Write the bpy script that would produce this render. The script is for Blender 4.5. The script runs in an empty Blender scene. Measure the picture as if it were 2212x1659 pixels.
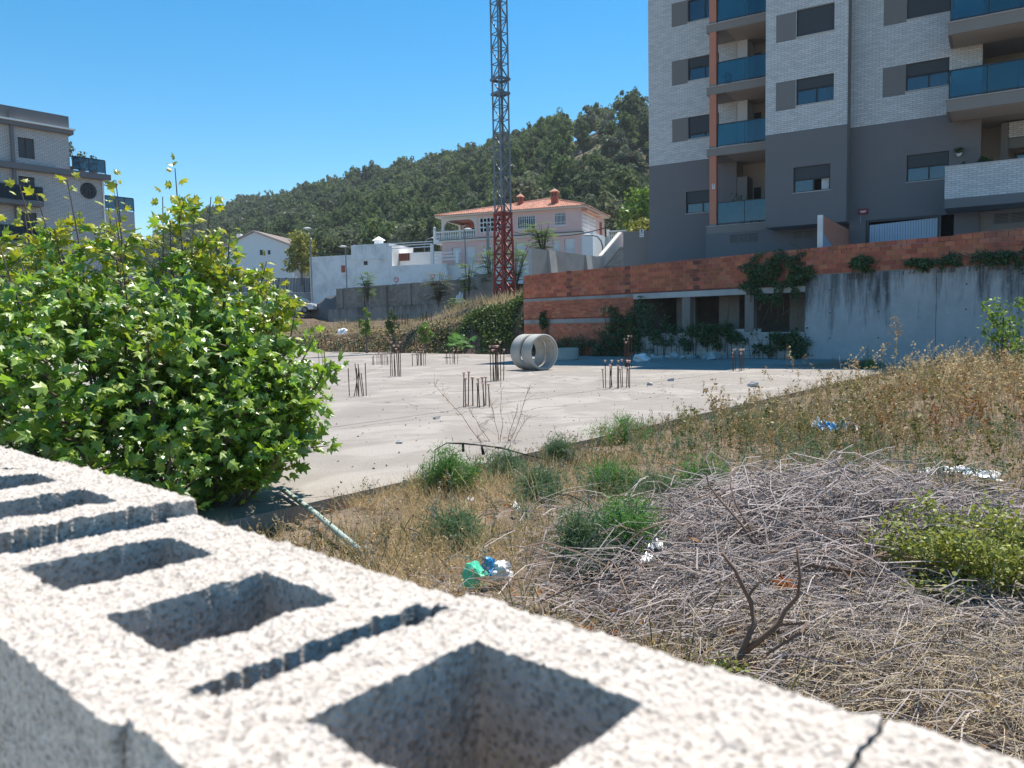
import bpy, math, random
import numpy as np
from mathutils import Vector, Matrix, noise as mnoise
random.seed(7); RNG = np.random.default_rng(11)
S = bpy.context.scene; COL = S.collection
rad = math.radians

# ---------------------------------------------------------------- camera
CAM_H = 1.45
PITCH, ROLL = rad(4.3), rad(1.15)
_F = Vector((0, math.cos(PITCH), -math.sin(PITCH))); _R0 = Vector((1, 0, 0)); _U0 = Vector((0, math.sin(PITCH), math.cos(PITCH)))
CR = math.cos(ROLL) * _R0 - math.sin(ROLL) * _U0
CU = math.sin(ROLL) * _R0 + math.cos(ROLL) * _U0
cam = bpy.data.cameras.new('camera'); camo = bpy.data.objects.new('camera', cam); COL.objects.link(camo)
camo.matrix_world = Matrix(((CR.x, CU.x, -_F.x, 0), (CR.y, CU.y, -_F.y, 0), (CR.z, CU.z, -_F.z, CAM_H), (0, 0, 0, 1)))
cam.sensor_width = 36; cam.lens = 36 * 1703 / 2212
cam.clip_start = 0.02; cam.clip_end = 6000
cam.dof.use_dof = True; cam.dof.focus_distance = 16.0; cam.dof.aperture_fstop = 13.0
S.camera = camo

# ---------------------------------------------------------------- sky and sun
SUN_AZ, SUN_EL = rad(37.5), rad(65)
w = bpy.data.worlds.new('World'); S.world = w; w.use_nodes = True
nt = w.node_tree; nt.nodes.clear()
sky = nt.nodes.new('ShaderNodeTexSky'); sky.sky_type = 'NISHITA'; sky.sun_disc = False
sky.sun_elevation = SUN_EL; sky.sun_rotation = SUN_AZ
sky.altitude = 300; sky.air_density = 1.0; sky.dust_density = 0.0; sky.ozone_density = 1.0
hs = nt.nodes.new('ShaderNodeHueSaturation'); hs.inputs['Hue'].default_value = 0.489; hs.inputs['Saturation'].default_value = 1.45
bg = nt.nodes.new('ShaderNodeBackground'); bg.inputs['Strength'].default_value = 0.103
wo = nt.nodes.new('ShaderNodeOutputWorld')
nt.links.new(sky.outputs[0], hs.inputs['Color']); nt.links.new(hs.outputs[0], bg.inputs['Color']); nt.links.new(bg.outputs[0], wo.inputs['Surface'])
sl = bpy.data.lights.new('sun', 'SUN'); sl.energy = 4.4; sl.angle = rad(0.53); sl.color = (1.0, 0.945, 0.865)
so = bpy.data.objects.new('sun', sl); COL.objects.link(so)
sd = Vector((math.sin(SUN_AZ) * math.cos(SUN_EL), math.cos(SUN_AZ) * math.cos(SUN_EL), math.sin(SUN_EL)))
so.rotation_euler = sd.to_track_quat('Z', 'Y').to_euler(); so.location = sd * 80
S.view_settings.view_transform = 'Standard'; S.view_settings.look = 'None'
S.view_settings.exposure = 0.74; S.view_settings.gamma = 1.0; S.view_settings.use_curve_mapping = False
S.cycles.max_bounces = 6; S.cycles.transparent_max_bounces = 12; S.cycles.diffuse_bounces = 3
S.cycles.glossy_bounces = 3; S.cycles.transmission_bounces = 4; S.cycles.use_denoising = True
S.cycles.sample_clamp_indirect = 6.0; S.cycles.caustics_reflective = False; S.cycles.caustics_refractive = False

# ---------------------------------------------------------------- survey: photo sight lines met with real planes of the place
CAMP = Vector((0, 0, CAM_H))
def ray(x, y): return _F + CR * ((x - 1106) / 1703) - CU * ((y - 829.5) / 1703)
def hit_z(x, y, h=0.0):
    d = ray(x, y); return CAMP + d * ((h - CAM_H) / d.z)
def hit_pl(x, y, P, n):
    d = ray(x, y); return CAMP + d * ((Vector(P) - CAMP).dot(n) / d.dot(n))
def hit_y(x, y, Y):
    d = ray(x, y); return CAMP + d * (Y / d.y)

# ---------------------------------------------------------------- mesh helpers
def link(o, parent=None):
    COL.objects.link(o)
    if parent is not None: o.parent = parent
    return o
def obj(name, me, parent=None, mat=None):
    if mat is not None and not me.materials: me.materials.append(mat)
    return link(bpy.data.objects.new(name, me), parent)
def empty(name, loc=(0, 0, 0), rz=0.0):
    o = bpy.data.objects.new(name, None); o.location = loc; o.rotation_euler = (0, 0, rz); o.empty_display_size = 0.2
    COL.objects.link(o); return o
def tag(o, label, cat=None, group=None, kind=None):
    if label: o['label'] = label
    if cat: o['category'] = cat
    if group: o['group'] = group
    if kind: o['kind'] = kind
    return o
def struct(o, label=None):
    o['kind'] = 'structure'
    if label: o['label'] = label
    return o
def copy_tree(o, parent=None):
    c = o.copy(); COL.objects.link(c); c.parent = parent
    for ch in list(o.children): copy_tree(ch, c)
    return c
def np_mesh(name, V, F, mat=None, smooth=False, midx=None, mats=None):
    V = np.asarray(V, dtype=np.float32); F = np.asarray(F, dtype=np.int32); k = F.shape[1]
    me = bpy.data.meshes.new(name)
    me.vertices.add(len(V)); me.vertices.foreach_set('co', V.ravel())
    me.loops.add(F.size); me.loops.foreach_set('vertex_index', F.ravel())
    me.polygons.add(len(F)); me.polygons.foreach_set('loop_start', np.arange(0, F.size, k, dtype=np.int32))
    try: me.polygons.foreach_set('loop_total', np.full(len(F), k, dtype=np.int32))
    except Exception: pass
    for m in (mats or ([mat] if mat else [])): me.materials.append(m)
    if midx is not None: me.polygons.foreach_set('material_index', np.asarray(midx, dtype=np.int32))
    me.polygons.foreach_set('use_smooth', np.full(len(F), smooth, dtype=bool))
    me.update(calc_edges=True); me.validate(); return me
def scatter(TV, TF, M, P):
    """copies of a template (TV k*3, TF m*j) under 3x3 matrices M (n) and positions P (n)"""
    TV = np.asarray(TV, float); TF = np.asarray(TF, int); n = len(P)
    V = np.einsum('nij,kj->nki', M, TV) + np.asarray(P)[:, None, :]
    F = TF[None] + (np.arange(n) * len(TV))[:, None, None]
    return V.reshape(-1, 3), F.reshape(-1, TF.shape[1])
def frames(D, roll=None):
    """rotation matrices whose z axis runs along D"""
    D = np.asarray(D, float); D = D / np.linalg.norm(D, axis=1, keepdims=True)
    a = np.where(np.abs(D[:, 2:3]) < 0.95, np.array([[0, 0, 1.0]]), np.array([[1.0, 0, 0]]))
    X = np.cross(a, D); X /= np.linalg.norm(X, axis=1, keepdims=True); Y = np.cross(D, X)
    if roll is not None:
        c, s = np.cos(roll)[:, None], np.sin(roll)[:, None]; X, Y = X * c + Y * s, Y * c - X * s
    return np.stack([X, Y, D], axis=2)
def rand_dirs(n, up=0.0, spread=1.0, rng=None):
    rng = rng or RNG; d = rng.normal(size=(n, 3)) * spread; d[:, 2] += up
    return d / np.linalg.norm(d, axis=1, keepdims=True)

class MB:
    def __init__(s): s.v = []; s.f = []
    def box(s, c, size, rot=None):
        hx, hy, hz = size[0] / 2, size[1] / 2, size[2] / 2; b = len(s.v); c = Vector(c)
        for z in (-hz, hz):
            for x, y in ((-hx, -hy), (hx, -hy), (hx, hy), (-hx, hy)):
                p = Vector((x, y, z)); s.v.append(tuple(c + (rot @ p if rot else p)))
        s.f += [tuple(b + i for i in q) for q in ((0, 3, 2, 1), (4, 5, 6, 7), (0, 1, 5, 4), (1, 2, 6, 5), (2, 3, 7, 6), (3, 0, 4, 7))]
        return s
    def box2(s, a, b):
        return s.box([(a[i] + b[i]) / 2 for i in range(3)], [abs(b[i] - a[i]) for i in range(3)])
    def beam(s, p, q, wd, ht=None):
        p, q = Vector(p), Vector(q); d = q - p; L = d.length
        if L < 1e-6: return s
        return s.box((p + q) / 2, (wd, ht or wd, L), d.to_track_quat('Z', 'Y').to_matrix())
    def tube(s, pts, r, n=6, cap=True):
        pts = [Vector(p) for p in pts]; rs = r if isinstance(r, (list, tuple)) else [r] * len(pts); rings = []
        for i, p in enumerate(pts):
            d = (pts[min(i + 1, len(pts) - 1)] - pts[max(i - 1, 0)])
            if d.length < 1e-9: d = Vector((0, 0, 1))
            m = d.to_track_quat('Z', 'Y').to_matrix(); b = len(s.v)
            for k in range(n):
                a = 2 * math.pi * k / n; s.v.append(tuple(p + m @ Vector((math.cos(a) * rs[i], math.sin(a) * rs[i], 0))))
            rings.append(b)
        for i in range(len(rings) - 1):
            a, b = rings[i], rings[i + 1]
            for k in range(n): s.f.append((a + k, a + (k + 1) % n, b + (k + 1) % n, b + k))
        if cap:
            s.f.append(tuple(rings[0] + k for k in reversed(range(n)))); s.f.append(tuple(rings[-1] + k for k in range(n)))
        return s
    def lathe(s, prof, c=(0, 0, 0), n=16, rot=None):
        c = Vector(c); b0 = len(s.v)
        for r, z in prof:
            for k in range(n):
                a = 2 * math.pi * k / n; p = Vector((math.cos(a) * r, math.sin(a) * r, z)); s.v.append(tuple(c + (rot @ p if rot else p)))
        for i in range(len(prof) - 1):
            for k in range(n):
                s.f.append((b0 + i * n + k, b0 + i * n + (k + 1) % n, b0 + (i + 1) * n + (k + 1) % n, b0 + (i + 1) * n + k))
        return s
    def prism(s, poly, z0, z1):
        """vertical prism from a ccw polygon"""
        b = len(s.v); n = len(poly)
        for z in (z0, z1):
            for p in poly: s.v.append((p[0], p[1], z))
        s.f.append(tuple(b + i for i in reversed(range(n)))); s.f.append(tuple(b + n + i for i in range(n)))
        for i in range(n): s.f.append((b + i, b + (i + 1) % n, b + n + (i + 1) % n, b + n + i))
        return s
    def quad(s, *pts):
        b = len(s.v); s.v += [tuple(p) for p in pts]; s.f.append(tuple(range(b, b + len(pts)))); return s
    def mesh(s, name, mat=None, smooth=False, bevel=0):
        me = bpy.data.meshes.new(name); me.from_pydata(s.v, [], s.f)
        if mat: me.materials.append(mat)
        if bevel:
            import bmesh
            bm = bmesh.new(); bm.from_mesh(me)
            bmesh.ops.bevel(bm, geom=list(bm.edges), offset=bevel, segments=1, affect='EDGES'); bm.to_mesh(me); bm.free()
        if smooth: me.polygons.foreach_set('use_smooth', [True] * len(me.polygons))
        me.update(); return me
    def build(s, name, mat, parent=None, smooth=False, bevel=0):
        return obj(name, s.mesh(name, mat, smooth, bevel), parent)

class Frame:
    """a local building frame: u along the front (to the right), w out of the front, z up"""
    def __init__(s, O, u):
        s.O = Vector(O); s.u = Vector(u).normalized(); s.n = Vector((s.u.y, -s.u.x, 0))
        s.rot = Matrix((s.u, -s.n, (0, 0, 1))).transposed()
    def P(s, u, w, z): return s.O + s.u * u + s.n * w + Vector((0, 0, z))
    def box(s, mb, u0, u1, w0, w1, z0, z1):
        return mb.box(s.P((u0 + u1) / 2, (w0 + w1) / 2, (z0 + z1) / 2), (abs(u1 - u0), abs(w1 - w0), abs(z1 - z0)), s.rot)
    def uz(s, x, y, wd=0.0):
        p = hit_pl(x, y, s.O + s.n * wd, s.n) - s.O; return p.dot(s.u), p.z
    def q(s, mb, w, u0, u1, z0, z1):
        return mb.quad(s.P(u0, w, z0), s.P(u1, w, z0), s.P(u1, w, z1), s.P(u0, w, z1))
# ---------------------------------------------------------------- materials
def _nodes(name):
    m = bpy.data.materials.new(name); m.use_nodes = True; nt = m.node_tree; nt.nodes.clear()
    out = nt.nodes.new('ShaderNodeOutputMaterial'); return m, nt, out
def _n(nt, t, **kw):
    n = nt.nodes.new(t)
    for k, v in kw.items():
        if k.startswith('i_'): n.inputs[k[2:].replace('_', ' ')].default_value = v
        else: setattr(n, k, v)
    return n
def _mix(nt, fac, a, b, blend='MIX'):
    n = nt.nodes.new('ShaderNodeMix'); n.data_type = 'RGBA'; n.blend_type = blend
    for sock, v in ((n.inputs[0], fac), (n.inputs[6], a), (n.inputs[7], b)):
        if hasattr(v, 'is_linked') or isinstance(v, bpy.types.NodeSocket): nt.links.new(v, sock)
        else: sock.default_value = v if not isinstance(v, (tuple, list)) else (*v[:3], 1)
    return n.outputs[2]
def _ramp(nt, fac, stops):
    r = nt.nodes.new('ShaderNodeValToRGB'); e = r.color_ramp.elements
    while len(e) < len(stops): e.new(0.5)
    for i, (p, c) in enumerate(stops):
        e[i].position = p; e[i].color = (*c, 1) if len(c) == 3 else c
    nt.links.new(fac, r.inputs[0]); return r.outputs[0]
def _coord(nt, space='pos', scale=(1, 1, 1)):
    if space == 'pos': o = nt.nodes.new('ShaderNodeNewGeometry').outputs['Position']
    else: o = nt.nodes.new('ShaderNodeTexCoord').outputs['Object']
    mp = nt.nodes.new('ShaderNodeMapping'); mp.inputs['Scale'].default_value = scale
    nt.links.new(o, mp.inputs['Vector']); return mp.outputs[0]
def _noise(nt, vec, scale, detail=4, rough=0.6, dist=0.0):
    n = nt.nodes.new('ShaderNodeTexNoise'); n.inputs['Scale'].default_value = scale; n.inputs['Detail'].default_value = detail
    n.inputs['Roughness'].default_value = rough; n.inputs['Distortion'].default_value = dist
    nt.links.new(vec, n.inputs['Vector']); return n.outputs['Fac']
def _rand(nt):
    """one random number per piece: per object and per loose piece of a mesh"""
    a = nt.nodes.new('ShaderNodeObjectInfo').outputs['Random']; b = nt.nodes.new('ShaderNodeNewGeometry').outputs['Random Per Island']
    m = nt.nodes.new('ShaderNodeMath'); m.operation = 'ADD'; nt.links.new(a, m.inputs[0]); nt.links.new(b, m.inputs[1])
    f = nt.nodes.new('ShaderNodeMath'); f.operation = 'FRACT'; nt.links.new(m.outputs[0], f.inputs[0]); return f.outputs[0]
def _hsv(nt, col, rnd, dv=0.2, dh=0.0, ds=0.0):
    n = nt.nodes.new('ShaderNodeHueSaturation')
    if isinstance(col, bpy.types.NodeSocket): nt.links.new(col, n.inputs['Color'])
    else: n.inputs['Color'].default_value = (*col, 1)
    def mr(a, b, name, mul):
        m = nt.nodes.new('ShaderNodeMapRange'); m.inputs['To Min'].default_value = a; m.inputs['To Max'].default_value = b
        if mul != 1:
            k = nt.nodes.new('ShaderNodeMath'); k.operation = 'MULTIPLY'; k.inputs[1].default_value = mul; nt.links.new(rnd, k.inputs[0])
            g = nt.nodes.new('ShaderNodeMath'); g.operation = 'FRACT'; nt.links.new(k.outputs[0], g.inputs[0]); nt.links.new(g.outputs[0], m.inputs['Value'])
        else: nt.links.new(rnd, m.inputs['Value'])
        nt.links.new(m.outputs[0], n.inputs[name])
    mr(1 - dv, 1 + dv, 'Value', 1)
    if dh: mr(0.5 - dh, 0.5 + dh, 'Hue', 7.13)
    if ds: mr(1 - ds, 1 + ds, 'Saturation', 13.7)
    return n.outputs[0]
def pm(name, base, rough=0.85, var=0.25, vscale=3.0, bump=0.15, bscale=40.0, bdist=0.01, piece=0.0, hue=0.0, dark=None, dscale=0.7, damt=0.5,
       spec=0.3, metal=0.0, space='pos', stretch=(1, 1, 1), fine=0.0, coat=0.0, pale=None, pscale=1.5, pamt=0.4):
    m, nt, out = _nodes(name); b = _n(nt, 'ShaderNodeBsdfPrincipled'); nt.links.new(b.outputs[0], out.inputs[0])
    v = _coord(nt, space, stretch)
    n1 = _noise(nt, v, vscale, 5, 0.62)
    c = _mix(nt, n1, [x * (1 - var) for x in base], [min(1, x * (1 + var)) for x in base])
    if dark:
        n2 = _noise(nt, v, dscale, 6, 0.65, 0.4); f = _ramp(nt, n2, [(0.45, (0, 0, 0)), (0.7, (damt,) * 3)])
        c = _mix(nt, f, c, dark)
    if pale:
        n2 = _noise(nt, v, pscale, 6, 0.65, 0.6); f = _ramp(nt, n2, [(0.52, (0, 0, 0)), (0.68, (pamt,) * 3)])
        c = _mix(nt, f, c, pale)
    if fine:
        n3 = _noise(nt, v, 160, 3, 0.7); c = _mix(nt, _ramp(nt, n3, [(0.3, (0, 0, 0)), (0.7, (1, 1, 1))]), _mix(nt, fine, c, (0, 0, 0)), c)
    if piece or hue: c = _hsv(nt, c, _rand(nt), piece, hue)
    nt.links.new(c, b.inputs['Base Color']); b.inputs['Roughness'].default_value = rough
    b.inputs['Specular IOR Level'].default_value = spec; b.inputs['Metallic'].default_value = metal
    if coat: b.inputs['Coat Weight'].default_value = coat; b.inputs['Coat Roughness'].default_value = 0.05
    if bump:
        bp = _n(nt, 'ShaderNodeBump'); bp.inputs['Strength'].default_value = bump; bp.inputs['Distance'].default_value = bdist
        nt.links.new(_noise(nt, v, bscale, 5, 0.7), bp.inputs['Height']); nt.links.new(bp.outputs[0], b.inputs['Normal'])
    return m
def leafm(name, base, base2=None, trans=0.35, dv=0.35, dh=0.03, gloss=0.12, tcol=None, rough=0.45):
    """thin leaf: reflects, lets light through, a little shine; hue and value differ leaf by leaf"""
    m, nt, out = _nodes(name); r = _rand(nt)
    c = _mix(nt, r, base, base2) if base2 else base
    c = _hsv(nt, c, r, dv, dh)
    d = _n(nt, 'ShaderNodeBsdfDiffuse'); nt.links.new(c, d.inputs['Color'])
    t = _n(nt, 'ShaderNodeBsdfTranslucent'); nt.links.new(_mix(nt, 0.55, c, tcol or (0.35, 0.5, 0.05)), t.inputs['Color'])
    g = _n(nt, 'ShaderNodeBsdfGlossy'); g.inputs['Roughness'].default_value = rough; g.inputs['Color'].default_value = (1, 1, 1, 1)
    m1 = _n(nt, 'ShaderNodeMixShader'); m1.inputs[0].default_value = trans; nt.links.new(d.outputs[0], m1.inputs[1]); nt.links.new(t.outputs[0], m1.inputs[2])
    fr = _n(nt, 'ShaderNodeLayerWeight'); fr.inputs['Blend'].default_value = 0.25
    k = _n(nt, 'ShaderNodeMath', operation='MULTIPLY_ADD'); k.inputs[1].default_value = gloss * 0.5; k.inputs[2].default_value = gloss * 0.35; nt.links.new(fr.outputs['Facing'], k.inputs[0])
    m2 = _n(nt, 'ShaderNodeMixShader'); nt.links.new(k.outputs[0], m2.inputs[0]); nt.links.new(m1.outputs[0], m2.inputs[1]); nt.links.new(g.outputs[0], m2.inputs[2])
    nt.links.new(m2.outputs[0], out.inputs[0]); return m
def glassm(name, tint=(0.55, 0.62, 0.66), body=(0.02, 0.05, 0.08), bodyamt=0.3, rough=0.02, refl=1.0):
    """pane: partly clear, partly tinted body, with mirror-like reflection by angle"""
    m, nt, out = _nodes(name)
    t = _n(nt, 'ShaderNodeBsdfTransparent'); t.inputs[0].default_value = (*tint, 1)
    d = _n(nt, 'ShaderNodeBsdfDiffuse'); d.inputs[0].default_value = (*body, 1)
    a = _n(nt, 'ShaderNodeMixShader'); a.inputs[0].default_value = bodyamt; nt.links.new(t.outputs[0], a.inputs[1]); nt.links.new(d.outputs[0], a.inputs[2])
    g = _n(nt, 'ShaderNodeBsdfGlossy'); g.inputs['Roughness'].default_value = rough; g.inputs['Color'].default_value = (0.9, 0.95, 1, 1)
    fr = _n(nt, 'ShaderNodeLayerWeight'); fr.inputs['Blend'].default_value = 0.5
    pw_ = _n(nt, 'ShaderNodeMath', operation='POWER'); pw_.inputs[1].default_value = 3.0; nt.links.new(fr.outputs['Facing'], pw_.inputs[0])
    k = _n(nt, 'ShaderNodeMath', operation='MULTIPLY_ADD'); k.inputs[1].default_value = 0.8; k.inputs[2].default_value = 0.055 * refl; nt.links.new(pw_.outputs[0], k.inputs[0]); k.use_clamp = True
    b = _n(nt, 'ShaderNodeMixShader'); nt.links.new(k.outputs[0], b.inputs[0]); nt.links.new(a.outputs[0], b.inputs[1]); nt.links.new(g.outputs[0], b.inputs[2])
    nt.links.new(b.outputs[0], out.inputs[0]); return m
def stainm(name, base, top, streak=(0.05, 0.05, 0.045), height=3.0, dirv=(1, 0), amt=0.9, freq=1.4, lift=0.0):
    """cast concrete with rain streaks running down from the top edge"""
    m, nt, out = _nodes(name); b = _n(nt, 'ShaderNodeBsdfPrincipled'); nt.links.new(b.outputs[0], out.inputs[0])
    v = _coord(nt); n1 = _noise(nt, v, 1.3, 6, 0.7)
    c = _mix(nt, n1, [x * 0.72 for x in base], [x * 1.25 for x in base])
    dt = _n(nt, 'ShaderNodeVectorMath', operation='DOT_PRODUCT'); dt.inputs[1].default_value = (dirv[0], dirv[1], 0); nt.links.new(nt.nodes.new('ShaderNodeNewGeometry').outputs['Position'], dt.inputs[0])
    sep = _n(nt, 'ShaderNodeSeparateXYZ'); nt.links.new(nt.nodes.new('ShaderNodeNewGeometry').outputs['Position'], sep.inputs[0])
    cb = _n(nt, 'ShaderNodeCombineXYZ'); nt.links.new(dt.outputs['Value'], cb.inputs['X'])
    zz = _n(nt, 'ShaderNodeMath', operation='MULTIPLY'); zz.inputs[1].default_value = 0.09; nt.links.new(sep.outputs['Z'], zz.inputs[0]); nt.links.new(zz.outputs[0], cb.inputs['Y'])
    s1 = _noise(nt, cb.outputs[0], freq, 6, 0.72)
    mr = _n(nt, 'ShaderNodeMapRange'); mr.inputs['From Min'].default_value = top - height; mr.inputs['From Max'].default_value = top; mr.inputs['To Min'].default_value = -0.17 + lift; mr.inputs['To Max'].default_value = 0.07 + lift
    nt.links.new(sep.outputs['Z'], mr.inputs['Value'])
    ad = _n(nt, 'ShaderNodeMath', operation='ADD'); nt.links.new(s1, ad.inputs[0]); nt.links.new(mr.outputs[0], ad.inputs[1])
    c = _mix(nt, _ramp(nt, ad.outputs[0], [(0.5, (0, 0, 0)), (0.66, (amt,) * 3)]), c, streak)
    n4 = _noise(nt, v, 4.5, 6, 0.7); c = _mix(nt, _ramp(nt, n4, [(0.55, (0, 0, 0)), (0.75, (0.4,) * 3)]), c, [x * 1.35 for x in base])
    nt.links.new(c, b.inputs['Base Color']); b.inputs['Roughness'].default_value = 0.9; b.inputs['Specular IOR Level'].default_value = 0.2
    bp = _n(nt, 'ShaderNodeBump'); bp.inputs['Strength'].default_value = 0.3; bp.inputs['Distance'].default_value = 0.01
    nt.links.new(_noise(nt, v, 18, 6, 0.7), bp.inputs['Height']); nt.links.new(bp.outputs[0], b.inputs['Normal'])
    return m
M = {}
M['block'] = None
def slabm():
    m, nt, out = _nodes('slab_concrete'); b = _n(nt, 'ShaderNodeBsdfPrincipled'); nt.links.new(b.outputs[0], out.inputs[0]); v = _coord(nt)
    c = _mix(nt, _noise(nt, v, 2.2, 7, .7), (.235, .208, .183), (.38, .34, .30))
    c = _mix(nt, _ramp(nt, _noise(nt, v, .55, 7, .62, .8), [(.50, (0, 0, 0)), (.58, (.55,) * 3)]), c, (.44, .40, .355))
    c = _mix(nt, _ramp(nt, _noise(nt, v, .3, 7, .68, .5), [(.52, (0, 0, 0)), (.72, (.7,) * 3)]), c, (.21, .18, .155))
    sp = _noise(nt, v, 55, 4, .75); c = _mix(nt, _ramp(nt, sp, [(.36, (.55,) * 3), (.5, (0, 0, 0))]), c, (.15, .125, .105)); c = _mix(nt, _ramp(nt, sp, [(.56, (0, 0, 0)), (.68, (.35,) * 3)]), c, (.52, .47, .41))
    dv = _n(nt, 'ShaderNodeVectorMath', operation='ADD'); nv = nt.nodes.new('ShaderNodeTexNoise'); nv.inputs['Scale'].default_value = 1.1; nv.inputs['Detail'].default_value = 6; nt.links.new(v, nv.inputs['Vector']); nt.links.new(v, dv.inputs[0]); nt.links.new(nv.outputs['Color'], dv.inputs[1])
    vo = _n(nt, 'ShaderNodeTexVoronoi'); vo.feature = 'DISTANCE_TO_EDGE'; vo.inputs['Scale'].default_value = .23; nt.links.new(dv.outputs[0], vo.inputs['Vector'])
    c = _mix(nt, _ramp(nt, vo.outputs['Distance'], [(.0, (.75,) * 3), (.006, (0, 0, 0))]), c, (.1, .085, .07))
    nt.links.new(c, b.inputs['Base Color']); b.inputs['Roughness'].default_value = .93; b.inputs['Specular IOR Level'].default_value = .2
    bp = _n(nt, 'ShaderNodeBump'); bp.inputs['Strength'].default_value = .5; bp.inputs['Distance'].default_value = .004; nt.links.new(_noise(nt, v, 140, 4, .7), bp.inputs['Height']); nt.links.new(bp.outputs[0], b.inputs['Normal']); return m
M['slab'] = slabm()
M['soil'] = pm('dry_soil', (0.17, 0.118, 0.082), 0.95, 0.35, 2.0, 0.8, 14, 0.03, dark=(0.10, 0.07, 0.05), dscale=0.8, damt=0.7, fine=0.3)
M['lot'] = pm('weedy_soil', (0.25, 0.185, 0.135), 0.95, 0.4, 3.0, 0.8, 20, 0.03, dark=(0.11, 0.078, 0.055), dscale=1.5, damt=0.7, fine=0.35, pale=(0.42, 0.33, 0.23), pscale=2.2, pamt=0.6)
M['terrain'] = pm('dry_terrain', (0.17, 0.14, 0.09), 0.95, 0.4, 0.05, 0.3, 2, 0.05, dark=(0.06, 0.07, 0.03), dscale=0.02, damt=0.8)
M['road'] = pm('asphalt', (0.15, 0.145, 0.14), 0.9, 0.25, 0.6, 0.3, 60, 0.005, pale=(0.22, 0.21, 0.2), pscale=0.4, pamt=0.5)
M['wbrick'] = pm('white_brick', (0.66, 0.64, 0.63), 0.55, 0.06, 3, 0.1, 40, 0.002, piece=0.10, spec=0.4)
M['mortar_grey'] = pm('grey_mortar', (0.265, 0.26, 0.26), 0.95, 0.1, 5, 0.2, 50, 0.003)
M['render_grey'] = pm('grey_render', (0.20, 0.184, 0.186), 0.9, 0.08, 0.8, 0.25, 120, 0.003)
M['panel_grey'] = pm('grey_panel', (0.225, 0.205, 0.195), 0.85, 0.05, 1, 0.2, 120, 0.002)
M['fascia'] = pm('balcony_fascia', (0.28, 0.245, 0.22), 0.85, 0.08, 1.2, 0.15, 60, 0.002)
M['soffit'] = pm('balcony_soffit', (0.42, 0.35, 0.29), 0.9, 0.06, 1, 0.1, 60, 0.002)
M['orange'] = pm('orange_render', (0.60, 0.235, 0.155), 0.85, 0.08, 1, 0.2, 100, 0.002)
M['lilac'] = pm('lilac_render', (0.36, 0.36, 0.45), 0.85, 0.08, 1, 0.2, 100, 0.002)
M['frame_dark'] = pm('dark_frame', (0.03, 0.033, 0.038), 0.4, 0.1, 5, 0, 1, spec=0.5)
M['shutter'] = pm('roller_shutter', (0.065, 0.07, 0.078), 0.55, 0.08, 5, 0, 1, spec=0.4)
M['glass'] = glassm('window_glass', (0.55, 0.62, 0.66), (0.02, 0.04, 0.07), 0.35, 0.02, 1.8)
M['rail_glass'] = glassm('blue_rail_glass', (0.20, 0.52, 0.62), (0.015, 0.12, 0.18), 0.22, 0.02, 1.3)
M['smoke_glass'] = glassm('smoked_rail_glass', (0.25, 0.36, 0.42), (0.03, 0.06, 0.08), 0.35, 0.03, 1.0)
M['room'] = pm('dark_room', (0.05, 0.05, 0.055), 0.9, 0.1, 2, 0)
M['curtain'] = pm('curtain_cloth', (0.72, 0.72, 0.72), 0.9, 0.1, 8, 0.4, 12, 0.03)
M['sill'] = pm('stone_sill', (0.52, 0.50, 0.49), 0.7, 0.1, 6, 0)
M['garage'] = pm('garage_sheet', (0.50, 0.56, 0.66), 0.45, 0.05, 2, 0, spec=0.4)
M['white_paint'] = pm('white_paint', (0.86, 0.85, 0.83), 0.8, 0.05, 2, 0.1, 50, 0.002)
M['old_white'] = pm('old_whitewash', (0.86, 0.855, 0.84), 0.9, 0.05, 1.5, 0.3, 20, 0.006, dark=(0.42, 0.42, 0.41), dscale=0.55, damt=0.6)
M['pink'] = pm('pink_render', (0.85, 0.56, 0.50), 0.9, 0.05, 1, 0.3, 40, 0.004, pale=(0.80, 0.66, 0.62), pscale=0.8, pamt=0.5)
M['cream'] = pm('cream_trim', (0.78, 0.70, 0.62), 0.85, 0.05, 2, 0.1, 40, 0.003)
M['terracotta'] = pm('roof_tile', (0.60, 0.30, 0.21), 0.85, 0.15, 3, 0.2, 30, 0.005, piece=0.22, pale=(0.68, 0.44, 0.33), pscale=3, pamt=0.6)
M['old_tile'] = pm('weathered_tile', (0.50, 0.40, 0.34), 0.9, 0.2, 3, 0.2, 30, 0.005, piece=0.2)
M['chimney'] = pm('chimney_brick', (0.40, 0.12, 0.07), 0.85, 0.15, 5, 0.2, 30, 0.005)
M['redbrick'] = pm('hollow_brick', (0.50, 0.155, 0.085), 0.85, 0.14, 9, 0.25, 60, 0.004, piece=0.22, hue=0.008, pale=(0.46, 0.25, 0.18), pscale=1.1, pamt=0.4, dark=(0.16, 0.06, 0.045), dscale=0.8, damt=0.6)
M['redmortar'] = pm('pale_mortar', (0.33, 0.22, 0.175), 0.95, 0.25, 6, 0.5, 40, 0.006)
M['concrete'] = pm('grey_concrete', (0.34, 0.335, 0.325), 0.92, 0.2, 2, 0.35, 35, 0.006, dark=(0.16, 0.16, 0.155), dscale=1.2, damt=0.6)
M['pale_concrete'] = pm('pale_concrete', (0.47, 0.465, 0.45), 0.9, 0.14, 1.3, 0.25, 25, 0.005, dark=(0.26, 0.26, 0.25), dscale=0.9, damt=0.5)
M['ring'] = pm('pipe_concrete', (0.46, 0.435, 0.39), 0.85, 0.15, 3, 0.3, 45, 0.006, dark=(0.25, 0.23, 0.2), dscale=1.3, damt=0.65, space='obj')
M['greyblock'] = pm('grey_block', (0.30, 0.275, 0.245), 0.95, 0.2, 6, 0.5, 60, 0.008, piece=0.16, dark=(0.17, 0.155, 0.14), dscale=0.8, damt=0.5)
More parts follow.
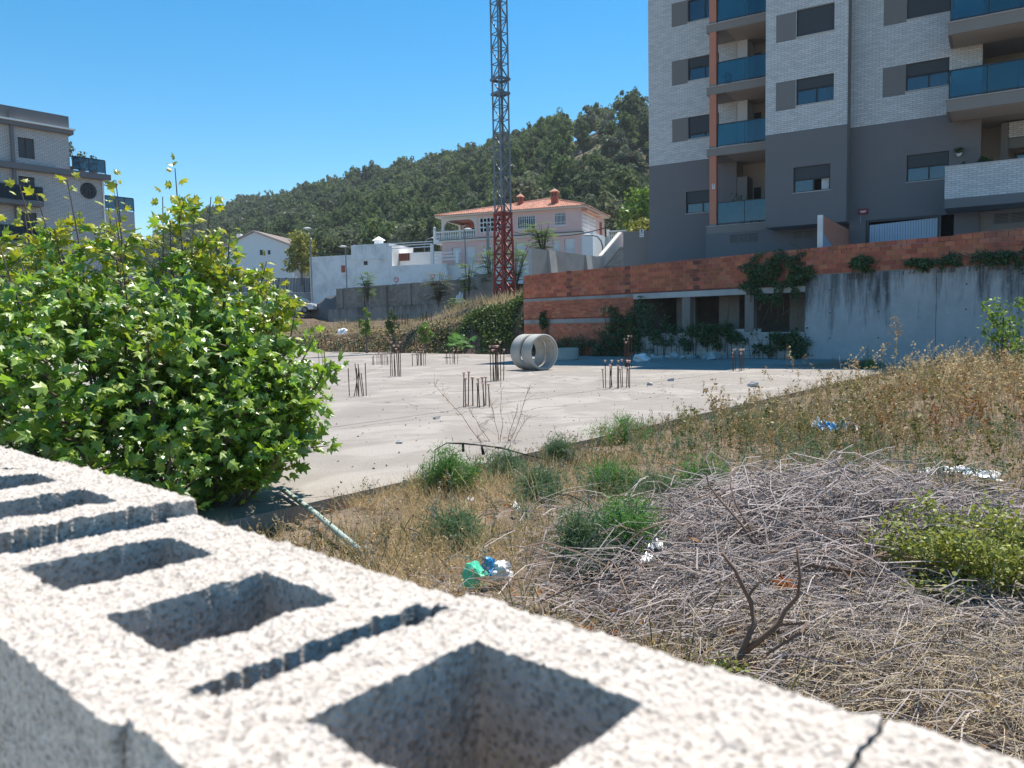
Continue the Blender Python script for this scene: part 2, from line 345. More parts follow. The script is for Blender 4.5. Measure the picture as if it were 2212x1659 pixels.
M['greymortar'] = pm('block_mortar', (0.22, 0.2, 0.18), 0.95, 0.2, 6, 0.4, 40, 0.006)
M['rust'] = pm('rusty_bar', (0.10, 0.052, 0.035), 0.85, 0.4, 12, 0.4, 120, 0.003, dark=(0.04, 0.025, 0.02), dscale=4, damt=0.7, space='obj')
M['cap'] = pm('bar_cap', (0.55, 0.36, 0.29), 0.7, 0.2, 20, 0, piece=0.3, hue=0.03)
M['crane_red'] = pm('red_crane_paint', (0.34, 0.035, 0.02), 0.5, 0.2, 4, 0.1, 30, 0.002, dark=(0.2, 0.03, 0.02), dscale=2, damt=0.5, spec=0.5)
M['crane_grey'] = pm('galvanised_steel', (0.20, 0.215, 0.235), 0.45, 0.2, 4, 0.1, 30, 0.002, spec=0.5, metal=0.3)
M['steel'] = pm('grey_steel', (0.24, 0.25, 0.26), 0.45, 0.1, 6, 0, spec=0.5, metal=0.4)
M['dark_iron'] = pm('dark_iron', (0.035, 0.035, 0.04), 0.6, 0.2, 6, 0, spec=0.4)
M['fence'] = pm('fence_metal', (0.06, 0.085, 0.11), 0.55, 0.15, 3, 0, spec=0.4)
M['bark'] = pm('grey_bark', (0.17, 0.135, 0.11), 0.95, 0.3, 8, 0.7, 40, 0.01, space='obj')
M['twig'] = pm('dry_twig', (0.36, 0.305, 0.28), 0.9, 0.2, 15, 0.2, 60, 0.003, piece=0.5, hue=0.012)
M['litter_shade_soil'] = pm('leaf_mould_painted_shade', (0.085, 0.062, 0.048), 0.95, 0.4, 6.0, 0.8, 25, 0.02, dark=(0.04, 0.03, 0.025), dscale=3, damt=0.7)  # leaf litter colour, darkened further to paint shade into gaps between the twigs
M['deadwood'] = pm('dead_branch', (0.20, 0.135, 0.10), 0.9, 0.35, 12, 0.6, 60, 0.005)
M['straw'] = leafm('dry_grass', (0.72, 0.59, 0.37), (0.54, 0.40, 0.22), 0.3, 0.35, 0.015, 0.02, (0.6, 0.45, 0.2))
M['brownweed'] = leafm('brown_weed', (0.36, 0.26, 0.145), (0.50, 0.40, 0.22), 0.25, 0.4, 0.02, 0.0, (0.4, 0.25, 0.1))
M['redweed'] = leafm('red_dock', (0.25, 0.095, 0.035), (0.32, 0.16, 0.06), 0.25, 0.4, 0.015, 0.0, (0.45, 0.2, 0.08))
M['oliveweed'] = leafm('olive_weed', (0.125, 0.13, 0.045), (0.20, 0.18, 0.07), 0.25, 0.35, 0.02, 0.02, (0.3, 0.3, 0.08))
M['greyweed'] = leafm('grey_weed', (0.33, 0.32, 0.26), (0.24, 0.23, 0.17), 0.2, 0.3, 0.02, 0.0, (0.3, 0.3, 0.2))
M['fennel'] = leafm('fennel_green', (0.08, 0.21, 0.05), (0.13, 0.27, 0.08), 0.35, 0.3, 0.02, 0.03, (0.25, 0.45, 0.1))
M['fennel_b'] = leafm('blue_green_frond', (0.10, 0.17, 0.095), (0.15, 0.21, 0.12), 0.3, 0.3, 0.02, 0.03, (0.25, 0.4, 0.15))
M['yshrub'] = leafm('yellow_green_leaf', (0.24, 0.28, 0.06), (0.34, 0.35, 0.10), 0.35, 0.35, 0.02, 0.06, (0.45, 0.5, 0.06))
M['plane'] = leafm('plane_leaf', (0.14, 0.28, 0.035), (0.32, 0.44, 0.05), 0.5, 0.4, 0.025, 0.16, (0.33, 0.55, 0.03), 0.42)
M['plane_y'] = leafm('young_plane_leaf', (0.30, 0.36, 0.03), (0.40, 0.40, 0.03), 0.45, 0.2, 0.02, 0.14, (0.6, 0.6, 0.03), 0.42)
M['pine'] = leafm('pine_needles', (0.115, 0.145, 0.085), (0.165, 0.19, 0.115), 0.38, 0.4, 0.025, 0.0, (0.16, 0.22, 0.07))
M['pine_l'] = leafm('light_pine_needles', (0.13, 0.175, 0.08), (0.18, 0.215, 0.105), 0.38, 0.4, 0.02, 0.0, (0.2, 0.28, 0.07))
M['oak'] = leafm('grey_green_leaf', (0.14, 0.155, 0.11), (0.19, 0.20, 0.14), 0.35, 0.35, 0.02, 0.02, (0.2, 0.25, 0.1))
M['broad'] = leafm('broad_leaf', (0.10, 0.19, 0.03), (0.17, 0.26, 0.045), 0.35, 0.35, 0.02, 0.08, (0.3, 0.45, 0.05))
M['broad_y'] = leafm('yellowish_leaf', (0.20, 0.22, 0.035), (0.28, 0.26, 0.05), 0.35, 0.3, 0.02, 0.06, (0.45, 0.45, 0.05))
M['ivy'] = leafm('ivy_leaf', (0.035, 0.075, 0.022), (0.06, 0.11, 0.03), 0.15, 0.4, 0.02, 0.08, (0.12, 0.2, 0.04))
M['bank_green'] = leafm('bank_creeper', (0.06, 0.105, 0.03), (0.12, 0.15, 0.045), 0.25, 0.4, 0.03, 0.04, (0.2, 0.3, 0.05))
M['rock'] = pm('hill_rock', (0.27, 0.235, 0.20), 0.95, 0.3, 0.35, 0.8, 1.5, 0.3, dark=(0.12, 0.105, 0.09), dscale=0.25, damt=0.8)
M['plastic_white'] = pm('white_plastic', (0.78, 0.78, 0.78), 0.35, 0.1, 8, 0.5, 14, 0.02, spec=0.5)
M['plastic_blue'] = pm('blue_plastic', (0.03, 0.30, 0.62), 0.35, 0.2, 8, 0.5, 14, 0.02, spec=0.5)
M['plastic_green'] = pm('green_plastic', (0.10, 0.62, 0.38), 0.35, 0.2, 8, 0.5, 14, 0.02, spec=0.5)
M['char'] = pm('charred_wood', (0.018, 0.016, 0.018), 0.8, 0.4, 20, 0.6, 60, 0.01)
M['pole'] = pm('pale_green_pole', (0.42, 0.50, 0.44), 0.6, 0.15, 10, 0.2, 40, 0.003)
M['alarm'] = pm('alarm_red', (0.35, 0.03, 0.04), 0.5, 0.1, 4, 0)
M['ink'] = pm('sign_ink', (0.03, 0.03, 0.035), 0.6, 0.05, 4, 0)
M['sign_red'] = pm('sign_red', (0.5, 0.03, 0.03), 0.5, 0.05, 4, 0)
M['sign_white'] = pm('sign_white', (0.8, 0.8, 0.8), 0.5, 0.03, 4, 0)
M['tyre'] = pm('tyre_rubber', (0.02, 0.02, 0.022), 0.8, 0.1, 4, 0)
M['car_white'] = pm('white_car_paint', (0.72, 0.73, 0.74), 0.3, 0.02, 2, 0, spec=0.5, coat=0.8)
M['car_silver'] = pm('silver_car_paint', (0.42, 0.46, 0.48), 0.3, 0.02, 2, 0, spec=0.5, coat=0.8, metal=0.4)
M['car_glass'] = pm('car_glass', (0.03, 0.05, 0.06), 0.08, 0.1, 2, 0, spec=0.8)
# ================================================================ THE SETTING
WF = Frame((10.67, 28.68, 0), (math.sin(rad(43 + 0)) * 0 + math.sin(rad(47)), -math.cos(rad(47)), 0))   # line of the retaining walls: u right, w towards the street
def TS(t, s, z=0.0): return WF.P(-t, -s, z)
def sm(a, b, x):
    k = min(1, max(0, (x - a) / (b - a))); return k * k * (3 - 2 * k)
def fbm(x, y, sc, oct=4):
    return mnoise.fractal(Vector((x * sc, y * sc, 3.7)), 0.9, 2.1, oct)
def heightfield(name, xs, ys, fn, mat, smooth=True):
    V = np.array([fn(x, y) for y in ys for x in xs], dtype=float); nx, ny = len(xs), len(ys)
    i = np.arange((nx - 1) * (ny - 1)); r, c = i // (nx - 1), i % (nx - 1); a = r * nx + c
    F = np.stack([a, a + 1, a + nx + 1, a + nx], axis=1)
    return obj(name, np_mesh(name, V, F, mat, smooth))
# the ground sheet out to the horizon
g = MB(); g.quad((-3000, -3000, -0.6), (3000, -3000, -0.6), (3000, 3000, -0.6), (-3000, 3000, -0.6))
struct(g.build('ground', M['terrain']), 'dry ground stretching away under and around the building plot')
E_DIR = Vector((math.sin(rad(38.9)), math.cos(rad(38.9)), 0)); E_N = Vector((E_DIR.y, -E_DIR.x, 0))      # slab edge and the way out into the weeds
E0 = Vector((-1.69, 6.52, 0))
def lot_z(x, y):
    d = (Vector((x, y, 0)) - E0).dot(E_N)
    z = -0.085 + 0.05 * fbm(x, y, 0.9) + 0.03 * fbm(x, y, 3.0)
    if d < 0.12: z = min(z, -0.07) - 0.25 * sm(0.1, -0.3, d)
    z += 0.10 * sm(2, 8, d) * sm(3, 9, y)
    return z
struct(heightfield('weed_plot', list(np.arange(-14, 30, 0.3)), list(np.arange(-3, 40, 0.3)), lambda x, y: (x, y, lot_z(x, y)), M['lot']),
       'rough brown soil strip overgrown with dry weeds beside the slab')
# the cast slab, poured in two bays with an open joint between them
JP = Vector((-2.42, 11.8, 0)); J_DIR = Vector((math.sin(rad(39.4)), math.cos(rad(39.4)), 0)); J_N = Vector((-J_DIR.y, J_DIR.x, 0))
A0, A1 = E0 - E_DIR * 16, E0 + E_DIR * 19.4
B0, B1 = JP - J_DIR * 18, JP + J_DIR * 16.5
cA = [A0, A1, B1 - J_N * 0.012, B0 - J_N * 0.012]
W1, W2 = WF.P(2.4, 0.0, 0), WF.P(-40, 0.0, 0)
cB = [B0 + J_N * 0.012, B1 + J_N * 0.012, W1, W2, Vector((-34, 40, 0)), Vector((-26, 10, 0))]
def slab(poly, label):
    m = MB()
    n = len(poly); m.prism([(p.x, p.y) for p in poly], -0.34, 0.0)
    return struct(m.build('concrete_slab', M['slab']), label)
slab(cA, 'nearer bay of the pale concrete foundation slab, beside the weeds')
slab(cB, 'farther bay of the pale concrete foundation slab, below the walls')
# earth bank, weedy terrace and mound left of the brick wall
def h1(t):
    return float(np.interp(t, [12, 13.75, 16.7, 19.5, 22, 26, 40, 80], [3.1, 2.9, 2.2, 1.8, 1.45, 1.1, 1.05, 1.2]))
def bank(t, s):
    top = h1(t); lumps = 0.10 * fbm(t, s, 0.8) + 0.05 * fbm(t, s * 1.3, 3.1)
    k = sm(-0.3, 1.7 + 0.5 * fbm(t, 0, 0.5), s); z = top * k - 0.25 * (1 - k) * sm(0.2, -0.5, s)
    ter = float(np.interp(t, [13, 20, 25, 30, 46, 52, 90], [3.3, 3.2, 2.9, 1.95, 1.9, 2.6, 2.9]))
    z = z + (ter - top) * sm(1.6, 9.0, s) if s > 1.6 else z
    return TS(t, s, z + lumps * k)
struct(heightfield('earth_bank', list(np.arange(13.78, 92, 0.32)), list(np.arange(-0.6, 3.2, 0.16)) + list(np.arange(3.2, 14.4, 0.5)), bank, M['soil']),
       'brown earth bank and weedy terrace behind the slab')
# the upper street and the ground the houses stand on
def upper(t, s):
    z = 4.35 + (2.9 - 4.35) * sm(47.5, 53, t) * (1 - sm(16, 27, s)); z += 0.9 * sm(16, 30, s)
    return TS(t, s, z if s > 12.28 else 1.2)
struct(heightfield('street', list(np.arange(26.2, 170, 1.6)), [12.27] + list(np.arange(12.3, 24, 1.0)) + list(np.arange(24, 36, 2.0)), upper, M['road']),
       'asphalt street behind the grey block wall')
struct(heightfield('house_ground', list(np.arange(-60, 260, 6)), list(np.arange(33, 130, 5)), lambda t, s: TS(t, s, 5.1 + 3.2 * sm(50, 120, s)), M['terrain']),
       'dry ground the white and pink houses stand on')
struct(heightfield('building_forecourt', list(np.arange(-30, 13.8, 1.2)), list(np.arange(0.32, 33, 1.5)), lambda t, s: TS(t, s, 3.35), M['pale_concrete']),
       'paved strip between the brick wall and the apartment block')
# ---------------------------------------------------------------- wooded hill
RIDGE = [(-500, 640, 600), (-100, 610, 560), (100, 585, 545), (310, 545, 520), (425, 470, 500), (520, 440, 480), (600, 430, 455), (680, 408, 430), (760, 390, 405), (860, 362, 370),
         (960, 337, 340), (1050, 318, 310), (1120, 288, 280), (1200, 258, 258), (1290, 222, 240), (1405, 203, 230), (1600, 190, 215), (2000, 190, 200), (2500, 210, 190)]
_rid = [hit_y(x, y, Y) - Vector((0, 0, 9.0)) for x, y, Y in RIDGE]
_bas = [Vector(((x - 1106) / 1703 * b, b, 7.0)) for (x, y, Y), b in zip(RIDGE, np.linspace(190, 98, len(RIDGE)))]
def hill_pt(a, k):
    """a along the ridge (0..n-1), k from the foot (0) to the ridge (1) and over it (1..1.3)"""
    i = min(int(a), len(_rid) - 2); f = a - i
    r = _rid[i].lerp(_rid[i + 1], f); b = _bas[i].lerp(_bas[i + 1], f)
    p = b.lerp(r, min(k, 1)) if k <= 1 else r + (r - b).normalized() * (k - 1) * 150
    z = b.z + (r.z - b.z) * (math.sin(min(k, 1) * math.pi / 2) * 0.45 + min(k, 1) * 0.55) if k <= 1 else r.z - 110 * (k - 1) ** 1.5 * 2
    z += 2.6 * fbm(p.x, p.y, 0.022) * min(1, 4 * k * max(0.0, 1.2 - k))
    return Vector((p.x, p.y, z))
ka = np.linspace(0, len(_rid) - 1.001, 150); kk = np.concatenate([np.linspace(0, 1, 40), np.linspace(1.05, 1.35, 7)])
M['hill'] = pm('hill_ground', (0.12, 0.10, 0.065), 0.95, 0.35, 0.12, 0.5, 1.2, 0.3, dark=(0.045, 0.05, 0.025), dscale=0.05, damt=0.8)
hm = heightfield('hill', list(ka), list(kk), lambda a, k: hill_pt(a, k), M['hill'])
struct(hm, 'long hillside rising to the right behind the houses')
def to_px(P):
    v = Vector(P) - CAMP; Z = v.dot(_F); return 1106 + 1703 * v.dot(CR) / Z, 829.5 - 1703 * v.dot(CU) / Z, Z
# ---------------------------------------------------------------- crowns
def crown_tris(rng, nclump, per, rx, rz, size, clump=0.28, zc=0.0, gap=0.3, flat=1.0, shell=0.35):
    """leaf-sized triangles in clumps through an uneven crown"""
    V = []
    d = rand_dirs(nclump, 0.15, 1.0, rng); r = rng.uniform(shell, 1.0, nclump) ** 0.6
    ctr = d * r[:, None] * np.array([rx, rx, rz]) * rng.uniform(0.8, 1.12, (nclump, 1)); ctr[:, 2] += zc
    cr = clump * rx * rng.uniform(0.6, 1.35, nclump)
    n = nclump * per; ci = np.repeat(np.arange(nclump), per)
    o = rand_dirs(n, 0.25, 1.0, rng) * (rng.uniform(0.35, 1, n) ** 0.5 * cr[ci])[:, None]; o[:, 2] *= flat
    P = ctr[ci] + o
    Dn = o / np.linalg.norm(o, axis=1, keepdims=True) + 0.8 * rand_dirs(n, 0.2, 1.0, rng)
    Mx = frames(Dn, rng.uniform(0, 6.28, n)) * (size * rng.uniform(0.6, 1.4, n))[:, None, None]
    T = np.array([[-0.5, -0.4, 0], [0.5, -0.4, 0.08], [0.05, 0.62, 0]])
    return scatter(T, [[0, 1, 2]], Mx, P)
PINES = []
for i in range(7):
    rng = np.random.default_rng(100 + i); tall = [1.0, 1.25, 0.8, 1.1, 1.35, 0.95, 1.2][i]
    V, F = crown_tris(rng, 50, 46, 2.5, 3.4 * tall, 0.42, 0.27, 5.3 * tall, shell=0.25); V[:, :2] *= np.clip(1.28 - 0.085 * np.maximum(V[:, 2:3] - 2.5, 0) / tall, 0.3, 1.3)
    me = np_mesh('pine_crown', V, F, M['pine_l'] if i in (1, 4) else (M['oak'] if i == 2 else M['pine']))
    tb = MB().tube([(0, 0, -1), (0.1, 0.05, 2.5 * tall), (-0.05, 0.1, 6.5 * tall)], [0.24, 0.17, 0.05], 6)
    for k in range(5):
        a = k * 2.4 + i; z0 = (2.2 + 0.9 * k) * tall; tb.tube([(0, 0, z0), (math.cos(a) * 1.3, math.sin(a) * 1.3, z0 + 0.9)], [0.08, 0.02], 4)
    PINES.append((me, tb.mesh('pine_trunk', M['bark'])))
cand = []
rng = np.random.default_rng(5)
for a in np.arange(0.6, len(_rid) - 2.2, 0.011):
    pass
k = 0.0
while k < 1.03:
    a = 2.3
    row = []
    while a < len(_rid) - 2.6:
        i = int(a); L = (hill_pt(i + 1, k) - hill_pt(i, k)).length; p0 = hill_pt(a, k)
        stepm = 5.0 + 2.2 * max(0, (p0.y - 120) / 300)
        aa, kk_ = a + rng.normal() * 0.35 * stepm / L, k + rng.normal() * 0.009
        p = hill_pt(max(0, aa), max(0, kk_)); x, y, Z = to_px(p)
        rocky = 1215 < x < 1425 and y > 262 + (1405 - x) * 0.22 and y - 10 * 1703 / Z < 338 + (1405 - x) * 0.03
        if not (rocky and rng.random() < 0.86): cand.append((p, Z, x, y, rng.random(), kk_))
        a += stepm / L * rng.uniform(0.7, 1.3)
    i = 10; k += (5.0 + 1.8 * k) / (_rid[i] - _bas[i]).length
vis = [c for c in cand if -40 < c[2] < 1500 and c[3] < 640]
vis.sort(key=lambda c: c[1])
near = [c for c in vis if 380 < c[2] < 1440][:300]; nid = set(id(c) for c in near)
rest = [c for c in vis if id(c) not in nid]
for c in near:
    p, Z, x, y, r, kk_ = c; v = int(r * 997) % 7; me, tm = PINES[v]; s = 0.72 + 0.52 * ((r * 53.7) % 1)
    t = empty('pine_tree', p, r * 40); t.scale = (s * 1.05, s * 1.05, s)
    obj('crown', me, t); obj('trunk', tm, t)
    zone = 'above the gabled house' if x < 690 else 'above the low white house' if x < 930 else 'above the terrace of the pink house' if x < 1070 else 'above the red chimneys' if x < 1250 else 'beside the apartment block'
    row_ = 'at the foot of the hillside' if kk_ < .07 else 'low on the hillside' if kk_ < .16 else 'part way up the hillside' if kk_ < .3 else 'high on the hillside'
    kd, gp_ = (('grey green oak', 'grey green trees on the hillside') if v == 2 else ('light green pine', 'light green pines on the hillside') if v in (1, 4) else ('dark green pine', 'dark green pines on the hillside'))
    tag(t, f'{kd} {row_} {zone}', 'tree', gp_)
LOW = []
for i in range(6):
    rg = np.random.default_rng(300 + i)
    V, F = crown_tris(rg, 28, 17, 2.5, 3.3 + 0.5 * (i % 3), 0.68, 0.29, 4.9, shell=0.25); V[:, :2] *= np.clip(1.28 - 0.085 * np.maximum(V[:, 2:3] - 2.5, 0), 0.3, 1.3); LOW.append((V, F))
for grp, mt in ((0, 'pine'), (1, 'pine_l'), (2, 'oak')):
    VV, FF, off = [], [], 0
    for c in rest:
        p, Z, x, y, r, kk_ = c
        if (int(r * 991) % 6 in ((0, 1, 2), (3, 4), (5,))[grp]):
            V, F = LOW[int(r * 613) % 6]; s = 0.7 + 0.55 * ((r * 71.3) % 1); a = r * 50; ca, sa = math.cos(a) * s, math.sin(a) * s
            VV.append(V @ np.array([[ca, sa, 0], [-sa, ca, 0], [0, 0, s]]) + np.array(p)); FF.append(F + off); off += len(V)
    if VV:
        o = obj('pine_wood', np_mesh('pine_wood', np.concatenate(VV), np.concatenate(FF), M[mt]))
        tag(o, ['far dark pine wood covering the hill up to the ridge', 'far light green pines scattered through the wood on the hill', 'far grey green trees scattered through the wood on the hill'][grp], 'wood', kind='stuff')
# rocks of the bare patch under the ridge
rk = MB(); import bmesh
def boulder(seed, r, sq=(1, 1, 0.7), sub=2):
    bm = bmesh.new(); bmesh.ops.create_icosphere(bm, subdivisions=sub, radius=r)
    for v in bm.verts:
        n = mnoise.noise(v.co / r * 1.3 + Vector((seed * 3.1, 0, 0))) * 0.45 + mnoise.noise(v.co / r * 3 + Vector((0, seed, 0))) * 0.18
        v.co *= 1 + n; v.co = Vector((v.co.x * sq[0], v.co.y * sq[1], v.co.z * sq[2]))
    me = bpy.data.meshes.new('rock'); bm.to_mesh(me); bm.free(); return me
RK = [boulder(i, 1.0, (1.4, 1, 0.7)) for i in range(4)]
for m_ in RK: m_.materials.append(M['rock'])
rg = np.random.default_rng(77); nrock = 0
for x, y in [(1265, 322), (1290, 308), (1312, 300), (1335, 288), (1352, 280), (1372, 276), (1390, 272), (1400, 285), (1380, 296), (1345, 305), (1320, 318), (1300, 330), (1280, 340), (1362, 318), (1392, 310), (1335, 332), (1250, 335), (1310, 345)]:
    best = None
    for a in np.arange(12.5, 15.6, 0.06):
        for k in np.arange(0.3, 1.0, 0.02):
            p = hill_pt(a, k); X, Y_, Z = to_px(p); dd = (X - x) ** 2 + (Y_ - y) ** 2
            if best is None or dd < best[0]: best = (dd, p)
    s = rg.uniform(1.1, 2.5); o = obj('rock', RK[nrock % 4]); o.location = best[1]; o.scale = (s * 1.3, s, s); o.rotation_euler = (rg.normal() * .2, rg.normal() * .2, rg.uniform(0, 6)); nrock += 1
    tag(o, 'weathered grey brown rock in the bare patch below the ridge', 'rock', 'rocks in the bare patch on the hill')
# ================================================================ BRICKWORK
def subtract(iv, cuts):
    out = [iv]
    for a, b in cuts:
        nx = []
        for x, y in out:
            if b <= x or a >= y: nx.append((x, y))
            else:
                if a > x: nx.append((x, a))
                if b < y: nx.append((b, y))
        out = nx
    return out
def lay_bricks(fr, wd, u0, u1, z0, z1, bl, bh, jt, holes=(), top=None, rng=None, jitter=0.0):
    """courses of a running bond as (u0,u1,z0,z1,w) with the openings left free"""
    rng = rng or RNG; res = []; z = z0; row = 0
    while z < z1 - bh * 0.4:
        zt = min(z + bh, z1)
        cuts = [(h[0], h[1]) for h in holes if min(zt, h[3]) - max(z, h[2]) > 0.3 * (zt - z)]
        for a, b in subtract((u0, u1), cuts):
            k = math.floor((a - (bl + jt) * 0.5 * (row % 2)) / (bl + jt)); x = k * (bl + jt) + (bl + jt) * 0.5 * (row % 2)
            while x < b:
                p, q = max(x, a), min(x + bl, b)
                if q - p > 0.02:
                    zz = zt if top is None else min(zt, top((p + q) / 2))
                    if zz - z > 0.02: res.append((p, q, z, zz, wd + rng.normal() * jitter))
                x += bl + jt
        z += bh + jt; row += 1
    return res
BOX_F = np.array([[0, 1, 5, 4], [1, 2, 6, 5], [3, 0, 4, 7], [4, 5, 6, 7], [0, 3, 2, 1]])   # front, right, left, top, bottom (open at the back)
def brick_mesh(fr, bricks, dep, name, mat):
    B = np.array(bricks); n = len(B); u = np.array(fr.u); nn = np.array(fr.n); O = np.array(fr.O); zz = np.array([0, 0, 1.0])
    V = np.zeros((n, 8, 3))
    for i, (ui, wi, zi) in enumerate([(0, 1, 2), (1, 1, 2), (1, 0, 2), (0, 0, 2), (0, 1, 3), (1, 1, 3), (1, 0, 3), (0, 0, 3)]):
        wv = B[:, 4] - (0 if wi else dep)
        V[:, i] = O + B[:, ui][:, None] * u + wv[:, None] * nn + B[:, zi][:, None] * zz
    F = BOX_F[None] + (np.arange(n) * 8)[:, None, None]
    return np_mesh(name, V.reshape(-1, 3), F.reshape(-1, 4), mat)
UNIT = {}
def unit_brick(mat):
    if mat.name not in UNIT: UNIT[mat.name] = MB().box((0, 0, 0), (1, 1, 1)).mesh('brick', mat)
    return UNIT[mat.name]
def brick_part(fr, bricks, dep, mat, parent, nsingle=0, key=None, name='brick', bulk='brick_courses'):
    """the bricks that show largest as pieces of their own, the rest as one part"""
    bs = sorted(bricks, key=key or (lambda b: -b[0])); one, many = bs[:nsingle], bs[nsingle:]
    if many:
        o = obj(bulk, brick_mesh(fr, many, dep, bulk, mat), parent); o['kind'] = 'stuff'
    me = unit_brick(mat); R = fr.rot.to_4x4()
    for b in one:
        o = bpy.data.objects.new(name, me); COL.objects.link(o); o.parent = parent
        c = fr.P((b[0] + b[1]) / 2, b[4] - dep / 2, (b[2] + b[3]) / 2)
        o.matrix_local = Matrix.Translation(c) @ R @ Matrix.Diagonal((b[1] - b[0], dep, b[3] - b[2], 1))
def wall_holes(mb, fr, wd, u0, u1, z0, z1, holes, dep=0.22):
    us = sorted({u0, u1, *[min(max(h[i], u0), u1) for h in holes for i in (0, 1)]}); zs = sorted({z0, z1, *[min(max(h[i], z0), z1) for h in holes for i in (2, 3)]})
    for a, b in zip(us, us[1:]):
        for c, d in zip(zs, zs[1:]):
            if b - a < 1e-4 or d - c < 1e-4: continue
            if any(h[0] - 1e-5 <= a and b <= h[1] + 1e-5 and h[2] - 1e-5 <= c and d <= h[3] + 1e-5 for h in holes): continue
            fr.q(mb, wd, a, b, c, d)
    for h in holes:
        a, b, c, d = h[:4]; P = fr.P
        mb.quad(P(a, wd, c), P(b, wd, c), P(b, wd - dep, c), P(a, wd - dep, c)); mb.quad(P(a, wd, d), P(a, wd - dep, d), P(b, wd - dep, d), P(b, wd, d))
        mb.quad(P(a, wd, c), P(a, wd - dep, c), P(a, wd - dep, d), P(a, wd, d)); mb.quad(P(b, wd, c), P(b, wd, d), P(b, wd - dep, d), P(b, wd - dep, c))
    return mb

# ---------------------------------------------------------------- cast concrete retaining wall
M['stain'] = stainm('stained_concrete', (0.45, 0.45, 0.455), 3.0, (0.075, 0.077, 0.08), 2.9, tuple(WF.u)[:2], 0.92, 1.5, 0.03)
rw = empty('retaining_wall', WF.P(3, 0, 0)); tag(rw, 'tall grey cast concrete retaining wall with dark rain streaks below the brick wall', 'wall')
def kid(o, root): o.matrix_parent_inverse = root.matrix_basis.inverted(); return o
def part(mb, name, mat, root, **k):
    o = mb.build(name, mat, root, **k); o.matrix_parent_inverse = Matrix.Translation(-root.location) if root.rotation_euler.z == 0 else root.matrix_basis.inverted(); return o
for a, b in ((0.0, 4.32), (4.335, 9.0), (9.015, 16)):
    m = MB(); WF.box(m, a, b, -0.3, 0.0, -0.6, 3.0); o = part(m, 'wall_panel', M['stain'], rw)
tie = MB()
for u in (0.9, 2.55, 5.2, 6.9):
    for z in (0.75, 1.65, 2.45): WF.box(tie, u - 0.022, u + 0.022, -0.02, 0.004, z - 0.022, z + 0.022)
part(tie, 'tie_hole', M['dark_iron'], rw)
# ---------------------------------------------------------------- long red brick wall with the openings
bw = empty('brick_wall', WF.P(-6, 0, 0)); tag(bw, 'long unfinished red brick wall with open bays at the back of the plot', 'wall')
def top_z(u): return 3.78 + 0.0137 * (u + 13.7)
core = MB(); WF.box(core, -13.72, -7.42, -0.28, -0.012, -0.3, 3.74); WF.box(core, -7.42, 14, -0.28, -0.012, 2.70, 3.74)
part(core, 'mortar', M['redmortar'], bw)
rg = np.random.default_rng(21)
# upright bricks with their open ends turned outwards, in the bond lines and above the bands
holl = []
for u in (-11.05, -7.85, -4.55, -0.25):
    for i in range(4):
        z = 2.72 + (2 * i + 0) * 0.162; holl.append((u, u + 0.27, z, z + 0.148, -0.004))
big = lay_bricks(WF, 0.0, -13.72, 14, 2.72, 4.2, 0.31, 0.148, 0.014, top=top_z, rng=rg, jitter=0.002, holes=[(-13.72, -7.42, 2.0, 2.76), (0, 14, 2.0, 3.02)] + [(h[0] - .012, h[1] + .012, h[2], h[3]) for h in holl])
small = lay_bricks(WF, 0.0, -13.72, -7.42, 1.74, 2.52, 0.235, 0.078, 0.014, rng=rg, jitter=0.003)
small += lay_bricks(WF, 0.0, -13.72, -7.42, -0.2, 1.48, 0.235, 0.082, 0.015, rng=rg, jitter=0.003)
small = [b for b in small if b[2] > 0.25 or b[0] < -9]
row = [(x, x + 0.225, 2.655, 2.735, -0.004) for x in np.arange(-13.7, 0.0, 0.24)] + [(x, x + 0.225, 1.665, 1.735, -0.004) for x in np.arange(-13.7, -7.6, 0.24)]
def shown(b):
    x, y, Z = to_px(WF.P((b[0] + b[1]) / 2, 0, (b[2] + b[3]) / 2)); return Z / ((b[1] - b[0]) * (b[3] - b[2]) * 40) if -20 < x < 2240 else 1e9
brick_part(WF, big + small, 0.05, M['redbrick'], bw, 0)
bw_kids = list(bw.children)
for o in bw_kids:
    if o.name.startswith('brick_courses'): bpy.data.objects.remove(o)
def brick_part_at(fr, bricks, dep, mat, root, nsingle, key, name='brick', bulk='brick_courses'):
    before = set(root.children); brick_part(fr, bricks, dep, mat, root, nsingle, key, name, bulk)
    for o in root.children:
        if o not in before: o.matrix_parent_inverse = Matrix.Translation(-root.location)
brick_part_at(WF, big + small, 0.05, M['redbrick'], bw, 270, shown)
M['darkbrick'] = pm('brick_end', (0.27, 0.085, 0.055), 0.9, 0.2, 9, 0.2, 60, 0.004, piece=0.25)
brick_part_at(WF, holl + row, 0.05, M['darkbrick'], bw, 30, shown, 'hollow_brick', 'hollow_brick_row')
cellm = MB()
for h in holl + [r for r in row if r[0] > -7.5]:
    nx = 5 if h[3] - h[2] > 0.1 else 5; nz = 3 if h[3] - h[2] > 0.1 else 2; du = (h[1] - h[0]) / nx; dz = (h[3] - h[2]) / nz
    for i in range(nx):
        for j in range(nz): WF.box(cellm, h[0] + (i + 0.2) * du, h[0] + (i + 0.8) * du, h[4] - 0.02, h[4] + 0.001, h[2] + (j + 0.2) * dz, h[2] + (j + 0.8) * dz)
o = part(cellm, 'brick_cells', M['dark_iron'], bw); o['kind'] = 'stuff'
for z0, z1, a, b in ((2.525, 2.65, -13.72, -7.42), (1.49, 1.66, -13.72, -8.0)):
    m = MB(); WF.box(m, a, b, -0.2, 0.004, z0, z1); part(m, 'concrete_band', M['concrete'], bw)
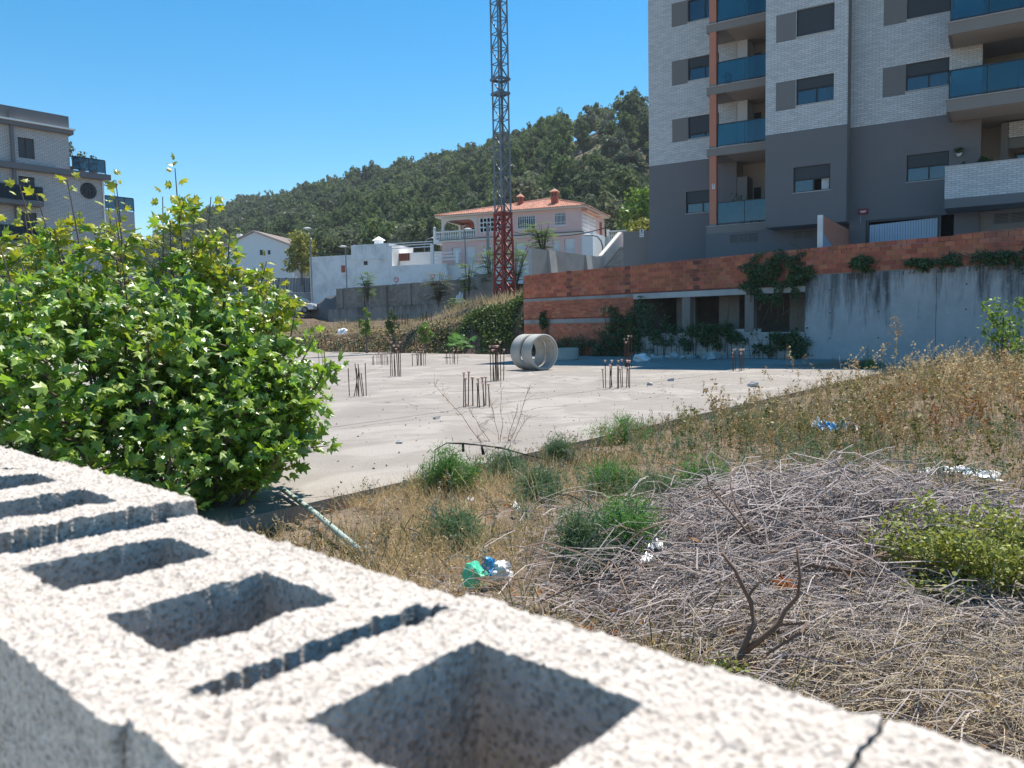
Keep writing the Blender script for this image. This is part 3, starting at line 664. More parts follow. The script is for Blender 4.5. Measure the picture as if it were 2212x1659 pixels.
m = MB(); WF.box(m, -7.42, 0.0, -0.35, 0.012, 2.42, 2.652); part(m, 'lintel', M['pale_concrete'], bw, bevel=0.01)
for a, b in ((-5.08, -4.71), (-2.35, -1.98)):
    p = MB(); WF.box(p, a + 0.005, b - 0.005, -0.30, -0.012, 0.0, 2.42); po = part(p, 'pillar', M['greymortar'], bw)
    z = 0.99
    while z < 2.40:
        q = MB(); WF.box(q, a, b, -0.31, 0.0, z, min(z + 0.185, 2.418)); c = q.build('pillar_block', M['pale_concrete'], po); c.matrix_parent_inverse = Matrix.Translation(-bw.location); z += 0.197
# block plinth below the openings
lowb = lay_bricks(WF, 0.0, -7.4, -0.0, -0.1, 0.98, 0.39, 0.185, 0.012, rng=rg, jitter=0.003) + [(-2.75, -2.36, 0.985, 1.11, 0), (-1.97, -1.7, 0.985, 1.11, 0)]
m = MB(); WF.box(m, -7.4, 0.0, -0.2, -0.012, -0.2, 0.95); part(m, 'plinth_mortar', M['greymortar'], bw)
brick_part_at(WF, lowb, 0.1, M['pale_concrete'], bw, len(lowb), shown, 'plinth_block')
# the dark undercroft behind the bays
u = MB()
WF.q(u, -5.2, -7.6, 0.2, -0.2, 2.9); 
for uu in (-7.5, 0.1): u.quad(WF.P(uu, -0.25, -0.2), WF.P(uu, -5.2, -0.2), WF.P(uu, -5.2, 2.9), WF.P(uu, -0.25, 2.9))
u.quad(WF.P(-7.6, -0.25, 2.68), WF.P(0.2, -0.25, 2.68), WF.P(0.2, -5.2, 2.68), WF.P(-7.6, -5.2, 2.68)); u.quad(WF.P(-7.6, -0.2, 0.1), WF.P(0.2, -0.2, 0.1), WF.P(0.2, -5.2, 0.1), WF.P(-7.6, -5.2, 0.1))
part(u, 'undercroft', M['concrete'], bw)
for uu, a, b in ((-4.2, 1.6, 2.5), (-6.2, 1.0, 2.5), (-1.2, 1.2, 2.4)):
    m = MB(); WF.box(m, uu, uu + 0.9, -1.6, -1.45, 0.1, b); part(m, 'inner_wall', M['greyblock'], bw)
m = MB().beam(WF.P(-3.25, -0.5, 2.4), WF.P(-3.3, -0.45, 1.25), 0.05); part(m, 'prop', M['bark'], bw)

# ---------------------------------------------------------------- low stained wall and grey block wall along the street
TF = Frame(TS(26.6, 12.0, 0), WF.u)       # u runs right; the walls lie at negative u
M['stain2'] = stainm('stained_low_wall', (0.33, 0.315, 0.295), 3.2, (0.09, 0.083, 0.075), 1.4, tuple(WF.u)[:2], 0.8, 1.2, 0.03)
lw = empty('concrete_wall', TF.P(-10, 0, 0)); tag(lw, 'low streaked concrete wall under the grey block wall beyond the earth bank', 'wall')
for i in range(5):
    m = MB(); TF.box(m, -21.3 + i * 4.3, -21.3 + i * 4.3 + 4.285, -0.3, 0.0, 0.6, 3.12 + 0.05 * (i % 2)); part(m, 'wall_panel', M['stain2'], lw)
gw = empty('block_wall', TF.P(-10, 0, 3.2)); tag(gw, 'grey concrete block wall with piers standing on the low streaked wall', 'wall')
m = MB(); TF.box(m, -20.3, -3.9, -0.42, -0.262, 3.0, 4.86); part(m, 'mortar', M['greymortar'], gw)
gb = lay_bricks(TF, -0.25, -20.3, -3.9, 3.19, 4.9, 0.39, 0.19, 0.012, rng=rg, jitter=0.006)
gb = [b for b in gb if not (b[2] > 4.6 and rg.random() < 0.08)]
brick_part_at(TF, gb, 0.1, M['greyblock'], gw, 290, lambda b: -b[0], 'concrete_block', 'block_courses')
for uu in np.arange(-19.6, -4, 3.05):
    m = MB(); TF.box(m, uu, uu + 0.42, -0.3, -0.1, 3.19, 4.86); part(m, 'pier', M['greyblock'], gw, bevel=0.01)
eb = empty('end_wall', TF.P(-2, 0, 3)); tag(eb, 'grey plastered block pillar wall at the end of the block wall beside the crane', 'wall')
m = MB(); TF.box(m, -3.0, -1.0, -0.5, -0.2, 2.4, 5.15); part(m, 'wall_body', M['concrete'], eb, bevel=0.015)
m = MB(); TF.box(m, -3.85, -3.02, -0.5, -0.2, 2.4, 4.95); part(m, 'wall_step', M['concrete'], eb, bevel=0.015)
# ================================================================ APARTMENT BLOCK
AF = Frame((12.1, 33.9, 0), (math.sin(rad(58)), -math.cos(rad(58)), 0))
ap = empty('apartment_building', AF.P(0, -3, 0)); tag(ap, 'tall apartment block of white brick and grey render with blue glass balconies', 'building')
AI = Matrix.Translation(-ap.location)
def apart(mb, name, mat, parent=None, **k):
    o = mb.build(name, mat, parent or ap, **k); o.matrix_parent_inverse = AI if parent is None else Matrix.Identity(4)
    return o
def sub(mb, name, mat, parent, **k): return mb.build(name, mat, parent, **k)
FLOORS = [9.40, 12.19, 14.98, 17.77, 20.56, 23.35]
GF = 5.85; TOPZ = 26.4; BND = 9.33; WL, WM, WR, WB = -3.2, 0.0, -0.8, -1.4
wl = [(-5.73, -4.2, f + 1.0, f + 2.06) for f in FLOORS] + [(-5.86, -4.3, 6.78, 7.84)]
wm = [(0.07, 1.55, f + 0.98, f + 2.05) for f in FLOORS] + [(-0.02, 1.45, 6.78, 7.83)]
wr = [(4.13, 5.65, f + 1.07, f + 2.12) for f in FLOORS] + [(4.21, 5.70, 6.87, 7.93)]
sec = [('left', WL, -7.8, -3.35, wl, (-6.56, -5.75, 0.93, 2.06), 3.3), ('mid', WM, -1.19, 2.08, wm, (-0.76, 0.05, 0.91, 2.03), 5.41), ('right', WR, 2.08, 6.76, wr, (3.28, 4.11, 1.0, 2.1), 3.3)]
allb = []
for nm, wd, u0, u1, wins, pan, zb in sec:
    m = MB(); wall_holes(m, AF, wd - 0.012, u0, u1, BND, TOPZ, [h for h in wins if h[2] > BND]); wo_ = apart(m, 'brick_wall', M['mortar_grey'])
    m = MB(); holes = [h for h in wins if h[2] < BND]
    if nm == 'right': holes = holes + [(2.72, 5.42, 3.3, 5.47), (5.46, 5.92, 3.3, 5.45)]
    wall_holes(m, AF, wd + 0.004, u0, u1, zb, BND, holes); apart(m, 'rendered_wall', M['render_grey'])
    hs_ = [h for h in wins if h[2] > BND] + [(pan[0], pan[1], f + pan[2], f + pan[3]) for f in FLOORS]
    bs = lay_bricks(AF, wd, u0, u1, BND + 0.004, min(TOPZ, 19.0), 0.262, 0.066, 0.0125, hs_, rng=rg, jitter=0.0008)
    allb += [(b, wo_) for b in bs]
    for f in FLOORS:
        m = MB(); AF.box(m, pan[0], pan[1], wd - 0.05, wd + 0.006, f + pan[2], f + pan[3]); apart(m, 'wall_panel', M['panel_grey'])
def apx(b):
    x, y, Z = to_px(AF.P((b[0] + b[1]) / 2, b[4], b[2])); return Z if (0 < x < 2212 and y > 0) else 1e6 + Z
allb.sort(key=lambda t: apx(t[0]))
# parapet of the ground floor terrace: its bricks show largest
m = MB(); AF.box(m, 5.70, 13, 0.70, 0.985, 5.80, 6.98); par = apart(m, 'terrace_parapet', M['mortar_grey'])
pb = lay_bricks(AF, 1.0, 5.68, 13, 5.835, 7.0, 0.262, 0.066, 0.0125, rng=rg, jitter=0.0008)
brick_part(AF, pb, 0.03, M['wbrick'], par, 170, apx)
m = MB(); AF.box(m, 5.68, 13, 0.66, 1.03, 7.0, 7.04); sub(m, 'coping', M['sill'], par)
m = MB(); AF.box(m, 5.68, 13, -0.75, 1.004, 5.48, 5.80); apart(m, 'terrace_slab', M['render_grey'])
single = [t for t in allb[:130]]; many = [t for t in allb[130:]]
for wo_ in {id(t[1]): t[1] for t in allb}.values():
    brick_part(AF, [t[0] for t in many if t[1] is wo_], 0.03, M['wbrick'], wo_, 0)
    s_ = [t[0] for t in single if t[1] is wo_]
    if s_: brick_part(AF, s_, 0.03, M['wbrick'], wo_, len(s_), apx)
# wall returns, roof, back
P = AF.P
ret = MB()
for u, a, b, z0, z1 in ((-7.8, WL - 9, WL - 0.012, 3.3, TOPZ), (6.76, -3.4, WR - 0.013, 5.8, TOPZ)):
    ret.quad(P(u, a, z0), P(u, b, z0), P(u, b, z1), P(u, a, z1))
ret.quad(P(2.08, WR, 5.41), P(2.08, WM - .013, 5.41), P(2.08, WM - .013, TOPZ), P(2.08, WR, TOPZ)); ret.quad(P(-1.19, -4, 5.41), P(-1.19, WM - .013, 5.41), P(-1.19, WM - .013, TOPZ), P(-1.19, -4, TOPZ))
ret.quad(P(-1.19, WM - .001, 5.412), P(2.08, WM - .001, 5.412), P(2.08, -1.4, 5.412), P(-1.19, -1.4, 5.412))
apart(ret, 'return_wall', M['panel_grey'])
back = MB(); AF.box(back, -7.78, 13, -14, -6.5, 3.3, TOPZ); apart(back, 'building_core', M['render_grey'])
rf = MB(); AF.box(rf, -7.9, 13.1, -14.1, WB, TOPZ, TOPZ + 0.35); AF.box(rf, -1.2, 2.1, WB, 0.1, TOPZ, TOPZ + 0.35); apart(rf, 'roof_edge', M['fascia'])
bs_ = MB(); AF.box(bs_, -4.26, 2.07, -3.0, -1.41, 3.2, 5.84); apart(bs_, 'plinth', M['render_grey'])
# windows
rng_w = np.random.default_rng(9)
def window(h, wd, shut, kind=0, cur=0):
    u0, u1, z0, z1 = h; m = MB(); q = wd - 0.13; f = 0.05
    AF.box(m, u0, u1, q - 0.05, q, z0, z0 + f); AF.box(m, u0, u1, q - 0.05, q, z1 - f, z1); AF.box(m, u0, u0 + f, q - 0.05, q, z0 + f, z1 - f); AF.box(m, u1 - f, u1, q - 0.05, q, z0 + f, z1 - f)
    zs = z1 - shut * (z1 - z0); um = (u0 + u1) / 2 + 0.05
    if shut < 0.9: AF.box(m, um - 0.035, um + 0.035, q - 0.045, q + 0.004, z0 + f, zs); AF.box(m, u0 + f, u1 - f, q - 0.045, q + 0.004, zs - 0.05, zs)
    wo2 = apart(m, 'window', M['frame_dark'])
    if shut > 0.02:
        m = MB(); n = max(1, int((z1 - zs) / 0.045)); hh = (z1 - zs) / n
        for i in range(n): AF.box(m, u0 + 0.03, u1 - 0.03, wd - 0.10, wd - 0.078, zs + i * hh, zs + (i + 0.86) * hh)
        AF.box(m, u0 + 0.03, u1 - 0.03, wd - 0.105, wd - 0.09, zs, z1); sub(m, 'shutter', M['shutter'], wo2)
    if shut < 0.9:
        panes = [(u0 + f, um - 0.035), (um + 0.035, u1 - f)]
        for i, (a, b) in enumerate(panes):
            if kind == 1 and i == 1: continue      # sash slid open
            m = MB(); AF.box(m, a, b, q - 0.03, q - 0.022, z0 + f, zs - 0.05); sub(m, 'pane', M['glass'], wo2)
        m = MB(); r = q - 0.5; AF.q(m, r, u0 - 0.2, u1 + 0.2, z0 - 0.2, z1 + 0.2)
        for uu in (u0 - .2, u1 + .2): m.quad(P(uu, r, z0 - .2), P(uu, q - .06, z0 - .2), P(uu, q - .06, z1 + .2), P(uu, r, z1 + .2))
        sub(m, 'room', M['room'], wo2)
        for a, b in (((u0 + 0.06, um - 0.2),) if cur == 1 else ((um + 0.3, u1 - 0.08),) if cur == 2 else ((um + .1, um + .35),) if cur == 3 else ()):
            m = MB(); n = 12
            for i in range(n):
                c, d = a + (b - a) * i / n, a + (b - a) * (i + 1) / n; w0, w1 = q - 0.12 + 0.02 * (i % 2), q - 0.12 + 0.02 * ((i + 1) % 2)
                m.quad(P(c, w0, z0), P(d, w1, z0), P(d, w1, zs), P(c, w0, zs))
            sub(m, 'curtain', M['curtain'], wo2)
    m = MB(); AF.box(m, u0 - 0.03, u1 + 0.03, wd - 0.12, wd + 0.035, z0 - 0.035, z0 - 0.002); sub(m, 'sill', M['sill'], wo2)
    return wo2
for i, h in enumerate(wl): window(h, WL, [0.78, 0.42, 0.0, 0.5, 0.3, 0.6, 0.52][i], 0, [0, 3, 0, 1, 0, 2, 1][i])
for i, h in enumerate(wm): window(h, WM, [0.40, 1.0, 0.5, 0.3, 0.7, 0.4, 0.48][i], [0, 0, 0, 0, 0, 0, 1][i], [3, 0, 1, 0, 2, 0, 2][i])
for i, h in enumerate(wr): window(h, WR, [0.45, 1.0, 0.4, 0.3, 0.5, 0.6, 0.45][i], 0, [3, 0, 1, 0, 0, 2, 1][i])
# recessed balconies with the orange column
m = MB(); zc = [(GF, FLOORS[0] - 0.36)] + [(a, b - 0.36) for a, b in zip(FLOORS, FLOORS[1:])]
for z0, z1 in zc:
    m = MB(); AF.box(m, -4.10, -3.78, WB - 0.32, WB - 0.02, z0 + 0.10, z1); c = apart(m, 'column', M['orange'])
    m = MB(); AF.box(m, -4.11, -3.77, WB - 0.33, WB - 0.012, z0, z0 + 0.098); sub(m, 'column_foot', M['fascia'], c)
bal = MB()
for f in FLOORS: pass
for i, f in enumerate([GF] + FLOORS):
    m = MB(); AF.box(m, -4.22, -1.2, -4.3, WB, f - 0.36, f - 0.025); s_ = apart(m, 'balcony_slab', M['fascia'])
    m = MB(); AF.box(m, -4.26, -1.2, -4.3, WB + 0.04, f - 0.025, f); sub(m, 'slab_trim', M['sill'], s_)
    m = MB(); AF.box(m, -3.34, -1.2, -4.2, WB - 0.05, f - 0.372, f - 0.361); sub(m, 'soffit', M['soffit'], s_)
    # glass front
    m = MB(); AF.box(m, -3.74, -1.22, WB - 0.10, WB - 0.05, f + 1.02, f + 1.06); AF.box(m, -3.74, -1.22, WB - 0.09, WB - 0.06, f + 0.07, f + 0.10)
    for uu in (-3.74, -2.5, -1.26): AF.box(m, uu, uu + 0.03, WB - 0.12, WB - 0.10, f, f + 1.02)
    r = apart(m, 'balcony_rail', M['frame_dark'])
    for a, b in ((-3.70, -2.50), (-2.47, -1.25)):
        m = MB(); AF.box(m, a, b, WB - 0.08, WB - 0.07, f + 0.10, f + 1.02); sub(m, 'pane', M['rail_glass'], r)
rec = MB(); AF.q(rec, -4.2, -3.35, -1.19, 3.3, TOPZ); rec.quad(P(-3.35, -4.2, GF), P(-3.35, WL, GF), P(-3.35, WL, TOPZ), P(-3.35, -4.2, TOPZ)); apart(rec, 'balcony_back_wall', M['soffit'])
for f in [GF] + FLOORS:
    m = MB(); AF.box(m, -3.34, -2.85, -4.19, WL - 0.02, f, f + 2.43); apart(m, 'balcony_pier', M['panel_grey'] if f == GF else M['wbrick'])
    m = MB(); AF.box(m, -2.15, -1.22, -4.22, -4.17, f + 0.02, f + 2.0); d = apart(m, 'balcony_door', M['frame_dark']); m = MB(); AF.box(m, -2.08, -1.25, -4.168, -4.16, f + 0.1, f + 1.92); sub(m, 'pane', M['glass'], d)
    m = MB(); AF.box(m, -2.78, -2.45, -4.22, -4.16, f + 0.02, f + 2.0); apart(m, 'balcony_door', M['room'])
# right-hand balconies
for i, f in enumerate(FLOORS):
    f += 0.08; m = MB(); AF.box(m, 5.68, 13, -2.9, 1.0, f - 0.46, f - 0.025); s_ = apart(m, 'balcony_slab', M['fascia'])
    m = MB(); AF.box(m, 5.65, 13, -0.79, 1.04, f - 0.025, f); sub(m, 'slab_trim', M['sill'], s_)
    m = MB(); AF.box(m, 5.80, 13, -0.78, 0.9, f - 0.475, f - 0.461); sub(m, 'soffit', M['soffit'], s_)
    m = MB(); AF.box(m, 5.74, 13, 0.86, 0.92, f + 1.03, f + 1.08); AF.box(m, 5.74, 13, 0.875, 0.905, f + 0.07, f + 0.10); AF.box(m, 5.74, 5.80, -0.79, 0.86, f + 1.03, f + 1.08)
    for k in range(6): AF.box(m, 5.74 + 1.2 * k, 5.775 + 1.2 * k, 0.84, 0.86, f, f + 1.03)
    r = apart(m, 'balcony_rail', M['frame_dark'])
    for k in range(6):
        m = MB(); AF.box(m, 5.79 + 1.2 * k, 5.79 + 1.2 * k + 1.165, 0.885, 0.895, f + 0.10, f + 1.03); sub(m, 'pane', M['rail_glass'], r)
    m = MB(); AF.box(m, 5.765, 5.775, -0.78, 0.84, f + 0.10, f + 1.03); sub(m, 'pane', M['rail_glass'], r)
m = MB(); AF.q(m, -3.0, 6.76, 13, 5.8, TOPZ); apart(m, 'balcony_back_wall', M['soffit'])
for f in [5.80] + FLOORS:
    m = MB(); AF.box(m, 7.9, 10.4, -3.0, -2.93, f, f + 2.1); d = apart(m, 'balcony_door', M['frame_dark']); m = MB(); AF.box(m, 8.0, 10.3, -2.925, -2.915, f + .1, f + 2.0); sub(m, 'pane', M['glass'], d)
m = MB(); AF.box(m, 7.42, 7.66, -2.2, -1.9, 5.8, 8.95); apart(m, 'terrace_column', M['panel_grey'])
m = MB(); AF.box(m, 7.67, 13, -2.2, -1.95, 8.35, 8.95); AF.box(m, 7.67, 13, -2.2, -2.0, 7.95, 8.34); apart(m, 'terrace_beam', M['panel_grey'])
bb = lay_bricks(AF, -1.93, 7.67, 13, 8.36, 8.95, 0.262, 0.066, 0.0125, rng=rg); brick_part(AF, bb, 0.03, M['wbrick'], ap.children[-1], 0)
# ground floor: louvres, garage door, dark doorway, recessed wall
def louvre(u0, u1, z0, z1, wd, n):
    m = MB(); du = (u1 - u0) / n
    for i in range(n):
        a, b = u0 + i * du, u0 + (i + 1) * du - 0.03
        AF.box(m, a, b, wd, wd + 0.03, z0, z0 + 0.03); AF.box(m, a, b, wd, wd + 0.03, z1 - 0.03, z1); AF.box(m, a, a + 0.03, wd, wd + 0.03, z0 + .03, z1 - .03); AF.box(m, b - 0.03, b, wd, wd + 0.03, z0 + .03, z1 - .03)
    v = apart(m, 'vent_grille', M['panel_grey'])
    m = MB(); AF.box(m, u0 + .02, u1 - .04, wd + .001, wd + .006, z0 + .02, z1 - .02); sub(m, 'vent_opening', M['frame_dark'], v)
    k = 6
    for j in range(k):
        m = MB(); zz = z0 + 0.05 + (z1 - z0 - 0.09) * j / k; AF.box(m, u0 + .03, u1 - .06, wd + .007, wd + .025, zz, zz + 0.022); sub(m, 'slat', M['panel_grey'], v)
louvre(-3.15, -1.85, 4.98, 5.40, -1.41, 3); louvre(-0.35, 0.62, 4.98, 5.32, -1.41, 2)
gd = MB(); AF.box(gd, 2.74, 2.84, WR - .2, WR + .01, 3.3, 5.46); AF.box(gd, 5.36, 5.41, WR - .2, WR + .01, 3.3, 5.46); AF.box(gd, 2.84, 5.36, WR - .2, WR + .01, 5.38, 5.46); g_ = apart(gd, 'garage_door', M['frame_dark'])
n = 26
for i in range(n):
    a = 2.86 + i * (2.5 / n); m = MB(); AF.box(m, a, a + 2.5 / n - 0.014, WR - 0.10 + 0.012 * (i % 2), WR - 0.05 + 0.012 * (i % 2), 3.3, 5.27 + 0.1 * i / n); sub(m, 'door_slat', M['garage'], g_)
m = MB(); AF.q(m, WR - 1.2, 2.0, 7.4, 3.3, 5.8); apart(m, 'garage_interior', M['room'])
m = MB(); AF.box(m, 5.93, 13, -1.4, -1.0, 3.3, 5.48); apart(m, 'recessed_wall', M['fascia'])
louvre(7.25, 8.35, 4.95, 5.36, -0.995, 2)
m = MB(); AF.box(m, 2.44, 2.80, WR + .005, WR + .10, 5.74, 5.95); al = apart(m, 'alarm_box', M['alarm'], bevel=0.012)
m = MB(); AF.box(m, 2.50, 2.74, WR + .101, WR + .104, 5.83, 5.87); AF.box(m, 2.54, 2.70, WR + .101, WR + .104, 5.79, 5.81); sub(m, 'lettering', M['sign_white'], al)
m = MB(); AF.box(m, 2.515, 2.525, WR + .005, WR + .02, 5.4, 5.74); sub(m, 'cable', M['sign_white'], al)
def plate(u, wd, z, fr_, parent, s=1.0):
    m = MB(); fr_.box(m, u, u + .14 * s, wd, wd + .008, z + .13 * s, z + .23 * s); fr_.box(m, u, u + .14 * s, wd, wd + .008, z, z + .11 * s); p = m.build('notice_plate', M['sign_white'], parent)
    if parent is ap: p.matrix_parent_inverse = AI
    m = MB(); fr_.box(m, u + .04 * s, u + .10 * s, wd + .009, wd + .011, z + .165 * s, z + .21 * s); fr_.box(m, u + .03 * s, u + .11 * s, wd + .009, wd + .011, z + .142 * s, z + .15 * s)
    for k in range(3): fr_.box(m, u + (.03 + .032 * k) * s, u + (.045 + .032 * k) * s, wd + .009, wd + .011, z + .03 * s, z + .07 * s)
    q = m.build('print', M['ink'], p); return p
plate(-3.98, WB - 0.02, 7.55, AF, ap, 1.0)
# things on the balconies
def pot_plant(u, wd, z, label, s=1.0, group=None):
    t = empty('potted_plant', P(u, wd, z)); tag(t, label, 'plant', group)
    MB().lathe([(0.0, 0), (0.09 * s, 0), (0.13 * s, 0.2 * s), (0.115 * s, 0.2 * s), (0.1 * s, 0.17 * s), (0, 0.17 * s)], n=12).build('pot', M['plastic_white'], t, smooth=True)
    V, F = crown_tris(np.random.default_rng(int(u * 10) % 97), 14, 14, 0.17 * s, 0.2 * s, 0.07, 0.5, 0.33 * s); obj('foliage', np_mesh('foliage', V, F, M['ivy']), t)
wb = empty('wall_planter', P(6.05, WR + 0.13, 7.62)); tag(wb, 'white wall planter with a small plant beside the terrace window', 'planter')
MB().lathe([(0.0, 0), (0.06, 0.02), (0.12, 0.14), (0.11, 0.14), (0, 0.1)], n=12).build('pot', M['plastic_white'], wb, smooth=True)
V, F = crown_tris(np.random.default_rng(8), 12, 14, 0.16, 0.12, 0.06, 0.5, 0.2); obj('foliage', np_mesh('foliage', V, F, M['ivy']), wb)
pot_plant(6.85, -0.55, 7.06 + 0.0, 'potted plant on the white plinth at the terrace parapet', 0.8)
pl_ = MB(); AF.box(pl_, 6.76, 6.93, -0.66, -0.45, 5.8, 7.055); tag(pl_.build('plant_stand', M['panel_grey']), 'tall grey stand carrying a potted plant behind the terrace parapet', 'stand')
for i, (u, z) in enumerate(((6.25, 6.82), (7.05, 6.86))):
    pot_plant(u, 0.45, z - 0.12, ['low dark bush showing over the white brick parapet, nearer the window', 'low dark bush showing over the white brick parapet, below the plant stand'][i], 0.9)
pot_plant(-2.95, -1.9, GF, 'tall leafy potted plant behind the lowest balcony glass', 2.6); pot_plant(-2.55, -2.0, GF, 'smaller leafy potted plant behind the lowest balcony glass', 1.5)
t = empty('garden_table', P(-1.85, -2.1, GF)); tag(t, 'covered table with chairs behind the lowest balcony glass', 'table')
m = MB(); AF.box(m, -2.2, -1.45, -2.4, -1.8, GF + 0.72, GF + 0.75); o = m.build('table_top', M['plastic_white'], t); o.matrix_parent_inverse = Matrix.Translation(-t.location)
for a in (-2.15, -1.55):
    for b in (-2.35, -1.9): m = MB(); AF.box(m, a, a + .05, b, b + .05, GF, GF + .72); o = m.build('leg', M['plastic_white'], t); o.matrix_parent_inverse = Matrix.Translation(-t.location)
pot_plant(-3.4, -1.95, FLOORS[1], 'spiky potted plant behind the second balcony glass', 1.3)
# fin wall by the garage ramp, orange above and lilac below
fw = empty('ramp_wall', P(2.0, 2, 3.3)); tag(fw, 'orange and lilac ramp wall with a white end post behind the brick wall', 'wall')
FI = Matrix.Translation(-fw.location)
m = MB(); 
for uu in (1.93, 2.07):
    pts = [P(uu, 4.75, 4.55), P(uu, -0.79, 3.5), P(uu, -0.79, 5.15), P(uu, 4.75, 5.13)]
    m.quad(*(pts if uu > 2 else pts[::-1]))
m.quad(P(1.93, 4.75, 5.13), P(2.07, 4.75, 5.13), P(2.07, -.79, 5.15), P(1.93, -.79, 5.15)); o = m.build('upper_band', M['orange'], fw); o.matrix_parent_inverse = FI
m = MB(); AF.box(m, 1.94, 2.06, -0.78, 4.74, 3.3, 3.52)
for uu in (1.935, 2.065):
    pts = [P(uu, 4.75, 3.3), P(uu, -0.79, 3.3), P(uu, -0.79, 3.5), P(uu, 4.75, 4.55)]
    m.quad(*(pts if uu > 2 else pts[::-1]))
o = m.build('lower_band', M['lilac'], fw); o.matrix_parent_inverse = FI
m = MB(); AF.box(m, 1.90, 2.075, 4.755, 4.90, 3.3, 5.16); o = m.build('end_post', M['old_white'], fw); o.matrix_parent_inverse = FI
# ================================================================ HOUSES ALONG THE UPPER STREET
K = 1.80832
def c3(a, b): return (1100 + a * .6781) / K, (600 + b * .6781) / K
def c7(a, b): return (1650 + a * .2713) / K, (700 + b * .2713) / K
def c8(a, b): return (2050 + a * .2712) / K, (700 + b * .2712) / K
def c2(a, b): return (a * .5877) / K, (350 + b * .5877) / K
class House:
    def __init__(s, name, label, fr, loc): s.r = empty(name, loc); tag(s.r, label, 'house'); s.f = fr; s.I = Matrix.Translation(-s.r.location)
    def add(s, mb, name, mat, parent=None, **k):
        o = mb.build(name, mat, parent or s.r, **k)
        if parent is None: o.matrix_parent_inverse = s.I
        return o
    def box(s, name, mat, u0, u1, w0, w1, z0, z1, parent=None, **k):
        m = MB(); s.f.box(m, u0, u1, w0, w1, z0, z1); return s.add(m, name, mat, parent, **k)
    def rect(s, A, B, wd=0.0):
        a, b = s.f.uz(*A, wd), s.f.uz(*B, wd); return min(a[0], b[0]), max(a[0], b[0]), min(a[1], b[1]), max(a[1], b[1])
# ---------------------------------------------------------------- pink house
C0 = hit_y(1256, 447, 78.0); PFR = Frame((C0.x, C0.y, 0), (math.sin(rad(69)), -math.cos(rad(69)), 0))
H = House('pink_house', 'pink two-storey house with terracotta roof, arched terrace and red chimneys', PFR, PFR.P(-7, -4, 5))
EA, FL, LB = 12.72, 10.42, 7.75; UL = -15.2; DEP = 9.0
wins_u = [H.rect(c7(1372, 540), c7(1625, 700)), H.rect(c8(434, 488), c8(590, 658))]
tu0, tu1 = PFR.uz(*c7(372, 700))[0], PFR.uz(*c7(790, 700))[0]
lat = H.rect(c7(825, 562), c7(1135, 748))
m = MB(); wall_holes(m, PFR, 0.0, tu1, 0.0, FL, EA, wins_u + [lat], 0.15); H.add(m, 'upper_wall', M['pink'])
m = MB(); PFR.box(m, tu1, -0.02, -DEP, -0.3, FL, EA - 0.05); 
m2 = MB(); m2.quad(PFR.P(0, -DEP, FL), PFR.P(0, -DEP, EA), PFR.P(0, 0, EA), PFR.P(0, 0, FL)); m2.quad(PFR.P(tu1, 0, FL), PFR.P(tu1, 0, EA), PFR.P(tu1, -DEP, EA), PFR.P(tu1, -DEP, FL)); H.add(m2, 'end_wall', M['pink'])
m = MB(); PFR.q(m, -0.6, tu1, 0, FL, EA); H.add(m, 'room', M['room'])
# lower storey with shutters and white rails
lowr = [H.rect(c7(425, 985), c7(562, 1250)), H.rect(c7(618, 968), c7(758, 1238)), H.rect(c7(885, 948), c7(1028, 1222)), H.rect(c7(1085, 935), c7(1200, 1200)), H.rect(c7(1342, 915), c7(1488, 1180)), H.rect(c8(400, 880), c8(500, 1110)), H.rect(c8(570, 858), c8(722, 1095))]
m = MB(); wall_holes(m, PFR, 0.0, UL, 0.0, LB, FL - 0.28, lowr, 0.18); H.add(m, 'lower_wall', M['pink'])
H.box('white_base', M['white_paint'], UL - 0.02, 0.02, -1.0, 0.03, 4.2, LB)
H.box('body', M['pink'], UL + .01, -.01, -DEP, -0.19, 4.2, FL - 0.3)
for r in lowr:
    zm = r[2] + (r[3] - r[2]) * 0.44
    m = MB(); n = 14
    for i in range(n):
        z = zm + (r[3] - zm) * i / n; PFR.box(m, r[0] + .03, r[1] - .03, -0.13, -0.11, z, z + (r[3] - zm) / n * 0.85)
    PFR.box(m, r[0] + .02, r[1] - .02, -0.15, -0.135, r[2], r[3]); wn = H.add(m, 'window', M['white_paint'])
    m = MB(); k = 8
    for i in range(k + 1):
        uu = r[0] + .03 + (r[1] - r[0] - .09) * i / k; PFR.box(m, uu, uu + 0.03, -0.02, 0.01, r[2] + .03, zm - .02)
    PFR.box(m, r[0], r[1], -0.025, 0.015, zm - .03, zm + .02); PFR.box(m, r[0], r[1], -0.025, 0.015, r[2] - .01, r[2] + .03); H.add(m, 'rail', M['white_paint'], wn)
for r in wins_u:
    m = MB(); PFR.box(m, r[0], r[1], -.14, -.12, r[2], r[3]); wn = H.add(m, 'window', M['car_glass'])
    m = MB()
    for i in range(9):
        uu = r[0] + (r[1] - r[0]) * i / 8; PFR.box(m, uu - .02, uu + .02, -.02, .02, r[2], r[3])
    for z in (r[2] + .05, r[2] + .3, r[3] - .25, r[3] - .05): PFR.box(m, r[0], r[1], -.025, .015, z - .018, z + .018)
    H.add(m, 'grille', M['white_paint'], wn)
    m = MB(); PFR.box(m, r[0] - .08, r[1] + .08, -.1, .06, r[2] - .1, r[2] - .01); H.add(m, 'sill', M['white_paint'], wn)
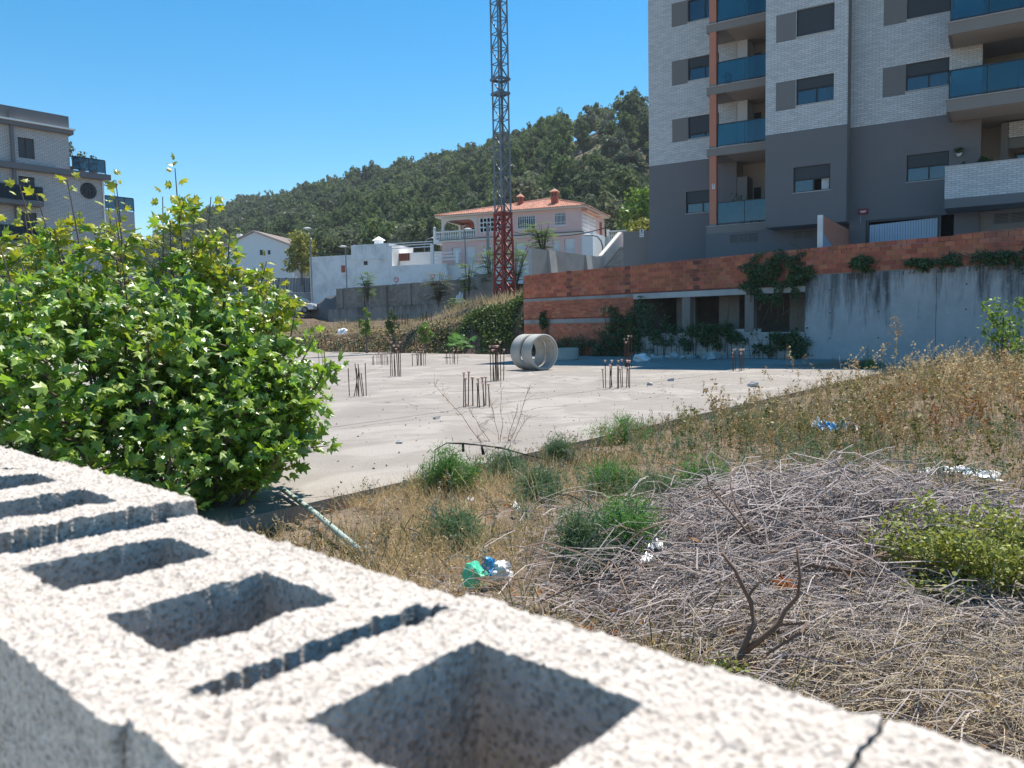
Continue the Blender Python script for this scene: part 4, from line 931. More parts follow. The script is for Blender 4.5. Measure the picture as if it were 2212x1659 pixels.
def lattice(fr, r, wd, name='lattice_screen'):
    """pierced screen of oval blocks"""
    m = MB(); step = 0.42; nu = max(1, round((r[1] - r[0]) / step)); nz = max(1, round((r[3] - r[2]) / step)); du, dz = (r[1] - r[0]) / nu, (r[3] - r[2]) / nz
    for i in range(nu + 1):
        u = r[0] + i * du; fr.box(m, u - .03, u + .03, wd - .1, wd, r[2], r[3])
    for j in range(nz + 1):
        z = r[2] + j * dz; fr.box(m, r[0], r[1], wd - .1, wd + .004, z - .03, z + .03)
    for i in range(nu):
        for j in range(nz):
            cu, cz = r[0] + (i + .5) * du, r[2] + (j + .5) * dz; hz = (i + j) % 2
            for sgn in (-1, 1):
                pts = []
                for k in range(9):
                    a = math.pi * k / 8; x, y = 0.42 * du * math.cos(a), sgn * 0.10 + sgn * 0.09 * math.sin(a)
                    p = (cu + x, cz + y) if hz else (cu + y, cz + x); pts.append(fr.P(p[0], wd - .04, p[1]))
                m.tube(pts, 0.03, 4)
    return H.add(m, name, M['white_paint'])
lattice(PFR, lat, 0.02)
EFR = Frame(PFR.P(0, 0, 0), -PFR.n)      # end wall: u runs away to the right
lattice(EFR, (0.15, 2.1, FL + .05, EA - 0.35), 0.06); lattice(EFR, (2.5, 5.2, FL + .05, EA - 0.35), 0.06)
m = MB(); EFR.box(m, 2.15, 2.45, -.05, .08, FL, EA - .3); H.add(m, 'porch_post', M['white_paint'])
m = MB(); EFR.box(m, -0.2, 5.6, 0.0, 0.6, EA - .34, EA - .24); H.add(m, 'porch_roof', M['terracotta'])
m = MB(); EFR.box(m, 6.9, 7.8, -.02, .03, FL, FL + 1.7); H.add(m, 'door', M['chimney'])
m = MB(); EFR.box(m, 0.0, 5.4, 0.0, 1.1, 4.2, FL - .12); H.add(m, 'white_annex', M['white_paint'])
# band and trim between the storeys
m = MB(); PFR.box(m, UL - .15, 0.1, -.2, .18, FL - .28, FL - .06); H.add(m, 'cornice', M['cream']); m = MB(); PFR.box(m, UL - .2, 0.14, -.2, .24, FL - .06, FL); H.add(m, 'cornice_cap', M['dark_iron'])
m = MB(); PFR.box(m, UL - .5, .45, -DEP - .4, .42, EA, EA + .16); H.add(m, 'eaves', M['cream'])
# terrace: columns, arch brackets, lintel, ceiling, balustrade
m = MB(); PFR.box(m, UL, tu1, -.35, 0, EA - .32, EA - .01); PFR.box(m, UL, UL + .3, -4.6, -.36, EA - .32, EA - .01); H.add(m, 'terrace_beam', M['cream'])
m = MB(); PFR.box(m, UL, tu1, -DEP, -.36, EA - .05, EA - .02); H.add(m, 'terrace_ceiling', M['orange'])
for uu, wd in ((UL, -.3), (tu1 - .32, -.3), (UL, -4.6)):
    m = MB(); PFR.box(m, uu, uu + .3, wd, wd + .28, FL, EA - .3); H.add(m, 'terrace_column', M['cream'], bevel=.03)
for uu, sgn, wd in ((UL + .3, 1, -.05), (tu1 - .32, -1, -.05), (UL + .3, 1, -4.4), (tu1 - .3, -1, -4.4)):
    m = MB(); b0 = len(m.v); pts = []
    for k in range(7):
        a = math.pi / 2 * k / 6; pts.append((uu + sgn * 0.9 * (1 - math.sin(a)), EA - .3 - 0.75 * (1 - math.cos(a))))
    for (x0, z0), (x1, z1) in zip(pts, pts[1:]):
        for ww in (wd, wd - .22): pass
        A = [PFR.P(uu, wd, EA - .3), PFR.P(x0, wd, z0), PFR.P(x1, wd, z1)]; Bq = [p - PFR.n * .22 for p in A]
        m.quad(*A); m.quad(*Bq[::-1]); m.quad(A[1], A[2], Bq[2], Bq[1])
    H.add(m, 'arch_bracket', M['cream'])
m = MB(); PFR.box(m, UL, tu1, -4.75, -4.6, FL, FL + .8); PFR.box(m, UL, tu1, -4.75, -4.6, EA - .6, EA - .06); H.add(m, 'terrace_back', M['orange'])
bx0 = PFR.uz(*c7(165, 800))[0]
m = MB(); PFR.box(m, bx0, UL + .2, -4.4, .15, FL - .35, FL - .02); H.add(m, 'terrace_slab', M['white_paint'])
BP = MB().lathe([(0.05, 0), (0.05, .06), (0.035, .1), (0.075, .28), (0.065, .4), (0.03, .58), (0.05, .66), (0.05, .72)], n=8).mesh('baluster', M['white_paint'], smooth=True)
def balustrade(fr, u0, u1, wd, z, step=0.2):
    m = MB(); fr.box(m, u0, u1, wd - .09, wd + .09, z + .76, z + .88); fr.box(m, u0, u1, wd - .09, wd + .09, z - .02, z + .05); b = H.add(m, 'balustrade', M['white_paint'])
    n = int((u1 - u0) / step)
    for i in range(n):
        o = obj('baluster', BP, b); o.location = fr.P(u0 + (i + .5) * (u1 - u0) / n, wd, z + .05)
    return b
balustrade(PFR, bx0 + .2, tu1 - .3, 0.05, FL)
m = MB(); PFR.box(m, bx0, bx0 + .26, -.1, .16, FL - .02, FL + 1.05); pz = H.add(m, 'balustrade_post', M['white_paint'])
m = MB().lathe([(0.0, 0), (.08, .02), (.16, .16), (.13, .3), (0, .36)], PFR.P(bx0 + .13, .03, FL + 1.05), n=12); H.add(m, 'ball_finial', M['white_paint'], pz, smooth=True)
E2 = Frame(PFR.P(0.6, -5.4, 0), (math.sin(rad(72)), -math.cos(rad(72)), 0)); balustrade(E2, 0.7, 7.2, 0, FL - .35)
for uu in (0.55, 5.8):
    m = MB(); E2.box(m, uu, uu + .26, -.13, .13, FL - .4, FL + .65); pz = H.add(m, 'balustrade_post', M['white_paint'])
m = MB(); E2.box(m, 0.5, 8, -.1, .1, 4.2, FL - .37); H.add(m, 'terrace_wall', M['white_paint'])
# pyramid roof in rows of barrel tiles
OV = .5; R0, R1, R2, R3 = PFR.P(UL - OV, OV, EA + .16), PFR.P(OV, OV, EA + .16), PFR.P(OV, -DEP - OV, EA + .16), PFR.P(UL - OV, -DEP - OV, EA + .16)
APX = PFR.P(-4.6, -DEP / 2, EA + 1.75)
m = MB()
for a, b in ((R0, R1), (R1, R2), (R2, R3), (R3, R0)): m.quad(a, b, APX)
rf_ = H.add(m, 'roof', M['terracotta'])
def tile_rows(a, b, apex, n, name):
    tm = MB(); nn_ = (b - a).cross(apex - a).normalized()
    if nn_.z < 0: nn_ = -nn_
    ed = (b - a).normalized(); t_ap = (apex - a).dot(ed) / (b - a).length; foot = a.lerp(b, t_ap); up = (apex - foot)
    for i in range(n):
        f = (i + .5) / n; h = (f / t_ap) if f < t_ap else (1 - f) / (1 - t_ap); p = a.lerp(b, f); L = up.length * h
        k = max(1, int(L / .42)); wdt = (b - a).length / n
        for j in range(k):
            q0, q1 = p + up * (h * j / k), p + up * (h * (j + 1) / k); r = wdt * .36
            v0 = len(tm.v)
            for q, rr, lift in ((q0 - up.normalized() * .05, r * 1.08, .02), (q1, r * .9, .0)):
                for s_ in range(5):
                    an = math.pi * s_ / 4; tm.v.append(tuple(q + ed * (rr * math.cos(an)) + nn_ * (rr * math.sin(an) * .8 + lift)))
            for s_ in range(4): tm.f.append((v0 + s_, v0 + s_ + 1, v0 + 6 + s_, v0 + 5 + s_))
            tm.f.append((v0, v0 + 1, v0 + 2, v0 + 3, v0 + 4))
    o = H.add(tm, 'roof_tiles', M['terracotta'], rf_); o['kind'] = 'stuff'
tile_rows(R0, R1, APX, 68, 'front'); tile_rows(R1, R2, APX, 40, 'end')
for a in (R0, R1, R2):
    m = MB(); m.tube([a + Vector((0, 0, .05)), APX + Vector((0, 0, .08))], .12, 6); H.add(m, 'hip_ridge', M['terracotta'], rf_)
def chimney(x0, x1, y0, y1, Y, hz):
    A, B = hit_y((x0 + x1) / 2, y0, Y), hit_y((x0 + x1) / 2, y1, Y); wv = (x1 - x0) / 1703 * Y * .72
    m = MB(); m.box((A + B) / 2 - Vector((0, 0, .25)), (wv, wv, (A.z - B.z) - .05), PFR.rot); c = H.add(m, 'chimney', M['chimney'])
    for sx in (-1, 1):
        m = MB(); m.box(A + PFR.u * sx * wv * .25 + PFR.n * wv * .501 - Vector((0, 0, .55)), (wv * .2, .02, .35), PFR.rot); H.add(m, 'flue_opening', M['frame_dark'], c)
    m = MB(); b0 = len(m.v); wv *= .72
    for sx, sy in ((-1, -1), (1, -1), (1, 1), (-1, 1)): m.v.append(tuple(A + PFR.u * sx * wv + PFR.n * -sy * wv + Vector((0, 0, -.26))))
    m.v.append(tuple(A + Vector((0, 0, .1)))); m.f += [(0, 1, 4), (1, 2, 4), (2, 3, 4), (3, 0, 4), (3, 2, 1, 0)]; H.add(m, 'chimney_cap', M['terracotta'], c)
chimney(*[v for p in (c3(1357, 235), c3(1394, 312)) for v in p][::2], c3(0, 235)[1], c3(0, 312)[1], 83.0, 0)
chimney(c3(1550, 0)[0], c3(1597, 0)[0], c3(0, 206)[1], c3(0, 292)[1], 80.5, 0)
# ---------------------------------------------------------------- white houses in the middle
def frame_at(x, y, Y, ang):
    p = hit_y(x, y, Y); return Frame((p.x, p.y, 0), (math.sin(rad(ang)), -math.cos(rad(ang)), 0))
WFm = frame_at(*c3(620, 600), 84.0, 72)
H = House('white_house', 'low whitewashed house with flat roof terraces and stained parapets left of the pink house', WFm, WFm.P(-5, -3, 5))
def uz3(a, b, wd=0.0): return WFm.uz(*c3(a, b), wd)
u_a, z_a = uz3(160, 600); u_b, z_b = uz3(400, 545); u_c, z_c = uz3(618, 512); u_d, z_d = uz3(950, 628); zr = uz3(790, 640)[1]
H.box('left_wing', M['old_white'], u_a, u_b - .01, -5.5, 0.0, 1.5, (z_a + uz3(380, 580)[1]) / 2)
H.box('upper_block', M['old_white'], u_b, u_c, -6.0, 0.02, 1.5, (uz3(400, 532)[1] + z_c) / 2)
H.box('terrace_wall', M['old_white'], u_c + .01, u_d, -0.35, 0.0, 1.5, zr); H.box('terrace_room', M['white_paint'], u_c + .01, u_c + 5.2, -5.6, -2.4, 4.2, uz3(700, 560)[1])
for i in range(4):
    uu = u_b + .3 + i * (u_c - u_b - .5) / 3.3; H.box('parapet_rib', M['old_white'], uu, uu + .25, .021, .09, uz3(500, 600)[1], uz3(500, 524)[1])
H.box('parapet_ledge', M['old_white'], u_b, u_c, .021, .14, uz3(500, 606)[1] - .1, uz3(500, 606)[1])
r = H.rect(c3(344, 645), c3(367, 684)); H.box('window', M['chimney'], r[0], r[1], 0.001, .05, r[2], r[3])
r = H.rect(c3(474, 620), c3(496, 642)); H.box('vent', M['frame_dark'], r[0], r[1], .021, .06, r[2], r[3])
r = H.rect(c3(655, 578), c3(738, 616), -2.4); H.box('window', M['frame_dark'], r[0], r[1], -2.39, -2.34, r[2], r[3])
wn = H.r.children[-1]; m = MB()
for i in range(11): uu = r[0] + (r[1] - r[0]) * i / 10; WFm.box(m, uu - .03, uu + .03, -2.33, -2.29, r[2], r[3])
H.add(m, 'grille', M['chimney'], wn)
for lv in (0.35, 0.75, 1.1):
    m = MB(); WFm.box(m, u_c, u_c + 4.9, -.2, -.14, uz3(680, 560)[1] + lv * .7, uz3(680, 560)[1] + lv * .7 + .09); H.add(m, 'rail', M['white_paint'])
for a, b in ((0, .3), (4.7, 5.0)): H.box('rail_post', M['white_paint'], u_c + a, u_c + b, -.32, -.02, zr, uz3(735, 527)[1])
for lv in (.35, .7, 1.05): H.box('rail', M['white_paint'], u_c + 5.1, u_d + 1.5, -.2, -.12, zr + lv, zr + lv + .12)
for k in range(4): H.box('rail_post', M['white_paint'], u_c + 7.5 + 3.0 * k, u_c + 7.8 + 3.0 * k, -.3, -.02, zr, zr + 1.3)
p = WFm.P(uz3(485, 510)[0], -3, uz3(485, 512)[1]); m = MB().lathe([(.5, 0), (.5, .5), (.75, .5), (0, .95)], p, n=14); H.add(m, 'roof_vent', M['white_paint'])
# ---------------------------------------------------------------- white gabled house on the left
GFm = frame_at(*c2(1490, 1000), 105.0, 80)
H = House('gabled_house', 'white house with a tiled gable and two small windows beside the plane tree bush', GFm, GFm.P(4, -5, 6))
def uz2(a, b, wd=0.0): return GFm.uz(*c2(a, b), wd)
gl, gzl = uz2(1478, 1010); ga, gza = uz2(1690, 948); gr, gzr = uz2(1940, 1040)
gzl = gzr + 0.2
m = MB(); pts = [(gl, 4.5), (gr, 4.5), (gr, gzr), (ga, gza), (gl, gzl)]; F0 = [GFm.P(u, 0, z) for u, z in pts]; F1 = [GFm.P(u, -10, z) for u, z in pts]
m.quad(*F0); m.quad(*F1[::-1])
for i in (0, 1, 4): j = (i + 1) % 5; m.quad(F0[j], F0[i], F1[i], F1[j])
H.add(m, 'wall', M['white_paint'])
def slope(u0, z0, u1, z1):
    m = MB(); T = .12; A = [GFm.P(u0, .25, z0), GFm.P(u1, .25, z1), GFm.P(u1, -10.2, z1), GFm.P(u0, -10.2, z0)]; Bq = [p + Vector((0, 0, T)) for p in A]
    m.quad(*A[::-1]); m.quad(*Bq)
    for i in range(4): j = (i + 1) % 4; m.quad(A[i], A[j], Bq[j], Bq[i])
    rr = H.add(m, 'roof', M['old_tile']); t = MB()
    for k in range(26):
        yy = .2 - k * .4; t.tube([GFm.P(u0, yy, z0 + T), GFm.P(u1, yy, z1 + T)], .11, 6)
    o = H.add(t, 'roof_tiles', M['old_tile'], rr); o['kind'] = 'stuff'
k1 = (gza - gzr) / (gr - ga); slope(ga, gza + .02, gr + .7, gzr - .7 * k1 + .02); slope(gl - .6, gzl - .25, ga, gza + .02)
for A, B in (((1727, 1066), (1748, 1100)), ((1780, 1068), (1798, 1096)), ((1730, 1232), (1756, 1260)), ((1600, 1250), (1640, 1300))):
    r = H.rect(c2(*A), c2(*B)); H.box('window', M['frame_dark'], r[0], r[1], 0.001, .03, r[2], r[3]); wn = H.r.children[-1]
    m = MB(); GFm.box(m, r[0] - .08, r[1] + .08, .0, .10, r[2] - .1, r[2] - .005); H.add(m, 'sill', M['white_paint'], wn)
H.box('lean_to', M['white_paint'], gl - 6.5, gl - .02, -5, -1.0, 4.5, gzl - 1.6); H.box('lean_to_roof', M['terracotta'], gl - 6.7, gl - .02, -5.2, -.8, gzl - 1.6, gzl - 1.4)
m = MB().tube([GFm.P(gl + .9, .06, 7), GFm.P(gl + .9, .06, gzl)], .06, 6); H.add(m, 'drainpipe', M['steel'])
m = MB(); GFm.box(m, gl + .6, gl + 1.2, -3.2, -2.6, gzl, gzl + 2.0); H.add(m, 'chimney', M['white_paint'])
# ---------------------------------------------------------------- apartment block on the left, behind the bush
LFm = Frame(Vector(hit_y(75, 300, 60)).xy.to_3d(), (math.sin(rad(38.5)), math.cos(rad(38.5)), 0))
M['lbrick'] = None
def brickm(name, c1, c2_, sc, fr, mort):
    m, nt, out = _nodes(name); b = _n(nt, 'ShaderNodeBsdfPrincipled'); nt.links.new(b.outputs[0], out.inputs[0])
    g = nt.nodes.new('ShaderNodeNewGeometry').outputs['Position']; d = _n(nt, 'ShaderNodeVectorMath', operation='DOT_PRODUCT'); d.inputs[1].default_value = tuple(fr.u); nt.links.new(g, d.inputs[0])
    s = _n(nt, 'ShaderNodeSeparateXYZ'); nt.links.new(g, s.inputs[0]); c = _n(nt, 'ShaderNodeCombineXYZ'); nt.links.new(d.outputs['Value'], c.inputs[0]); nt.links.new(s.outputs['Z'], c.inputs[1])
    bt = _n(nt, 'ShaderNodeTexBrick'); bt.inputs['Scale'].default_value = 1.0; bt.inputs['Brick Width'].default_value = .29; bt.inputs['Row Height'].default_value = .10; bt.inputs['Mortar Size'].default_value = .014
    bt.inputs['Color1'].default_value = (*c1, 1); bt.inputs['Color2'].default_value = (*c2_, 1); bt.inputs['Mortar'].default_value = (*mort, 1); nt.links.new(c.outputs[0], bt.inputs['Vector'])
    nt.links.new(bt.outputs['Color'], b.inputs['Base Color']); b.inputs['Roughness'].default_value = .8
    bp = _n(nt, 'ShaderNodeBump'); bp.invert = True; bp.inputs['Strength'].default_value = .5; bp.inputs['Distance'].default_value = .01; nt.links.new(bt.outputs['Fac'], bp.inputs['Height']); nt.links.new(bp.outputs[0], b.inputs['Normal'])
    return m
M['lbrick'] = brickm('distant_white_brick', (0.66, 0.63, 0.62), (0.56, 0.54, 0.53), 1, LFm, (0.2, 0.19, 0.185))
M['zinc'] = pm('zinc_sheet', (0.16, 0.155, 0.16), 0.55, 0.2, 0.5, 0.3, 1.2, 0.05, spec=0.4)
H = House('corner_building', 'white brick apartment block with dark metal attic behind the plane tree bush', LFm, LFm.P(-4, -4, 0)); H.r['category'] = 'building'
def uzl(a, b, wd=0.0): return LFm.uz(*c2(a, b), wd)
e1 = uzl(455, 330)[0]; zt0 = uzl(225, 140)[1]; zt1 = uzl(225, 262)[1]; zf1 = uzl(225, 505)[1]; e2 = uzl(690, 640)[0]; zl2 = uzl(690, 590)[1]
e3 = uzl(905, 820)[0]
st = 2.95; winL = []
lw_ = [H.rect(c2(115, 312), c2(235, 465)), H.rect(c2(122, 572), c2(237, 700))]
zz0 = lw_[1][2]
rows = [lw_[1][2] - st * k for k in range(1, 4)]
lw_ += [(lw_[1][0], lw_[1][1], z, z + 1.6) for z in rows] + [(lw_[1][0] + 5.6, lw_[1][1] + 5.9, z, z + 1.6) for z in rows[0:3]] + [(lw_[1][0] + 2.6, lw_[1][1] + 2.9, z, z + 1.6) for z in rows[1:3]]
lw_ = [h for h in lw_ if h[1] < e2 - .2 or h[3] > zf1]
m = MB(); wall_holes(m, LFm, 0, -12, e1, zf1, zt1, [h for h in lw_ if h[2] > zf1], .2); wall_holes(m, LFm, 0, -12, e2, 0, zf1 - .4, [h for h in lw_ if h[3] < zf1 - .4], .2)
m.quad(LFm.P(e1, 0, zf1), LFm.P(e1, -8, zf1), LFm.P(e1, -8, zt1), LFm.P(e1, 0, zt1)); m.quad(LFm.P(e2, 0, 0), LFm.P(e2, -8, 0), LFm.P(e2, -8, zf1), LFm.P(e2, 0, zf1)); H.add(m, 'wall', M['lbrick'])
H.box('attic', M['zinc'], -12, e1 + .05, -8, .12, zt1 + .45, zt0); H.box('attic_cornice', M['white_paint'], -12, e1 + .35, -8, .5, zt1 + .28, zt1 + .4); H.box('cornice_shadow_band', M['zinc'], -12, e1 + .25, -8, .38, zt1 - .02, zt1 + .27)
for uu in (e1 - 4.1, e1 - 8): H.box('downpipe', M['zinc'], uu, uu + .22, .12, .28, zt1 - 7, zt0 - .3)
H.box('floor_band', M['zinc'], -12, e2 + .4, -8, .45, zf1 - .45, zf1 - .02); H.box('floor_band', M['zinc'], -12, e3 + .5, -8, .25, zf1 - 8.6, zf1 - 8.2)
for h in lw_:
    m = MB(); LFm.box(m, h[0], h[1], -.18, -.14, h[2], h[3]); H.add(m, 'window', M['shutter']); wn = H.r.children[-1]
    m = MB(); LFm.box(m, h[0], h[1], -.13, -.10, h[2], h[2] + .05); LFm.box(m, h[0], h[1], -.13, -.10, h[3] - .06, h[3]); LFm.box(m, (h[0] + h[1]) / 2 - .03, (h[0] + h[1]) / 2 + .03, -.13, -.10, h[2], h[3]); H.add(m, 'frame', M['frame_dark'], wn)
# round window
cu, cz = uzl(587, 673); R_ = .56; ring = [LFm.P(cu + R_ * math.cos(a), .03, cz + R_ * math.sin(a)) for a in np.linspace(0, 2 * math.pi, 25)]
m = MB(); m.quad(*ring[:-1]); H.add(m, 'round_window', M['frame_dark']); wn = H.r.children[-1]
m = MB().tube(ring, .07, 6, cap=False)
for k in (-.25, 0, .25): m.tube([LFm.P(cu + k, .05, cz - .48), LFm.P(cu + k, .05, cz + .48)], .025, 4); m.tube([LFm.P(cu - .48, .05, cz + k), LFm.P(cu + .48, .05, cz + k)], .025, 4)
H.add(m, 'frame', M['frame_dark'], wn)
def lrail(u0, u1, wd, z, n):
    m = MB(); LFm.box(m, u0, u1, wd - .03, wd + .03, z + 1.05, z + 1.12)
    for i in range(n + 1): uu = u0 + (u1 - u0) * i / n; LFm.box(m, uu - .03, uu + .03, wd - .03, wd + .03, z, z + 1.05)
    b = H.add(m, 'terrace_rail', M['frame_dark'])
    for i in range(n):
        a, c = u0 + (u1 - u0) * i / n + .04, u0 + (u1 - u0) * (i + 1) / n - .04; m = MB(); LFm.box(m, a, c, wd - .006, wd + .006, z + .08, z + 1.05); H.add(m, 'pane', M['smoke_glass'], b)
lrail(e1 + .1, e2 + .1, .2, zf1, 2)
zbal = uzl(180, 740, .9)[1]; H.box('balcony_slab', M['zinc'], -4.5, uzl(290, 740, .9)[0], 0.01, .95, zbal - .3, zbal); lrail(-4.5, uzl(288, 740, .9)[0], .88, zbal, 3)
H.box('balcony_slab', M['zinc'], -4.5, uzl(290, 740, .9)[0], 0.01, .95, zbal - .3 - st, zbal - st); lrail(-4.5, uzl(288, 740, .9)[0], .88, zbal - st, 3)
H.box('lower_wing', M['lbrick'], e2 + .01, e3, -8, -.3, 0, uzl(800, 800)[1]); lrail(e2 + .2, e3, -.35, uzl(800, 800)[1], 3)
m = MB().tube([LFm.P(e2 - .1, .1, 0), LFm.P(e2 - .1, .1, zf1 - .5)], .07, 6); H.add(m, 'drainpipe', M['white_paint'])
for k, (a, b) in enumerate(((475, 455), (565, 480), (640, 500))):
    u_, z_ = uzl(a, b); t = empty('terrace_plant', LFm.P(u_, -.6, zf1)); tag(t, ['thin pale shrub at the corner of the left roof terrace', 'bushy pot plant behind the smoked glass of the left roof terrace', 'trailing pot plant at the right end of the left roof terrace'][k], 'plant')
    MB().lathe([(0, 0), (.2, 0), (.28, .4), (0, .4)], n=10).build('pot', M['chimney'], t); V, F = crown_tris(np.random.default_rng(60 + k), 16, 14, .5, .6, .14, .4, [1.6, 1.0, .8][k]); obj('foliage', np_mesh('foliage', V, F, M[['oak', 'ivy', 'ivy'][k]]), t)
# ---------------------------------------------------------------- stair wall, stairs, railing, side wall with plates
SW = frame_at(*c8(95, 1380), 47.0, 90); SW = Frame(SW.O, (math.sin(rad(34)), math.cos(rad(34)), 0))
H = House('stair_wall', 'pale concrete stair wall with buttresses behind the left end of the brick wall', SW, SW.P(4, 0, 3)); H.r['category'] = 'wall'
def uz8(a, b, wd=0.0): return SW.uz(*c8(a, b), wd)
u0, z0 = uz8(95, 1010); u1, z1 = uz8(1110, 1105); u2, z2 = uz8(1385, 780); u3 = u2 + 1.6
zt = (z0 + z1) / 2
m = MB()
poly = [(u0, 2.6), (u3, 2.6), (u3, z2), (u2, z2), (u1, zt), (u0, zt)]
A = [SW.P(u, 0, z) for u, z in poly]; Bq = [SW.P(u, -.22, z) for u, z in poly]; m.quad(*A); m.quad(*Bq[::-1])
for i in range(6): j = (i + 1) % 6; m.quad(A[j], A[i], Bq[i], Bq[j])
H.add(m, 'wall_body', M['pale_concrete'])
for xa, xb in ((335, 430), (870, 945)):
    a, b = uz8(xa, 1200)[0], uz8(xb, 1200)[0]; m = MB(); pr = [(0.0, zt - .02), (.08, zt - .02), (.45, 2.6), (0.0, 2.6)]
    A = [SW.P(a, w_ + .001, z) for w_, z in pr]; Bq = [SW.P(b, w_ + .001, z) for w_, z in pr]; m.quad(*A); m.quad(*Bq[::-1])
    for i in range(4): j = (i + 1) % 4; m.quad(A[i], Bq[i], Bq[j], A[j])
    H.add(m, 'buttress', M['pale_concrete'])
m = MB().beam(SW.P(u1 - .05, -.1, zt + .06), SW.P(u2 + .05, -.1, z2 + .05), .3, .1); H.add(m, 'coping', M['cream'])
stf = empty('staircase', SW.P(u1 + 2, 1, 4)); tag(stf, 'concrete outdoor staircase climbing beside the pale stair wall', 'stairs'); SI = Matrix.Translation(-stf.location)
sa, sza = uz8(1165, 1285, .1); sb, szb = uz8(1400, 985, .1); n = 11
for i in range(n):
    a = sa + (sb - sa) * i / n; z = sza + (szb - sza) * (i + 1) / n; m = MB(); SW.box(m, a, a + (sb - sa) / n * 1.05, .02, 1.7, z - (szb - sza) / n - .02 - .002 * i, z); o = m.build('step', M['concrete'], stf); o.matrix_parent_inverse = SI
rl = empty('stair_railing', SW.P(u1 + 2, 1.75, 4)); tag(rl, 'black iron railing with thin bars along the outdoor staircase', 'railing'); RI = Matrix.Translation(-rl.location)
RA, RB = SW.P(sa - .2, 1.75, sza + .25), SW.P(sb + .6, 1.75, szb + 1.25); 
m = MB().beam(RA, RB, .06); o = m.build('handrail', M['dark_iron'], rl); o.matrix_parent_inverse = RI
for i in range(27):
    p = RA.lerp(RB, (i + .5) / 27); m = MB().tube([p - Vector((0, 0, 1.0)), p], .014 if i % 6 else .03, 5); o = m.build('bar', M['dark_iron'], rl); o.matrix_parent_inverse = RI
pw = MB(); SW.box(pw, u3 - 1.5, u3 + 2.2, .3, 2.0, 3, szb + .02); SW.box(pw, u3 - .4, u3 + 2.2, .25, .3, 3, z2 - .05); o = pw.build('landing_wall', M['pink']); tag(o, 'pink wall at the top landing of the outdoor stairs', 'wall')
sidew = empty('side_wall', AF.P(-9, -6, 4)); tag(sidew, 'grey garden wall joining the apartment block near the stairs', 'wall'); m = MB(); SWz = AF.uz(*c8(1700, 740), -4.2)[1]; AF.box(m, -9.7, -7.82, -4.6, -4.2, 3, SWz); o = m.build('wall_body', M['panel_grey'], sidew); o.matrix_parent_inverse = Matrix.Translation(-sidew.location)
u_, z_ = AF.uz(*c8(1655, 835), -4.2); p_ = plate(u_, -4.195, z_, AF, sidew, 1.7); p_.matrix_parent_inverse = Matrix.Translation(-sidew.location)
# ================================================================ CRANE
CX = hit_y(1090, 637, 52.0); cr = empty('tower_crane', (CX.x, CX.y, 2.6), rad(38)); tag(cr, 'tall lattice tower crane mast, red at the foot and grey above', 'crane')
BEAM = {k: MB().box((0, 0, 0.5), (1, 1, 1)).mesh('mast_bar', M[k]) for k in ('crane_red', 'crane_grey')}
def bar(name, p, q, wd, mt, par):
    p, q = Vector(p), Vector(q); d = q - p; o = bpy.data.objects.new(name, BEAM[mt]); COL.objects.link(o); o.parent = par
    o.matrix_local = Matrix.Translation(p) @ d.to_track_quat('Z', 'Y').to_matrix().to_4x4() @ Matrix.Diagonal((wd, wd, d.length, 1)); return o
def mast(z0, z1, h0, h1, nb, mt, name, leg, br, xb):
    s = bpy.data.objects.new(name, None); COL.objects.link(s); s.parent = cr; s.empty_display_size = .2
    cs = ((-1, -1), (1, -1), (1, 1), (-1, 1))
    for x, y in cs: bar('mast_leg', (x * h0, y * h0, z0), (x * h1, y * h1, z1), leg, mt, s)
    for i in range(nb):
        a, b = z0 + (z1 - z0) * i / nb, z0 + (z1 - z0) * (i + 1) / nb; ha, hb = h0 + (h1 - h0) * i / nb, h0 + (h1 - h0) * (i + 1) / nb
        for k in range(4):
            (x0, y0), (x1, y1) = cs[k], cs[(k + 1) % 4]
            if xb: bar('diagonal_brace', (x0 * ha, y0 * ha, a), (x1 * hb, y1 * hb, b), br, mt, s); bar('diagonal_brace', (x1 * ha, y1 * ha, a), (x0 * hb, y0 * hb, b), br, mt, s)
            elif (i + k) % 2: bar('diagonal_brace', (x0 * ha, y0 * ha, a), (x1 * hb, y1 * hb, b), br, mt, s)
            else: bar('diagonal_brace', (x1 * ha, y1 * ha, a), (x0 * hb, y0 * hb, b), br, mt, s)
            bar('cross_bar', (x0 * hb, y0 * hb, b), (x1 * hb, y1 * hb, b), br * .9, mt, s)
    return s
z1r = hit_y(1085, 462, 52).z - 2.6; z2r = hit_y(1081, 172, 52).z - 2.6
mast(0, z1r, .49, .385, 7, 'crane_red', 'base_section', .13, .06, True)
mast(z1r + .04, z2r, .365, .36, 10, 'crane_grey', 'lower_mast', .10, .05, False)
mast(z2r + .02, z2r + 17, .375, .37, 18, 'crane_grey', 'upper_mast', .10, .05, False)
for zz, wdt in ((z1r, .9), (z2r - .9, .9), (z2r, .95)):
    m = MB()
    for sx, sy, lx, ly in ((0, -1, 1, 0), (0, 1, 1, 0), (-1, 0, 0, 1), (1, 0, 0, 1)): m.box((sx * wdt * .45, sy * wdt * .45, zz), (wdt if lx else .1, wdt * .8 if ly else .1, .16))
    m.build('collar', M['crane_red'] if zz == z1r else M['crane_grey'], cr)
m = MB().tube([(-.05, .1, 0), (-.05, .1, z2r + 16)], .035, 6); m.build('ladder_rail', M['crane_grey'], cr); MB().tube([(.25, .1, 0), (.25, .1, z2r + 16)], .035, 6).build('ladder_rail', M['crane_grey'], cr)
m = MB().box((0, 0, -.4), (1.8, 1.8, .8)); m.build('footing', M['concrete'], cr)
